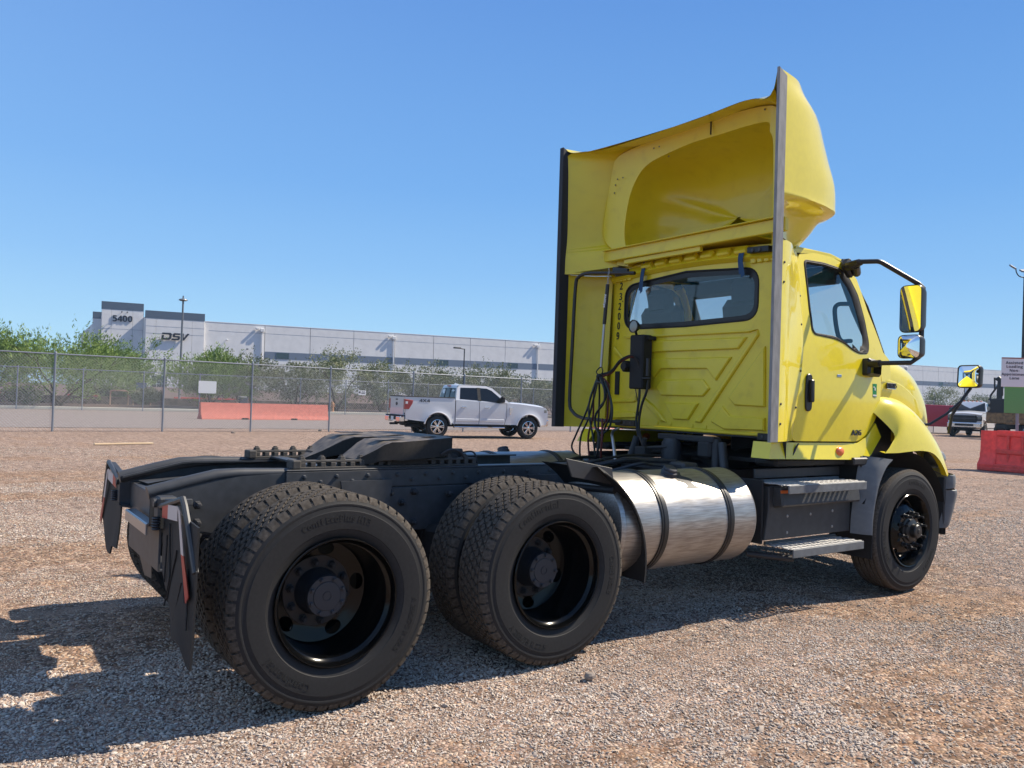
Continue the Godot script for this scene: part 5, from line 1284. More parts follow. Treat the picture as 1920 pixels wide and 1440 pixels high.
func truck_mirrors(T: Node3D) -> void:
	for s in [1.0, -1.0]:
		var R := sub("door_mirror", T)
		var f = func(u: float, v: float, z: float) -> Vector3:
			var p := uz(u, v, z); return Vector3(p.x, p.y, p.z * s)
		var A: Vector3 = f.call(1604, 495, 1.12)
		var tube := []
		for q in [[1606, 491, 1.13], [1645, 490, 1.25], [1653, 492, 1.27], [1722, 532, 1.44], [1731, 540, 1.46], [1730, 560, 1.46], [1727, 650, 1.46], [1722, 670, 1.445], [1708, 680, 1.41], [1650, 681, 1.20], [1640, 681, 1.14]]: tube.append(f.call(q[0], q[1], q[2]))
		obj("mirror_arm", B.new().tube(tube, .0185, 10), M.black, R)
		obj("upper_mount", B.new().bar(f.call(1592, 503, 1.0), Vector3(4.43, 2.672, s * .885), .04, 10).box(f.call(1591, 503, 1.0), Vector3(.14, .10, .06), .015, Basis(Vector3(0, 0, 1), -.75)).tube([f.call(1588, 500, 1.0), f.call(1598, 497, 1.08), f.call(1612, 492, 1.14), f.call(1618, 492, 1.16)], [.04, .035, .028, .018], 10).bar(f.call(1604, 497, 1.10), f.call(1606, 512, 1.02), .034, 10), M.black, R)
		obj("lower_mount", B.new().prism(rp([Vector2(-.10, -.065), Vector2(.09, -.075), Vector2(.10, .055), Vector2(-.085, .075)], .025, 4), 0, .085, Transform3D(Basis.IDENTITY if s > 0 else Basis.IDENTITY, Vector3(4.565, 1.822, s * 1.035 - (.085 if s < 0 else 0.0))), .02).bar(f.call(1630, 683, 1.10), f.call(1650, 681, 1.20), .028, 10), M.black, R)
		# heads: a rounded shell with the glass let into its rear face
		for h in [[[1709, 579], 1.40, .086, .185, .32, 0.0], [[1706, 650], 1.40, .090, .092, .9, .06]]:
			var c: Vector3 = f.call(h[0][0], h[0][1], h[1])
			var bs := Basis(Vector3.UP, (-PI / 2 + .42) if s > 0 else (-PI / 2 - .42))     # +z of the head faces back to the driver's eyes
			if s > 0: bs = Basis(Vector3.UP, -PI / 2 - .01)
			var xf := Transform3D(bs, c)
			var hw: float = h[2]; var hh: float = h[3]
			var ol := rp([Vector2(-hw, -hh), Vector2(hw, -hh), Vector2(hw, hh), Vector2(-hw, hh)], .045, 6)
			var prof := [[.98, .018], [1.0, .008], [1.0, -.01], [.97, -.045], [.86, -.080], [.55, -.098], [.01, -.102]]
			var rows := []
			for q in prof:
				var row := PackedVector3Array()
				for p in ol: row.push_back(xf * Vector3(p.x * q[0], p.y * q[0], q[1]))
				rows.append(row)
			obj("mirror_shell", B.new().grid(rows, true), M.black, R, 50)
			var gl := []
			for k in 7:
				var row := PackedVector3Array(); var t := 1.0 - k / 6.0
				for p in ol:
					var q2 := p * .955 * maxf(t, .01)
					row.push_back(xf * Vector3(q2.x, q2.y, .0155 + h[4] * .06 * (1.0 - t * t) * (1.0 if h[5] > 0 else .0)))
				gl.append(row)
			obj("mirror_glass", B.new().grid(gl, true), M.mirror, R, 60)
			obj("mirror_rim", B.new().grid([(func():
				var q := PackedVector3Array()
				for p in ol: q.push_back(xf * Vector3(p.x * .98, p.y * .98, .018))
				return q).call(), (func():
				var q := PackedVector3Array()
				for p in ol: q.push_back(xf * Vector3(p.x * .95, p.y * .95, .012))
				return q).call()], true), M.black, R)
			obj("mirror_clamp", B.new().bar(c + Vector3(.02, 0, 0), f.call(1729, h[0][1] + 4, 1.46), .022, 10), M.black, R)
	# mirror on stalks ahead of the right front wing
	var K := sub("wing_mirror", T)
	var Z := 1.12
	var c := uz(1818, 706, Z)
	var xf := Transform3D(Basis(Vector3.UP, -PI / 2 - .10) * Basis(Vector3.RIGHT, -.06), c)
	var ol := rp([Vector2(-.105, -.105), Vector2(.105, -.105), Vector2(.105, .105), Vector2(-.105, .105)], .04, 6)
	var rows := []; var gl := []
	for q in [[.99, .02], [1.0, .01], [1.0, -.01], [.95, -.04], [.75, -.065], [.01, -.072]]:
		var row := PackedVector3Array()
		for p in ol: row.push_back(xf * Vector3(p.x * q[0], p.y * q[0], q[1]))
		rows.append(row)
	obj("mirror_shell", B.new().grid(rows, true), M.black, K, 50)
	for k in 7:
		var row := PackedVector3Array(); var t := 1.0 - k / 6.0
		for p in ol: row.push_back(xf * Vector3(p.x * .90 * maxf(t, .01), p.y * .90 * maxf(t, .01), .021 + .022 * (1.0 - t * t)))
		gl.append(row)
	obj("mirror_glass", B.new().grid(gl, true), M.mirror, K, 60)
	var rw := []
	for q in [[.99, .02], [.95, .027], [.90, .021]]:
		var row := PackedVector3Array()
		for p in ol: row.push_back(xf * Vector3(p.x * q[0], p.y * q[0], q[1]))
		rw.append(row)
	obj("mirror_rim", B.new().grid(rw, true), M.matte_black, K)
	obj("stalk", B.new().tube([uz(1779, 812, 1.02), uz(1785, 778, 1.05), uz(1805, 748, 1.10), uz(1820, 728, 1.12)], .014, 8), M.black, K)
	obj("stalk", B.new().tube([uz(1722, 796, .93), uz(1742, 796, .95), uz(1775, 776, 1.03), uz(1802, 752, 1.10)], .012, 8), M.black, K)
	var kl := obj("stalk", B.new().addz(B.new().tube([uz(1779, 812, 1.02), uz(1785, 778, 1.05), uz(1805, 748, 1.10), uz(1820, 728, 1.12)], .014, 8)), M.black, K)
	var k2 := obj("mirror_shell", B.new().addz(B.new().grid(rows, true)), M.black, K, 50)

# ---------- ground ----------
func cmesh(v: PackedVector3Array, c: PackedColorArray, n := PackedVector3Array(), idx := PackedInt32Array()) -> ArrayMesh:
	if n.is_empty():
		n.resize(v.size())
		for i in range(0, v.size(), 3):
			var w := (v[i + 2] - v[i]).cross(v[i + 1] - v[i]).normalized(); n[i] = w; n[i + 1] = w; n[i + 2] = w
	var arr := []; arr.resize(Mesh.ARRAY_MAX)
	arr[Mesh.ARRAY_VERTEX] = v; arr[Mesh.ARRAY_NORMAL] = n; arr[Mesh.ARRAY_COLOR] = c
	if not idx.is_empty(): arr[Mesh.ARRAY_INDEX] = idx
	var m := ArrayMesh.new(); m.add_surface_from_arrays(Mesh.PRIMITIVE_TRIANGLES, arr); return m
var n_dirt := FastNoiseLite.new()
var n_fine := FastNoiseLite.new()
var n_hgt := FastNoiseLite.new()
func dirt_at(x: float, z: float) -> float:            # 0 clean gravel, 1 bare tan soil
	var v := n_dirt.get_noise_2d(x * .55, z * 1.3) + .45 * n_fine.get_noise_2d(x * 3.0, z * 3.0)
	v += .55 * exp(-pow((x + .3) / 1.9, 2) - pow((z + 2.6) / 1.3, 2)) + .40 * exp(-pow((x + 1.2) / 2.2, 2) - pow((z + .2) / .5, 2))
	v += .35 * exp(-pow((z + 7.5) / .45, 2)) + .3 * exp(-pow((z + 10.5) / .6, 2)) * (1.0 if x < 6 else .4)
	v += .4 * exp(-pow((x + .6) / .9, 2) - pow((z - 2.2) / .5, 2))
	v -= .25 * smoothstep(-10, -16, z)
	v += .40 * exp(-pow((x - 2.6) / 1.0, 2) - pow((z - 3.0) / .30, 2)) + .35 * exp(-pow((x - 5.5) / 1.6, 2) - pow((z - 2.0) / .4, 2))
	return .95 * smoothstep(.05, .50, v - .10 * smoothstep(1.0, 4.0, x))
func ground_h(x: float, z: float) -> float:
	return .012 * n_hgt.get_noise_2d(x, z) + .010 * n_fine.get_noise_2d(x * 1.7, z * 1.7) - .012
func axis(lo: float, a: float, b: float, hi: float, step: float) -> PackedFloat32Array:
	var o := PackedFloat32Array(); var x := a; var s := step; var left := []
	while x > lo: s *= 1.09; x -= s; left.append(x)
	left.reverse()
	for q in left: o.push_back(q)
	x = a
	while x < b: o.push_back(x); x += step
	s = step
	while x < hi: o.push_back(x); s *= 1.09; x += s
	return o
func build_ground() -> void:
	n_dirt.seed = 11; n_dirt.frequency = .35; n_dirt.fractal_octaves = 4
	n_fine.seed = 12; n_fine.frequency = .7; n_fine.fractal_octaves = 4
	n_hgt.seed = 13; n_hgt.frequency = .45; n_hgt.fractal_octaves = 3
	# fine crushed stone, drawn by a cell pattern for the far ground
	var cell := FastNoiseLite.new(); cell.noise_type = FastNoiseLite.TYPE_CELLULAR; cell.seed = 4; cell.frequency = .085; cell.cellular_return_type = FastNoiseLite.RETURN_CELL_VALUE; cell.fractal_type = FastNoiseLite.FRACTAL_NONE
	var cel2 := cell.duplicate(); cel2.cellular_return_type = FastNoiseLite.RETURN_DISTANCE2_SUB
	var S := 1536
	var i1: Image = cell.get_seamless_image(S, S); var i2: Image = cel2.get_seamless_image(S, S)
	var blot := FastNoiseLite.new(); blot.seed = 8; blot.frequency = .007; blot.fractal_octaves = 6; blot.fractal_gain = .62
	var d3: PackedByteArray = blot.get_seamless_image(S, S).get_data()
	var d1 := i1.get_data(); var d2 := i2.get_data()
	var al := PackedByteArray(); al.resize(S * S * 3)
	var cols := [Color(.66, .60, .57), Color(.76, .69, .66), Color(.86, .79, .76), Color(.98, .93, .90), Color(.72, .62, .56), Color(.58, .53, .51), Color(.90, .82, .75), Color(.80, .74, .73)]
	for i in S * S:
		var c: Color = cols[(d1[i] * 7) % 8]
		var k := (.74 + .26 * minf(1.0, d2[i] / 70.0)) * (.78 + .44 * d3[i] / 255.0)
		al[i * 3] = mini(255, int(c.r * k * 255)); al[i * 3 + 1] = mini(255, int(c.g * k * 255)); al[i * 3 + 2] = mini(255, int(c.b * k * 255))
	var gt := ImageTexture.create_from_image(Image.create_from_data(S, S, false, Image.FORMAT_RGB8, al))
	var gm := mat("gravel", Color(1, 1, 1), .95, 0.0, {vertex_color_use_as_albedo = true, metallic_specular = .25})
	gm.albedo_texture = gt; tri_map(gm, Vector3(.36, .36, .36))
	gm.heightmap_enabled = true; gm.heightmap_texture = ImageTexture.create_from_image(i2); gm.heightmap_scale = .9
	var xs := axis(-700, -3.2, 9.0, 900, .11); var zs := axis(-27.2, -7.0, 5.4, 260, .11)
	var nx := xs.size(); var nz := zs.size()
	var v := PackedVector3Array(); var nn := PackedVector3Array(); var cc := PackedColorArray(); var ix := PackedInt32Array()
	v.resize(nx * nz); nn.resize(nx * nz); cc.resize(nx * nz)
	var g0 := Color(.53, .465, .405); var g1 := Color(.50, .40, .305); var g2 := Color(.42, .355, .30)
	for j in nz:
		for i in nx:
			var x := xs[i]; var z := zs[j]; var near := x > -12 and x < 40 and z > -28
			var h := ground_h(x, z) if near else -.012
			v[j * nx + i] = Vector3(x, h, z)
			nn[j * nx + i] = Vector3(-(ground_h(x + .05, z) - ground_h(x - .05, z)) / .1, 1, -(ground_h(x, z + .05) - ground_h(x, z - .05)) / .1).normalized() if near else Vector3.UP
			var t := dirt_at(x, z); var w := clampf(n_fine.get_noise_2d(x * .5 + 40.0, z * .9) * 1.3, 0, 1)
			cc[j * nx + i] = g0.lerp(g2, w * .8).lerp(g1, t)
	for j in nz - 1:
		for i in nx - 1:
			var a := j * nx + i
			ix.append_array(PackedInt32Array([a, a + 1, a + nx + 1, a, a + nx + 1, a + nx]))
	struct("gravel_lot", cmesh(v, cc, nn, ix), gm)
	# loose stones that can be seen as stones
	var rock := B.new()
	var rg := RandomNumberGenerator.new(); rg.seed = 99
	rock.ball(Vector3.ZERO, Vector3(.5, .34, .40), 7, 4)
	var rv := rock.v; var jit := {}
	for i in rv.size():
		var k := Vector3i((rv[i] * 500).round())
		if not jit.has(k): jit[k] = Vector3(rg.randf_range(-.09, .09), rg.randf_range(-.07, .07), rg.randf_range(-.09, .09))
		rv[i] += jit[k]
	rock.v = rv
	var mm := MultiMesh.new(); mm.transform_format = MultiMesh.TRANSFORM_3D; mm.use_colors = true
	mm.mesh = rock.mesh(40)
	var tf := []; var tc := []
	var fwd := Vector3(-CB.z.x, 0, -CB.z.z).normalized(); var rt := Vector3(CB.x.x, 0, CB.x.z).normalized()
	var sc := [Color(.52, .435, .36), Color(.57, .48, .40), Color(.63, .54, .455), Color(.46, .38, .315), Color(.57, .455, .355), Color(.53, .43, .355), Color(.70, .62, .54), Color(.49, .42, .36)]
	for band in [[2.4, 4.6, 5200], [4.6, 6.5, 4000], [6.5, 9.0, 2200], [9.0, 13.0, 900], [13.0, 19.0, 260]]:
		var wd: float = band[1] * .72 + 1.2
		var n := int((band[1] - band[0]) * wd * 2.0 * band[2])
		for k in n:
			var d := rg.randf_range(band[0], band[1]); var l := rg.randf_range(-wd, wd)
			if absf(l) > d * .70 + 1.0: continue
			var x := CAM_POS.x + fwd.x * d + rt.x * l; var z := CAM_POS.z + fwd.z * d + rt.z * l
			var t := dirt_at(x, z)
			if rg.randf() < t * .85: continue
			var patch := n_fine.get_noise_2d(x * .45 + 90.0, z * .8)
			var s := (.0075 + .012 * pow(rg.randf(), 2.2)) * (1.2 if d > 9 else 1.0) * (1.0 + .55 * n_dirt.get_noise_2d(x * .9 + 50.0, z * .9))
			if rg.randf() < .004: s *= 1.9
			var b := Basis(Vector3.UP, rg.randf() * TAU) * Basis(Vector3(1, 0, 0), rg.randf_range(-.6, .6)) * Basis(Vector3(0, 0, 1), rg.randf_range(-.5, .5))
			b = b * Basis.from_scale(Vector3(s * rg.randf_range(.9, 1.5), s * rg.randf_range(.55, .95), s * rg.randf_range(.7, 1.1)))
			tf.append(Transform3D(b, Vector3(x, ground_h(x, z) + s * .16, z)))
			var c: Color = sc[rg.randi() % 8]
			tc.append(c.lerp(Color(.50, .38, .27), t * .6) * (rg.randf_range(.82, 1.1) * .81 * (1.0 + .22 * patch)))
	mm.instance_count = tf.size()
	for i in tf.size():
		mm.set_instance_transform(i, tf[i]); mm.set_instance_color(i, tc[i])
	print("stones ", tf.size())
	var mi := MultiMeshInstance3D.new(); mi.name = "gravel_stones"; mi.multimesh = mm
	mi.material_override = mat("stone", Color(1, 1, 1), .9, 0.0, {vertex_color_use_as_albedo = true, metallic_specular = .3})
	mi.set_meta("kind", "stuff"); mi.set_meta("label", "loose pinkish grey crushed stones covering the lot"); mi.set_meta("category", "gravel"); add_child(mi)
	# the lane between the two fences, its kerb, and the planted bank up to the warehouse
	var asp := mat("asphalt", Color(.52, .475, .45), .95); asp.albedo_texture = noise_tex(512, .02, [Color(.80, .79, .78), Color(1, 1, 1)], 51, 6); tri_map(asp, Vector3(.25, .25, .25))
	struct("road", B.new().quad2(Vector3(-700, .0, -27.0), Vector3(900, .0, -27.0), Vector3(900, .02, -49.4), Vector3(-700, .02, -49.4)), asp)
	var kb := mat("kerb", Color(.68, .66, .62), .85)
	for q in [[-50.2, .15, -160.0, 26.0], [-51.5, .15, 26.5, 200.0]]:
		struct("kerb", B.new().box(Vector3((q[2] + q[3]) / 2, .05, q[0]), Vector3(q[3] - q[2], .26, .22), .03), kb)
	var soil := mat("soil", Color(.46, .39, .335), .95); soil.albedo_texture = gt; tri_map(soil, Vector3(.2, .2, .2))
	struct("planting_bed", B.new().quad2(Vector3(-700, .12, -50.3), Vector3(900, .12, -50.3), Vector3(900, .35, -66), Vector3(-700, .35, -66)).quad2(Vector3(-700, .35, -66), Vector3(900, .35, -66), Vector3(900, 1.6, -100), Vector3(-700, 1.6, -100)).quad2(Vector3(-700, 1.6, -100), Vector3(900, 1.6, -100), Vector3(900, 1.6, -900), Vector3(-700, 1.6, -900)), soil)
	# fire lane kerbs of the car park
	var rk := mat("red_kerb", Color(.62, .16, .15), .8)
	for q in [[-14.0, 4.5, -70.5], [6.5, 13.0, -70.0], [14.5, 21.0, -69.0]]:
		var k := struct("kerb", B.new().box(Vector3((q[0] + q[1]) / 2, .66, q[2]), Vector3(q[1] - q[0], .16, .2), .02), rk)
	struct("pavement", B.new().box(Vector3(10, .45, -68.6), Vector3(56, .3, 2.6), .02), kb)

# ---------- background ----------
func foliage(sprays: Array, leaf_l: float, leaf_w: float, cols: Array, sd: int) -> ArrayMesh:   # sprays: [start, direction, length, leaves]
	var r := RandomNumberGenerator.new(); r.seed = sd
	var v := PackedVector3Array(); var c := PackedColorArray()
	for s in sprays:
		var p: Vector3 = s[0]; var d: Vector3 = s[1]; var L: float = s[2]
		var tone: Color = cols[r.randi() % cols.size()]
		for k in s[3]:
			var t := r.randf()
			var o := p + d * (L * t) + Vector3(r.randfn(0, .05), r.randfn(0, .05), r.randfn(0, .05)) * (1.0 + t)
			var a := (d + Vector3(r.randfn(0, .45), r.randfn(0, .45), r.randfn(0, .45))).normalized()
			var b := a.cross(Vector3(r.randfn(), r.randfn(), r.randfn())).normalized()
			var l := leaf_l * r.randf_range(.6, 1.3); var w := leaf_w * r.randf_range(.6, 1.3)
			v.push_back(o - b * w); v.push_back(o + a * l); v.push_back(o + b * w)
			v.push_back(o - b * w); v.push_back(o + b * w); v.push_back(o - a * l * .5)
			var q := tone * r.randf_range(.8, 1.2); q.a = 1
			for j in 6: c.push_back(q)
	return cmesh(v, c)
# limbs grow from the base; their ends carry the crown's clumps
func tree(called: String, label: String, at: Vector3, h: float, w: float, kind: String, sd: int, group := "") -> Node3D:
	if at.z > -53.5:                        # stand behind the far fence, along the same line of sight
		var k := (-53.5 - CAM_POS.z) / (at.z - CAM_POS.z)
		at = Vector3(CAM_POS.x + (at.x - CAM_POS.x) * k, .18, -53.5); h *= k * .97; w *= k
	var T := thing(called, label, "tree" if h > 3.0 else "shrub", at, 0.0, group)
	var r := RandomNumberGenerator.new(); r.seed = sd
	var limbs := B.new(); var sprays := []
	var clumps := []
	var nst: int = {feather = 4, bush = 5, willow = 3}[kind]
	for k in nst:
		var a := TAU * (k + r.randf() * .6) / nst
		var out := Vector3(cos(a), 0, sin(a))
		var p0 := Vector3(r.randfn(0, .10), 0, r.randfn(0, .10))
		var p1 := out * w * .10 + Vector3(0, h * .22, 0); var p2 := out * w * .22 + Vector3(r.randfn(0, .15), h * .45, r.randfn(0, .15)); var p3 := out * w * .36 + Vector3(r.randfn(0, .2), h * r.randf_range(.6, .75), r.randfn(0, .2))
		var pts := cr([p0, p1, p2, p3], 4); var rad := []
		for i in pts.size(): rad.append(lerpf(.085, .018, i / float(pts.size() - 1)) * h / 5.0)
		limbs.tube(pts, rad, 7)
		for j in 4:
			var s: Vector3 = pts[4 + j * 2]; var e := s + (out * r.randf_range(.1, .25) + Vector3(r.randfn(0, .14), r.randf_range(.05, .22), r.randfn(0, .14))) * w * .8
			limbs.tube([s, s.lerp(e, .5) + Vector3(0, .08, 0), e], [.03 * h / 5.0, .018 * h / 5.0, .007], 5)
			clumps.append(e)
		clumps.append(p3)
	var n_clump: int = {feather = 95, bush = 70, willow = 55}[kind]
	while clumps.size() < n_clump:
		var u := Vector3(r.randfn(), r.randfn(), r.randfn()).normalized() * pow(r.randf(), .45)
		clumps.append(Vector3(u.x * w * .47, h * .54 + u.y * h * .40, u.z * w * .47))
	for cp in clumps:
		var cr0 := w * r.randf_range(.09, .17)
		var m := 19
		for k in m:
			var u := Vector3(r.randfn(), r.randfn() * .8, r.randfn()).normalized()
			var st: Vector3 = cp + u * cr0 * r.randf_range(.2, 1.0)
			var d: Vector3
			if kind == "feather": d = (u * .5 + Vector3(.15, .85, .0) + (cp - Vector3(0, h * .5, 0)).normalized() * .6).normalized()
			elif kind == "willow": d = (u * .6 + Vector3(0, -.35 if r.randf() < .6 else .6, 0)).normalized()
			else: d = (u + Vector3(0, .35, 0)).normalized()
			sprays.append([st, d, (r.randf_range(.35, .95) if kind == "feather" else r.randf_range(.25, .55)) * (h / 5.0), 9 if kind == "feather" else 8])
	obj("trunk", limbs, M.bark, T)
	var cols := {feather = [Color(.16, .24, .055), Color(.20, .28, .07), Color(.13, .20, .05), Color(.24, .31, .10)], bush = [Color(.15, .165, .085), Color(.19, .20, .12), Color(.11, .135, .06), Color(.25, .25, .17)], willow = [Color(.20, .215, .11), Color(.16, .18, .085), Color(.26, .265, .16)]}
	obj("crown", foliage(sprays, .15 if kind == "feather" else .095, .030 if kind == "feather" else .042, cols[kind], sd + 1), M.leaf, T)
	return T

func chain_fence(called: String, label: String, pts: Array, h: float, dia: float, wire: float, group := "") -> Node3D:
	var F := thing(called, label, "fence", pts[0], 0.0, group)
	var o: Vector3 = pts[0]
	var post := B.new().lathe([Vector2(.032, 0), Vector2(.032, h), Vector2(.042, h), Vector2(.042, h + .02), Vector2(.03, h + .05), Vector2(.0001, h + .06)], Transform3D(Basis(Vector3.RIGHT, -PI / 2), Vector3.ZERO), 10).mesh(40)
	for p in pts:
		var q := obj("post", post, M.galv, F); q.position = p - o
	for i in pts.size() - 1:
		var a: Vector3 = pts[i] - o; var b: Vector3 = pts[i + 1] - o
		obj("top_rail", B.new().bar(a + Vector3(0, h - .02, 0), b + Vector3(0, h - .02, 0), .022, 8), M.galv, F)
		var L := a.distance_to(b); var d := (b - a) / L
		var m := B.new(); var H := h - .06
		var n := int(L / dia) + 1
		var side := d.cross(Vector3.UP) * wire
		var k := -int(H / dia) - 1
		while k <= n:
			for sl0 in [1.0, -1.0]:
				var sl: float = sl0
				var s0: float = k * dia if sl > 0 else k * dia + H
				var u0 := 0.0; var u1 := H
				# clip each slanting wire to the bay
				var x0 := s0; var x1 := s0 + sl * H
				if sl > 0:
					if x0 < 0: u0 = -x0
					if x1 > L: u1 = L - s0
				else:
					if x0 > L: u0 = s0 - L
					if x1 < 0: u1 = s0
				if u1 - u0 < .02: continue
				var p := a + d * (s0 + sl * u0) + Vector3(0, .03 + u0, 0) + side * sl; var q := a + d * (s0 + sl * u1) + Vector3(0, .03 + u1, 0) + side * sl
				var up := (d * -sl + Vector3.UP).normalized() * wire; var sd := side.normalized() * wire
				m.quad(p + up, q + up, q - up + sd, p - up + sd); m.quad(p - up + sd, q - up + sd, q - up - sd, p - up - sd); m.quad(p - up - sd, q - up - sd, q + up, p + up)
			k += 1
		obj("mesh_panel", m, M.wire, F, 0.0).set_meta("kind", "stuff")
	return F

func build_back() -> void:
	mat("bark", Color(.30, .25, .18), .9); mat("leaf", Color(1, 1, 1), .75, 0.0, {vertex_color_use_as_albedo = true, backlight_enabled = true, backlight = Color(.35, .40, .15), metallic_specular = .25})
	mat("galv", Color(.52, .54, .57), .5, .6); mat("wire", Color(.56, .575, .59), .5, .5)
	var tilt := mat("tilt_wall", Color(.88, .875, .87), .85); tilt.albedo_texture = noise_tex(512, .01, [Color(.94, .94, .94), Color(1, 1, 1)], 61, 5); tri_map(tilt, Vector3(.12, .12, .12))
	mat("band", Color(.30, .36, .43), .8); mat("band2", Color(.40, .45, .52), .8); mat("win", Color(.06, .075, .085), .08, .0, {metallic_specular = .8})
	mat("navy", Color(.045, .05, .13), .5); mat("white_paint", Color(.83, .83, .83), .5); mat("pole", Color(.45, .46, .48), .5, .5); mat("dark_pole", Color(.08, .08, .085), .5)
	# the near fence
	var np := []
	for x in [-11.5, -8.3, -5.1, -1.95, 1.2, 4.47, 7.5, 10.57, 14.3, 16.88, 20.07, 23.2, 26.4, 29.6, 32.8, 36.0, 39.2, 42.4, 45.6, 48.8, 52.0, 55.2, 58.4, 61.6]: np.append(Vector3(x, 0, -24.2 - .06 * (x - 1.1) - (.0 if x < 30 else .0)))
	chain_fence("chain_link_fence", "tall chain link fence along the gravel edge behind the white pickup", np, 2.46, .095, .0019)
	var fp := []
	for k in 26: fp.append(Vector3(1.66 - 3.3 * 4 + 3.3 * k, .02, -48.5))
	chain_fence("chain_link_fence", "chain link fence on the far side of the lane, in front of the trees", fp, 2.42, .13, .0019)
	building()
	# trees and shrubs behind the far fence
	var G := "trees and shrubs along the warehouse"
	tree("palo_verde_tree", "broad feathery light green tree left of the tower numbered 5400", uy(128, 764, .2) + Vector3(0, 0, -4), 4.6, 8.8, "feather", 3, G)
	tree("palo_verde_tree", "feathery green tree half hidden behind the broad one, nearest the 5400 tower", uy(212, 760, .2) + Vector3(1.2, 0, -8), 4.1, 7.0, "feather", 14, G)
	tree("palo_verde_tree", "yellowish green feathery tree at the end of the row, farthest from the warehouse logo", uy(-14, 762, .2) + Vector3(0, 0, -4), 4.5, 4.6, "feather", 25, G)
	tree("palo_verde_tree", "rounded bright green tree at the foot of the grey lamp pole", uy(388, 770, .2) + Vector3(1, 0, -3), 3.7, 5.0, "feather", 36, G)
	tree("dark_shrub", "dull green shrub between the lamp pole tree and the white board", uy(452, 772, .2), 3.6, 4.0, "bush", 47, G)
	tree("dark_shrub", "dark green round shrub behind the pink concrete barrier", uy(553, 772, .2), 3.5, 3.9, "bush", 58, G)
	tree("willow_acacia_tree", "tall drooping olive tree beside the small notice on the fence", uy(632, 774, .2), 4.4, 4.4, "willow", 69, G)
	tree("willow_acacia_tree", "slender drooping olive tree right of the fire hydrant", uy(712, 774, .2), 4.0, 3.6, "willow", 70, G)
	tree("grey_shrub", "pale grey green shrub above the pickup's tailgate", uy(788, 776, .2), 3.9, 4.6, "bush", 81, G)
	tree("grey_shrub", "pale grey green shrub behind the pickup's rear window", uy(850, 776, .2), 3.5, 4.2, "bush", 92, G)
	tree("grey_shrub", "tall grey green shrub behind the pickup's roof", uy(915, 778, .2), 4.2, 4.6, "bush", 103, G)
	tree("grey_shrub", "low grey green shrub beyond the pickup's bonnet", uy(985, 779, .2), 3.3, 4.4, "bush", 114, G)
	tree("grey_shrub", "low grey green shrub next to the truck's left side extender", uy(1040, 781, .2), 3.2, 4.6, "bush", 125, G)
	tree("willow_acacia_tree", "loose olive tree above the truck's bonnet, by the red van", uy(1745, 795, .2) + Vector3(8, 0, -3), 5.4, 5.0, "willow", 136, G)
	tree("grey_shrub", "small olive tree beside the dark lamp post, beyond the white work truck", uy(1822, 798, .2) + Vector3(8, 0, -3), 4.2, 4.4, "bush", 147, G)
	for q in [[62, 760, 1.1, 1.5, "low round shrub near the trunk of the broad feathery tree"], [180, 758, 1.2, 1.4, "low round shrub between the utility cabinet and the pipe hoops"], [310, 764, .9, 1.5, "low shrub right of the warehouse entrance door"], [240, 757, .8, 1.6, "low spreading shrub behind the pipe hoops"]]:
		tree("low_shrub", q[4], uy(q[0], q[1], .3) + Vector3(0, .1, -6), q[2], q[3], "bush", int(q[0]), "low shrubs on the bank")
	# concrete barrier
	var pk := mat("salmon_paint", Color(.82, .48, .42), .8); pk.albedo_texture = M.sp; tri_map(pk, Vector3(.5, .5, .5))
	var bl := uy(374, 786, 0); var br := uy(612, 788, 0)
	var prof := V2([-.30, 0, .30, 0, .30, .08, .16, .28, .10, .84, -.10, .84, -.16, .28, -.30, .08])
	var BT := thing("concrete_barrier", "long salmon painted concrete barrier standing in the lane", "barrier", bl, atan2(-(br - bl).z, (br - bl).x))
	obj("barrier_body", B.new().prism(prof, 0, bl.distance_to(br), Transform3D(Basis(Vector3.UP, PI / 2), Vector3.ZERO), .015), pk, BT)
	for x in [2.2, 4.9]: obj("lifting_slot", B.new().box(Vector3(x, .05, .31), Vector3(.35, .09, .06), .01), M.matte_black, BT)
	# lamp poles
	lamp_pole(Vector3(12.8, .1, -59.5), 8.0, .085, "disc", "tall grey lamp pole with a disc head beside the warehouse logo")
	lamp_pole(ux(867, 770, 29.5) * Vector3(1, 0, 1) + Vector3(0, .1, 0), 5.0, .05, "arm", "dark lamp post with a short arm behind the pickup's cab")
	lamp_pole(uy(1795, 797, .1) + Vector3(10, 0, -4), 6.6, .06, "arm", "dark lamp post with a short arm beyond the white work truck")
	flood_mast()
	# notices and boards on the far fence
	var wb := uz(389, 726, -48.42)
	meta(obj("notice_board", B.new().box(wb, Vector3(1.10, .78, .03), .004), M.white_paint), "blank white board hung on the far chain link fence", "sign")
	var nb := uz(679, 736.5, -48.42)
	var NB := thing("notice_board", "small white notice with dark print beside the fire hydrant", "sign", nb)
	obj("board", B.new().box(Vector3.ZERO, Vector3(.58, .34, .03), .004), M.white_paint, NB)
	obj("print", B.new().box(Vector3(-.19, .03, .018), Vector3(.12, .14, .004)).box(Vector3(.08, .06, .018), Vector3(.26, .05, .004)).box(Vector3(.08, -.04, .018), Vector3(.30, .05, .004)), M.navy, NB)
	var hp := uy(681, 776, .15)
	var HY := thing("fire_hydrant", "tan fire hydrant behind the far fence", "hydrant", Vector3(hp.x, .1, -52.2))
	var hm := mat("hydrant", Color(.72, .50, .30), .6)
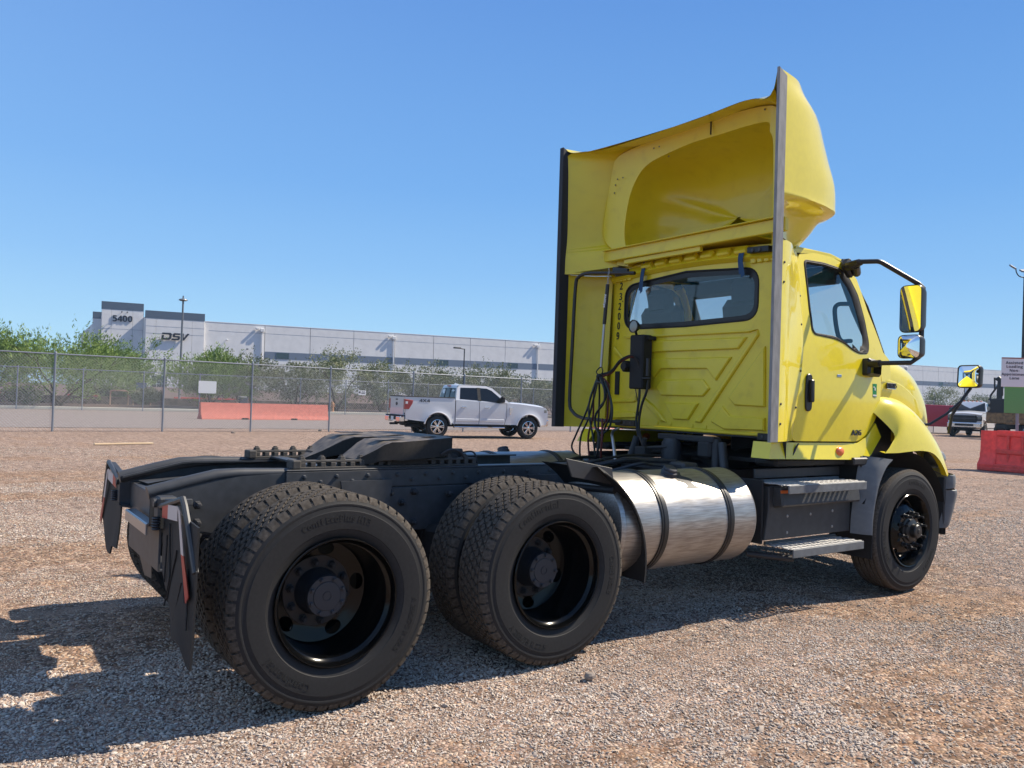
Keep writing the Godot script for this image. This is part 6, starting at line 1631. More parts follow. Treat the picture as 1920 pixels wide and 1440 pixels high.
	obj("barrel", B.new().lathe([Vector2(.15, 0), Vector2(.15, .05), Vector2(.10, .06), Vector2(.10, .55), Vector2(.14, .56), Vector2(.14, .60), Vector2(.11, .66), Vector2(.06, .72), Vector2(.03, .78), Vector2(.0001, .79)], Transform3D(Basis(Vector3.RIGHT, -PI / 2), Vector3.ZERO), 14), hm, HY)
	for a in [0.0, PI / 2, PI]: obj("outlet", B.new().bar(Vector3(0, .45, 0), Vector3(cos(a) * .18, .45, sin(a) * .18), .055, 10), hm, HY)
	# retaining wall, hoop racks, bins and cars of the car park below the tower
	var rw := mat("block_wall", Color(.34, .30, .28), .9); rw.albedo_texture = M.grime; tri_map(rw, Vector3(.4, .4, .4))
	meta(obj("retaining_wall", B.new().box(Vector3(12.5, .38, -57.6), Vector3(47, .75, .25), .02), rw), "low dark retaining wall behind the far fence", "wall")
	for q in [[223, 758, "tan bent pipe hoop farther from the small panel sign"], [266, 759, "tan bent pipe hoop right in front of the small panel sign"]]:
		var p := uy(q[0], q[1], .3); p.z = -55.2; p.x = uz(q[0], q[1], -55.2).x
		var pts := cr([Vector3(-.55, 0, 0), Vector3(-.55, .75, 0), Vector3(-.42, .95, 0), Vector3(.42, .95, 0), Vector3(.55, .75, 0), Vector3(.55, 0, 0)], 4)
		var tt := obj("hoop_rack", B.new().tube(pts, .05, 8), mat("tan_pipe", Color(.62, .50, .42), .6)); tt.position = Vector3(p.x, .25, p.z)
		meta(tt, q[2], "hoop rack", "pipe hoops by the retaining wall")
	var bn := uz(455, 742, -53.0)
	var BN := thing("trash_bin", "blue grey bin with papers on top beside the dull green shrub", "bin", Vector3(bn.x, .15, -53))
	obj("bin_body", B.new().box(Vector3(0, .42, 0), Vector3(.62, .84, .6), .05), mat("blue_grey", Color(.16, .19, .30), .6), BN)
	obj("lid", B.new().box(Vector3(0, .90, 0), Vector3(.50, .12, .5), .05), M.white_paint, BN)
	var ut := uz(94, 728, -66.0)
	var UB := thing("utility_cabinet", "pale beige utility cabinet behind the broad feathery tree", "cabinet", Vector3(ut.x, .55, -66))
	obj("cabinet_body", B.new().box(Vector3(0, .5, 0), Vector3(.85, 1.0, .7), .03), mat("beige", Color(.66, .60, .52), .7), UB)
	obj("cabinet_cap", B.new().box(Vector3(0, 1.02, 0), Vector3(.9, .05, .75), .015), M.beige, UB)
	var ss := uz(265, 727, -60.0)
	var SS := thing("monument_sign", "small dark panel sign on two legs by the warehouse door", "sign", Vector3(ss.x, .6, -60))
	obj("panel", B.new().box(Vector3(0, .95, 0), Vector3(.7, .55, .06), .01), M.band, SS)
	for x in [-.2, .2]: obj("leg", B.new().bar(Vector3(x, 0, 0), Vector3(x, .7, 0), .03), M.dark_pole, SS)
	road_sign()
	plastic_barriers()
	# rebar stub and other crumbs on the lot
	var pa := uy(176, 834, 0); var pb := uy(286, 832.5, 0)
	meta(obj("plank", B.new().box((pa + pb) / 2 + Vector3(0, .02, 0), Vector3(pa.distance_to(pb), .035, .12), .006, Basis(Vector3.UP, atan2(-(pb - pa).z, (pb - pa).x))), mat("pale_wood", Color(.80, .70, .56), .8)), "pale weathered plank lying on the gravel before the fence", "plank")
	# scraps and bigger stones that lie about near the wheels
	var sr := RandomNumberGenerator.new(); sr.seed = 77
	for k in 5:
		var q: Array = [[1105, 1272], [437, 812], [1170, 813], [600, 808], [330, 1180]][k]
		var p := uy(q[0], q[1], 0); var b := B.new().ball(Vector3.ZERO, Vector3(.035, .022, .028) * (1.0 if k in [0, 4] else 2.2), 8, 5)
		for i in b.v.size(): b.v[i] *= 1.0 + .12 * sin(b.v[i].x * 190.0 + k) * cos(b.v[i].z * 160.0)
		var o := obj("stone", b, mat("stone_%d" % k, Color(.50, .46, .43).darkened(.08 * k), .9)); o.position = p + Vector3(0, .012, 0)
		meta(o, ["rounded grey stone lying on the gravel beside the middle wheel", "dark clod at the fence foot, between the second and third near posts", "dark lump of dirt at the foot of the fence behind the pickup", "dark clod at the fence post next to the salmon barrier", "small dark stone in the shade of the mud flap"][k], "stone")

func lamp_pole(at: Vector3, h: float, r: float, head: String, label: String) -> void:
	var P := thing("lamp_pole", label, "lamp pole", at)
	var m: Material = M.pole if head == "disc" else M.dark_pole
	obj("shaft", B.new().lathe([Vector2(r * 1.9, 0), Vector2(r * 1.9, .10), Vector2(r * 1.15, .14), Vector2(r, .3), Vector2(r * .8, h), Vector2(.0001, h + .01)], Transform3D(Basis(Vector3.RIGHT, -PI / 2), Vector3.ZERO), 12), m, P)
	if head == "disc":
		obj("lamp_head", B.new().lathe([Vector2(.0001, h + .02), Vector2(.20, h + .02), Vector2(.33, h + .08), Vector2(.28, h + .16), Vector2(.06, h + .22), Vector2(.05, h + .42), Vector2(.0001, h + .43)], Transform3D(Basis(Vector3.RIGHT, -PI / 2), Vector3.ZERO), 20), m, P)
	else:
		obj("arm", B.new().bar(Vector3(0, h - .03, 0), Vector3(-.5, h + .02, 0), r * .6), m, P)
		obj("lamp_head", B.new().box(Vector3(-.62, h + .03, 0), Vector3(.55, .10, .28), .03), m, P)

func flood_mast() -> void:
	var base := uz(1917.5, 780, -18.0); base.y = 0
	var P := thing("floodlight_mast", "tall dark mast with floodlights behind the assisted loading sign", "lamp pole", base)
	var h := 10.15
	obj("shaft", B.new().lathe([Vector2(.16, 0), Vector2(.14, 4), Vector2(.11, h), Vector2(.0001, h + .02)], Transform3D(Basis(Vector3.RIGHT, -PI / 2), Vector3.ZERO), 14), M.dark_pole, P)
	var rt := Vector3(CB.x.x, 0, CB.x.z).normalized()
	obj("cross_arm", B.new().tube(cr([-rt * .62 + Vector3(0, h + .55, 0), -rt * .55 + Vector3(0, h + .25, 0), -rt * .3 + Vector3(0, h + .02, 0), rt * .3 + Vector3(0, h + .02, 0), rt * .55 + Vector3(0, h + .25, 0)], 5), .035, 8).bar(Vector3(-.15, h, 0), Vector3(-.15, h + .35, 0), .03), M.dark_pole, P)
	for q in [[-.80, .62, .5], [-.12, .40, .0], [.62, .60, -.5]]:
		obj("floodlight", B.new().box(rt * q[0] + Vector3(0, h + q[1], 0), Vector3(.42, .10, .34), .03, Basis(Vector3.UP, CAM_ROT.y) * Basis(Vector3(0, 0, 1), -q[2]) * Basis(Vector3.RIGHT, .5)), M.pole, P)

func building() -> void:
	var cg := Basis.from_euler(Vector3(CAM_ROT.x, CAM_ROT.y, .0165), EULER_ORDER_YXZ)
	var rw := CB * cg.inverse()
	var W := thing("warehouse", "long pale grey warehouse with a dark window band and a taller entrance tower", "building")
	W.transform = Transform3D(rw * Basis(Vector3(.99814, 0, .06101), Vector3.UP, Vector3(-.06101, 0, .99814)), CAM_POS + rw * (Vector3(28.567, 0, -115.583) - CAM_POS))
	var y0 := -.5
	# tilt-up panels, each with its upper part, band strip and lower part in one slab
	var s := 1.5; var k := 0
	var js := [-.15, 8.5]
	for i in 33: js.append(15.42 + 7.02 * i)
	for i in js.size() - 1:
		var a: float = js[i] + .04; var b: float = js[i + 1] - .04
		obj("wall_panel", B.new().box(Vector3((a + b) / 2, (12.0 + y0) / 2, -.2), Vector3(b - a, 12.0 - y0, .4), .015), M.tilt_wall, W)
		if i > 0: obj("band_strip", B.new().box(Vector3((a + b) / 2, 7.53, .012), Vector3(b - a, 1.06, .03), .004), M.band2, W)
	for y in [10.75, 4.9]: obj("reveal", B.new().box(Vector3(120, y, .004), Vector3(239, .035, .012)), M.band2, W)
	obj("joint_backing", B.new().box(Vector3(118, 5.7, -.45), Vector3(238, 12.0, .1)), M.band, W)
	obj("parapet_cap", B.new().box(Vector3(121, 12.03, -.2), Vector3(242, .10, .46), .01), M.white_paint, W)
	obj("roof", B.new().box(Vector3(118, 11.5, -22), Vector3(250, .3, 43)), M.tilt_wall, W)
	obj("end_wall", B.new().box(Vector3(-13.0, 6.0, -24), Vector3(.4, 12.4, 42)), M.tilt_wall, W)
	for q in [10.2, 37.3, 51.2, 66.0, 80.0, 94.0, 184.0]:
		var wd := obj("window", B.new().box(Vector3(q + 1.0, 7.50, .03), Vector3(1.9, .86, .03), .004), M.win, W)
		obj("window_frame", B.new().box(Vector3(q + 1.0, 7.96, .04), Vector3(2.0, .05, .05)).box(Vector3(q + 1.0, 7.04, .04), Vector3(2.0, .05, .05)).box(Vector3(q + .02, 7.5, .04), Vector3(.05, .88, .05)).box(Vector3(q + 1.98, 7.5, .04), Vector3(.05, .88, .05)), M.band, W)
	# rain water heads and pipes
	for q in [8.05, 29.2, 57.3, 85.3, 113.4, 141.4, 169.5, 197.6]:
		var D := sub("downpipe", W)
		obj("pipe", B.new().box(Vector3(q, 5.4, .14), Vector3(.20, 11.6, .20), .03), M.white_paint, D)
		obj("rain_head", B.new().box(Vector3(q, 11.2, .25), Vector3(.62, .55, .42), .06), M.white_paint, D)
		obj("wall_lamp", B.new().box(Vector3(q - .75, 11.4, .28), Vector3(.42, .30, .40), .04), M.white_paint, D)
	for q in [[3.0, 9.5], [5.9, 8.3]]: obj("wall_lamp", B.new().box(Vector3(q[0], q[1], .42), Vector3(.28, .24, .24), .05).bar(Vector3(q[0], q[1], 0), Vector3(q[0], q[1], .40), .04), M.white_paint if q[0] < 4 else M.pole, W)
	# entrance block beside the long wall and the tower set back from it
	for q in [[-7.93, -6.6], [-6.6, -1.85], [-1.85, -.17]]:
		obj("entrance_panel", B.new().box(Vector3((q[0] + q[1]) / 2, (12.0 + y0) / 2, .15), Vector3(q[1] - q[0] - .03, 12.0 - y0, .5), .012), M.tilt_wall, W)
	obj("entrance_return", B.new().box(Vector3(-7.88, 6, -1.2), Vector3(.1, 12.4, 2.8)), M.tilt_wall, W)
	obj("entrance_parapet", B.new().box(Vector3(-4.05, 12.53, .15), Vector3(7.82, 1.05, .56), .015), M.band, W)
	for y in [9.9, 10.9, 6.2]: obj("reveal", B.new().box(Vector3(-4.05, y, .405), Vector3(7.7, .03, .012)), M.band2, W)
	var Z := -2.4                                              # the tower stands farther back, so the entrance block shades it
	for q in [[-13.2, -12.0], [-12.0, -9.3], [-9.3, -7.95]]:
		obj("tower_panel", B.new().box(Vector3((q[0] + q[1]) / 2, (13.1 + y0) / 2, Z), Vector3(q[1] - q[0] - .03, 13.1 - y0, .5), .012), M.tilt_wall, W)
	obj("tower_parapet", B.new().box(Vector3(-10.57, 13.63, Z), Vector3(5.3, 1.05, .56), .015), M.band, W)
	obj("tower_side", B.new().box(Vector3(-7.97, 13.0, Z - 1.5), Vector3(.2, 2.3, 3.0)), M.band, W)
	obj("reveal", B.new().box(Vector3(-10.57, 10.4, Z + .255), Vector3(5.2, .03, .012)), M.band2, W)
	obj("annex_wall", B.new().box(Vector3(-13.65, 6.0, Z - 1.0), Vector3(1.1, 12.2, .4)), M.tilt_wall, W)
	obj("annex_parapet", B.new().box(Vector3(-13.65, 12.25, Z - 1.0), Vector3(1.1, .95, .46), .01), M.band, W)
	for x in [-10.75, -10.05]: obj("sign_lamp", B.new().bar(Vector3(x, 12.72, Z + .2), Vector3(x, 12.80, Z + .75), .04).box(Vector3(x, 12.78, Z + .8), Vector3(.18, .14, .14), .03), M.dark_pole, W)
	obj("street_number", B.new().add(text_b("5400", .86, .10), Transform3D(Basis.IDENTITY, Vector3(-10.60, 11.86, Z + .32))), M.navy, W, 0.0)
	var L := sub("logo", W)
	var lx := Transform3D(Basis.from_scale(Vector3(1, 1, 1)), Vector3(-5.95, 9.05, .62))
	# three slanted block letters cut from heavy strokes
	var sh := .16
	var q := func(p: Array) -> PackedVector2Array:
		var o := PackedVector2Array()
		for i in range(0, p.size(), 2): o.push_back(Vector2(p[i] + p[i + 1] * sh, p[i + 1]))
		return o
	obj("letter", B.new().prism(q.call([0, .0, .0, .66, .28, .66, .28, .24, .82, .24, .98, .36, .98, .66, .84, .76, -.05, .76, .0, 1.0, 1.08, 1.0, 1.28, .84, 1.28, .20, 1.06, 0]), 0, .10, lx), M.navy, L, 0.0)
	obj("letter", B.new().prism(q.call([1.34, 0, 1.34, .24, 2.08, .24, 2.14, .30, 2.14, .36, 2.08, .40, 1.56, .40, 1.40, .54, 1.40, .86, 1.56, 1.0, 2.38, 1.0, 2.34, .77, 1.76, .77, 1.70, .72, 1.70, .66, 1.76, .62, 2.26, .62, 2.42, .50, 2.42, .14, 2.26, 0]), 0, .10, lx), M.navy, L, 0.0)
	obj("letter", B.new().prism(q.call([2.50, 1.0, 2.80, 1.0, 2.90, .34, 3.26, 1.0, 3.58, 1.0, 3.00, 0, 2.66, 0]), 0, .10, lx), M.navy, L, 0.0)
	for x in [-5.4, -3.7, -2.9]: obj("letter_pin", B.new().bar(Vector3(x, 9.5, .38), Vector3(x, 9.5, .63), .03), M.pole, L)
	var D := sub("entrance_door", W)
	obj("door_frame", B.new().box(Vector3(-6.0, 2.95, .42), Vector3(2.2, 2.5, .05), .01), M.white_paint, D)
	for i in 3:
		for j in 2: obj("pane", B.new().box(Vector3(-6.68 + i * .68, 2.3 + j * 1.15, .45), Vector3(.62, 1.08, .02)), M.win, D)
	obj("low_window", B.new().box(Vector3(22.5, 3.2, .02), Vector3(7.5, .05, .02)), M.band2, W)

func road_sign() -> void:
	var base := uy(1908, 880, 0)
	var P := thing("lane_sign", "white assisted loading lane sign over a blank green board on a steel post", "sign", base)
	var rot := Basis(Vector3.UP, CAM_ROT.y + .02 - .18)
	var d: float = (base - CAM_POS).dot(-CB.z)
	var pt = func(u: float, v: float) -> Vector3: return (CAM_POS + ray(u, v) * d) - base
	var c1: Vector3 = pt.call(1904, 698); var c2: Vector3 = pt.call(1910, 750)
	var m := d / FOCAL
	obj("board", B.new().box(c1, Vector3(49 * m, 55 * m, .012), .003, rot), M.white_paint, P)
	obj("board_edge", B.new().box(c1 + Vector3(0, 26.5 * m, .0) + rot.z * .008, Vector3(49 * m, 2.2 * m, .006), .001, rot), mat("brown_red", Color(.55, .30, .25), .6), P)
	var txt := B.new()
	var lines := ["Assisted", "Loading", "Non-", "Appointment", "Lane"]
	for i in 5:
		txt.add(text_b(lines[i], 4.9 * m, .003), Transform3D(rot * Basis.from_scale(Vector3(1.05 if i == 3 else 1.15, 1, 1)), c1 + Vector3(0, (17.5 - i * 7.2) * m, 0) + rot.z * .009 + rot.x * (-2.0 * m)))
	obj("lettering", txt, mat("ink", Color(.10, .10, .17), .6), P, 0.0)
	obj("green_board", B.new().box(c2, Vector3(50 * m, 50 * m, .012), .003, rot), mat("green_board", Color(.36, .58, .33), .6), P)
	obj("post", B.new().box(Vector3(0, .85, -.03), Vector3(.06, 1.7, .035), .006, rot).box(Vector3(0, 1.6, -.05), Vector3(.05, 1.6, .03), .006, rot), M.galv, P)
	for v in [1.25, 1.62]: obj("bolt", B.new().lathe([Vector2(.02, 0), Vector2(.0001, .012)], Transform3D(rot, Vector3(0, v, 0) + rot.z * .02), 8), M.steel, P)

func plastic_barriers() -> void:
	var red := mat("red_plastic", Color(1.0, .40, .36), .45, 0.0, {backlight_enabled = true, backlight = Color(.85, .22, .16)})
	red.albedo_texture = noise_tex(256, .02, [Color(.85, .82, .82), Color(1, 1, 1)], 71, 4); tri_map(red, Vector3(1, 1, 1))
	var a := uy(1841, 880, 0)
	for i in 2:
		var P := thing("water_barrier", ["red plastic water filled barrier behind the sign post", "red plastic water filled barrier adjoining the one behind the sign post"][i], "barrier", a + Vector3(0, 0, i * 1.92), 0, "red water barriers")
		# profile across (x) and up, run along z
		var pr := V2([-.28, 0, .28, 0, .28, .16, .22, .22, .14, .34, .14, .44, .11, .50, .09, 1.06, -.09, 1.06, -.11, .50, -.14, .44, -.14, .34, -.22, .22, -.28, .16])
		obj("barrier_end", B.new().prism(pr, 0, .42, Transform3D.IDENTITY, .02), red, P)
		obj("barrier_end", B.new().prism(pr, 1.48, 1.88, Transform3D.IDENTITY, .02), red, P)
		obj("barrier_core", B.new().prism(V2([-.20, 0, .20, 0, .12, .40, .08, 1.0, -.08, 1.0, -.12, .40]), .40, 1.50, Transform3D.IDENTITY), red, P)
		for q in [[1.0, .12, .16], [.52, .16, .13], [.10, .27, .16]]: obj("rib", B.new().box(Vector3(0, q[0], .95), Vector3(q[1] * 2, q[2], 1.1), .02), red, P)
		for z in [.70, 1.05, 1.35]: obj("rib", B.new().box(Vector3(0, .5, z), Vector3(.30, .9, .07), .015), red, P)
		obj("barrier_plinth", B.new().box(Vector3(0, .05, .94), Vector3(.58, .10, 1.86), .02), red, P)
	# one more of the same, seen below the cab between the hoses
	var b := uy(1112, 809, 0)
	var Q := thing("water_barrier", "red plastic barrier seen through the hanging hoses under the cab", "barrier", b)
	obj("barrier_body", B.new().prism(V2([-.28, 0, .28, 0, .28, .16, .14, .34, .09, 1.06, -.09, 1.06, -.14, .34, -.28, .16]), 0, 1.8, Transform3D(Basis(Vector3.UP, PI / 2), Vector3.ZERO), .02), red, Q)

# ---------- other vehicles ----------
func car_wheel(parent: Node, at: Vector3, r: float, w: float, spokes: int, m: Material, turn := 0.0) -> void:
	var W := sub("wheel", parent); W.position = at; W.rotation.y = turn
	var k := r * .62
	obj("tyre", B.new().lathe([Vector2(k, w * .40), Vector2(k * 1.05, w * .48), Vector2(r * .86, w * .5), Vector2(r * .96, w * .44), Vector2(r, w * .32), Vector2(r, -w * .32), Vector2(r * .96, -w * .44), Vector2(r * .86, -w * .5), Vector2(k, -w * .4)], Transform3D.IDENTITY, 36), M.rubber, W)
	obj("rim", B.new().lathe([Vector2(k * 1.02, w * .44), Vector2(k * .96, w * .45), Vector2(k * .92, w * .38), Vector2(k * .88, -.02)], Transform3D.IDENTITY, 36), m, W)
	obj("brake_disc", B.new().disc(k * .86, .0, Transform3D.IDENTITY, 24), M.matte_black, W)
	var s := B.new()
	for i in spokes:
		var a := TAU * i / spokes
		var q := Basis(Vector3(0, 0, 1), a)
		s.prism(V2([.0, -k * .10, k * .40, -k * .13, k * .93, -k * .20, k * .93, -k * .05, k * .52, .0, k * .93, k * .05, k * .93, k * .20, k * .40, k * .13, .0, k * .10]), w * .26, w * .40, Transform3D(q, Vector3.ZERO), .008)
	s.lathe([Vector2(k * .22, w * .38), Vector2(k * .20, w * .44), Vector2(.0001, w * .45)], Transform3D.IDENTITY, 16)
	obj("spokes", s, m, W)
func arch(cx: float, r: float, cy: float, y: float, rev := false) -> Array:         # outline of a wheel opening, left to right along height y
	var o := []
	var a0 := PI - asin(clampf((y - cy) / r, -1, 1)); var a1 := asin(clampf((y - cy) / r, -1, 1))
	for i in 13:
		var a := lerpf(a0, a1, i / 12.0); o.append(Vector2(cx + r * cos(a), cy + r * sin(a)))
	if rev: o.reverse()
	return o

func pickup() -> void:
	var fr := uy(988, 822.5, 0)
	var hd := Vector2(.985, .172).normalized()
	var sc := .995
	var right := Vector3(-hd.y, 0, hd.x)
	var origin := fr - right * (.86 * sc) - Vector3(hd.x, 0, hd.y) * (3.69 * sc)
	var P := thing("pickup_truck", "white crew cab pickup with chrome rear bumper parked by the fence", "pickup", origin, atan2(-hd.y, hd.x))
	P.scale = Vector3.ONE * sc
	var wp := mat("car_white", Color(.76, .765, .78), .35, 0.0, {clearcoat_enabled = true, clearcoat = .8, clearcoat_roughness = .05})
	var side = func(p: Vector2) -> Vector3:
		var z := .965 - .02 * pow(absf(p.y - 1.0) * 1.6, 2)
		for cx in [0.0, 3.69]: z += .035 * smoothstep(.66, .50, Vector2(p.x, p.y).distance_to(Vector2(cx, .42))) 
		return Vector3(p.x, p.y, z)
	for s in [1.0, -1.0]:
		var mir = func(b: B) -> B: return b if s > 0 else B.new().addz(b)
		var bed := [Vector2(-1.22, .66)]; bed.append_array(arch(0, .50, .42, .58)); bed.append_array([Vector2(.66, .50), Vector2(.66, 1.45), Vector2(-1.24, 1.47)])
		var b := B.new(); panel(b, bed, side, .09, .12)
		obj("bed_side", mir.call(b), wp, P, 30)
		obj("bed_rail_cap", mir.call(B.new().box(Vector3(-.28, 1.475, .915), Vector3(1.90, .03, .12), .01)), M.matte_black, P)
		for d in [[V2([.68, .52, 1.62, .52, 1.62, 1.36, .70, 1.40]), 1.42], [V2([1.64, .52, 2.66, .52, 2.74, .80, 2.74, 1.30, 1.64, 1.36]), 2.36]]:
			var D := sub("door", P)
			b = B.new(); panel(b, d[0], side, .06, .12); obj("door_skin", mir.call(b), wp, D, 30)
			obj("handle", mir.call(B.new().box(Vector3(d[1] - .42, 1.15, .985), Vector3(.20, .045, .04), .012)), M.chrome, D)
			obj("side_moulding", mir.call(B.new().box(Vector3((d[0][0].x + d[0][1].x) / 2, .67, .970), Vector3(d[0][1].x - d[0][0].x - .02, .10, .03), .012)), wp, D)
		var fen := [Vector2(2.68, .52)]; fen.append_array(arch(3.69, .50, .42, .52)); fen.append_array([Vector2(4.42, .52), Vector2(4.50, .75), Vector2(4.50, 1.05), Vector2(4.40, 1.20), Vector2(3.3, 1.31), Vector2(2.76, 1.33), Vector2(2.76, .80)])
		b = B.new(); panel(b, fen, side, .09, .12); obj("front_wing", mir.call(b), wp, P, 30)
		obj("fender_vent", mir.call(B.new().prism(V2([2.86, 1.18, 3.02, 1.18, 2.94, 1.02, 2.92, .90, 2.88, .90]), .955, .985, Transform3D.IDENTITY, .004)), M.chrome, P)
		for cx in [0.0, 3.69]:
			var pts := []
			for q in arch(cx, .515, .42, .50): pts.append(side.call(q) + Vector3(0, 0, -.01))
			obj("arch_lip", mir.call(B.new().tube(pts, .028, 6)), wp, P)
			var well := []
			for q in arch(cx, .53, .42, .45): well.append(PackedVector3Array([Vector3(q.x, q.y, .93), Vector3(q.x, q.y, .45)]))
			obj("wheel_well", mir.call(B.new().grid(well)), M.matte_black, P)
		# greenhouse side
		var gs = func(p: Vector2) -> Vector3: return Vector3(p.x, p.y, .935 - .20 * clampf((p.y - 1.34) / .60, 0, 1.1))
		b = B.new(); panel(b, V2([.69, 1.38, .80, 1.86, .90, 1.95, 1.95, 1.955, 2.20, 1.88, 2.90, 1.32]), gs, .05, .15)
		obj("cab_side", mir.call(b), wp, P, 30)
		for w in [V2([.86, 1.44, .92, 1.86, 1.58, 1.87, 1.58, 1.40]), V2([1.70, 1.40, 1.70, 1.87, 1.98, 1.86, 2.18, 1.78, 2.62, 1.42, 2.60, 1.36, 2.45, 1.33]) ]:
			b = B.new(); panel(b, w, func(p): return gs.call(p) + Vector3(0, 0, .006), .02, .3); obj("side_window", mir.call(b), M.dark_glass, P)
		b = B.new(); panel(b, V2([1.575, 1.39, 1.575, 1.88, 1.705, 1.88, 1.705, 1.38]), func(p): return gs.call(p) + Vector3(0, 0, .009), .02, .3); obj("door_pillar", mir.call(b), M.matte_black, P)
		obj("door_mirror", mir.call(B.new().box(Vector3(2.52, 1.46, 1.08), Vector3(.14, .24, .22), .04).box(Vector3(2.52, 1.38, .97), Vector3(.08, .06, .14), .02)), M.matte_black, P)
		obj("running_board", mir.call(B.new().box(Vector3(1.66, .40, .95), Vector3(2.05, .06, .14), .02)), M.chrome, P)
		obj("rocker", mir.call(B.new().box(Vector3(1.7, .50, .86), Vector3(2.1, .12, .12), .02)), M.matte_black, P)
		obj("tail_lamp", mir.call(B.new().prism(V2([-1.265, 1.02, -1.10, 1.02, -.98, 1.22, -.95, 1.34, -1.265, 1.38]), .82, .985, Transform3D.IDENTITY, .015)), mat("tail_red", Color(.55, .02, .03), .15, 0.0, {clearcoat_enabled = true}), P)
		obj("reversing_lamp", mir.call(B.new().box(Vector3(-1.20, 1.25, .905), Vector3(.10, .10, .165), .01)), M.white_paint, P)
		obj("head_lamp", mir.call(B.new().box(Vector3(4.40, 1.06, .86), Vector3(.20, .20, .22), .05)), M.lens, P)
		for cx in [0.0, 3.69]: car_wheel(P, Vector3(cx, .41, s * .84), .41, .28, 6, M.chrome, 0.0 if s > 0 else PI)
		if s > 0: obj("four_by_four_decal", B.new().add(text_b("4X4", .11, .002), Transform3D(Basis.from_scale(Vector3(1.6, 1, 1)), Vector3(-.52, 1.335, .968))), M.hub, P, 0.0)
	var TG := sub("tailgate", P)
	obj("gate_panel", B.new().box(Vector3(-1.235, 1.09, 0), Vector3(.06, .76, 1.62), .02), wp, TG)
	obj("gate_spoiler", B.new().box(Vector3(-1.23, 1.485, 0), Vector3(.08, .03, 1.80), .01), M.matte_black, TG)
	obj("gate_emblem", B.new().lathe([Vector2(.07, 0), Vector2(.07, .012), Vector2(.06, .016), Vector2(.0001, .017)], Transform3D(Basis(Vector3.UP, -PI / 2) * Basis.from_scale(Vector3(1.6, .85, 1)), Vector3(-1.265, 1.20, .0)), 24), M.navy, TG)
	obj("gate_handle", B.new().box(Vector3(-1.27, 1.36, 0), Vector3(.02, .05, .22), .006), M.hub, TG)
	var RB := sub("rear_bumper", P)
	obj("bumper_bar", B.new().box(Vector3(-1.33, .66, .70), Vector3(.20, .22, .52), .04).box(Vector3(-1.33, .66, -.70), Vector3(.20, .22, .52), .04), M.chrome, RB)
	obj("bumper_step", B.new().box(Vector3(-1.32, .70, 0), Vector3(.18, .16, .95), .02).box(Vector3(-1.30, .785, 0), Vector3(.24, .03, 1.84), .01), M.matte_black, RB)
	obj("licence_plate", B.new().box(Vector3(-1.42, .66, .0), Vector3(.012, .16, .32), .003), M.white_paint, RB)
	obj("tow_hitch", B.new().box(Vector3(-1.36, .47, 0), Vector3(.30, .08, .10), .01).box(Vector3(-1.15, .50, 0), Vector3(.08, .08, 1.0), .02), M.matte_black, RB)
	obj("bed_floor", B.new().box(Vector3(-.30, .86, 0), Vector3(1.86, .06, 1.80), .01).box(Vector3(.61, 1.15, 0), Vector3(.06, .58, 1.80), .01), M.dark_plastic, P)
	obj("chassis", B.new().box(Vector3(1.6, .48, 0), Vector3(5.2, .16, .95), .03).bar(Vector3(0, .41, -.8), Vector3(0, .41, .8), .07).bar(Vector3(3.69, .41, -.8), Vector3(3.69, .41, .8), .06).bar(Vector3(-.5, .42, .5), Vector3(-1.1, .42, .55), .05), M.matte_black, P)
	# roof, rear window, windscreen, bonnet, front
	var rf := []
	for q in [[.70, 1.40, .930], [.79, 1.86, .765], [.90, 1.955, .725], [1.4, 1.975, .72], [1.95, 1.965, .72], [2.22, 1.875, .745]]:
		rf.append([Vector3(q[0], q[1], q[2]), Vector3(q[0] - .02, q[1] + .012, q[2] * .6), Vector3(q[0] - .03, q[1] + .02, 0), Vector3(q[0] - .02, q[1] + .012, -q[2] * .6), Vector3(q[0], q[1], -q[2])])
	obj("roof", B.new().grid(surf(rf, 3, 3)), wp, P, 40)
	obj("rear_window", B.new().grid([PackedVector3Array([Vector3(.688, 1.44, .83), Vector3(.660, 1.455, 0), Vector3(.688, 1.44, -.83)]), PackedVector3Array([Vector3(.772, 1.84, .70), Vector3(.742, 1.86, 0), Vector3(.772, 1.84, -.70)])]), M.dark_glass, P)
	obj("rear_window_bar", B.new().box(Vector3(.70, 1.64, .26), Vector3(.012, .40, .03), .0, Basis(Vector3(0, 0, 1), -.2)).box(Vector3(.70, 1.64, -.26), Vector3(.012, .40, .03), .0, Basis(Vector3(0, 0, 1), -.2)), M.black, P)
	obj("stop_lamp", B.new().box(Vector3(.76, 1.925, 0), Vector3(.06, .045, .30), .01), M.tail_red, P)
	obj("roof_fin", B.new().prism(V2([.95, 1.97, 1.2, 1.97, 1.0, 2.05]), -.02, .02), wp, P)
	obj("windscreen", B.new().grid(surf([[Vector3(2.20, 1.88, .74), Vector3(2.26, 1.90, 0), Vector3(2.20, 1.88, -.74)], [Vector3(2.93, 1.33, .90), Vector3(3.05, 1.34, 0), Vector3(2.93, 1.33, -.90)]], 4, 4)), M.dark_glass, P)
	var hd2 := []
	for q in [[2.80, 1.325, .92], [3.3, 1.31, .93], [3.9, 1.27, .92], [4.38, 1.20, .88], [4.50, 1.08, .86]]:
		hd2.append([Vector3(q[0], q[1] - .02, q[2]), Vector3(q[0], q[1] + .05, q[2] * .75), Vector3(q[0] + .04, q[1] + .06, 0), Vector3(q[0], q[1] + .05, -q[2] * .75), Vector3(q[0], q[1] - .02, -q[2])])
	obj("bonnet", B.new().grid(surf(hd2, 3, 3)), wp, P, 40)
	obj("front_bumper", B.new().box(Vector3(4.48, .62, 0), Vector3(.24, .28, 1.84), .06), M.chrome, P)
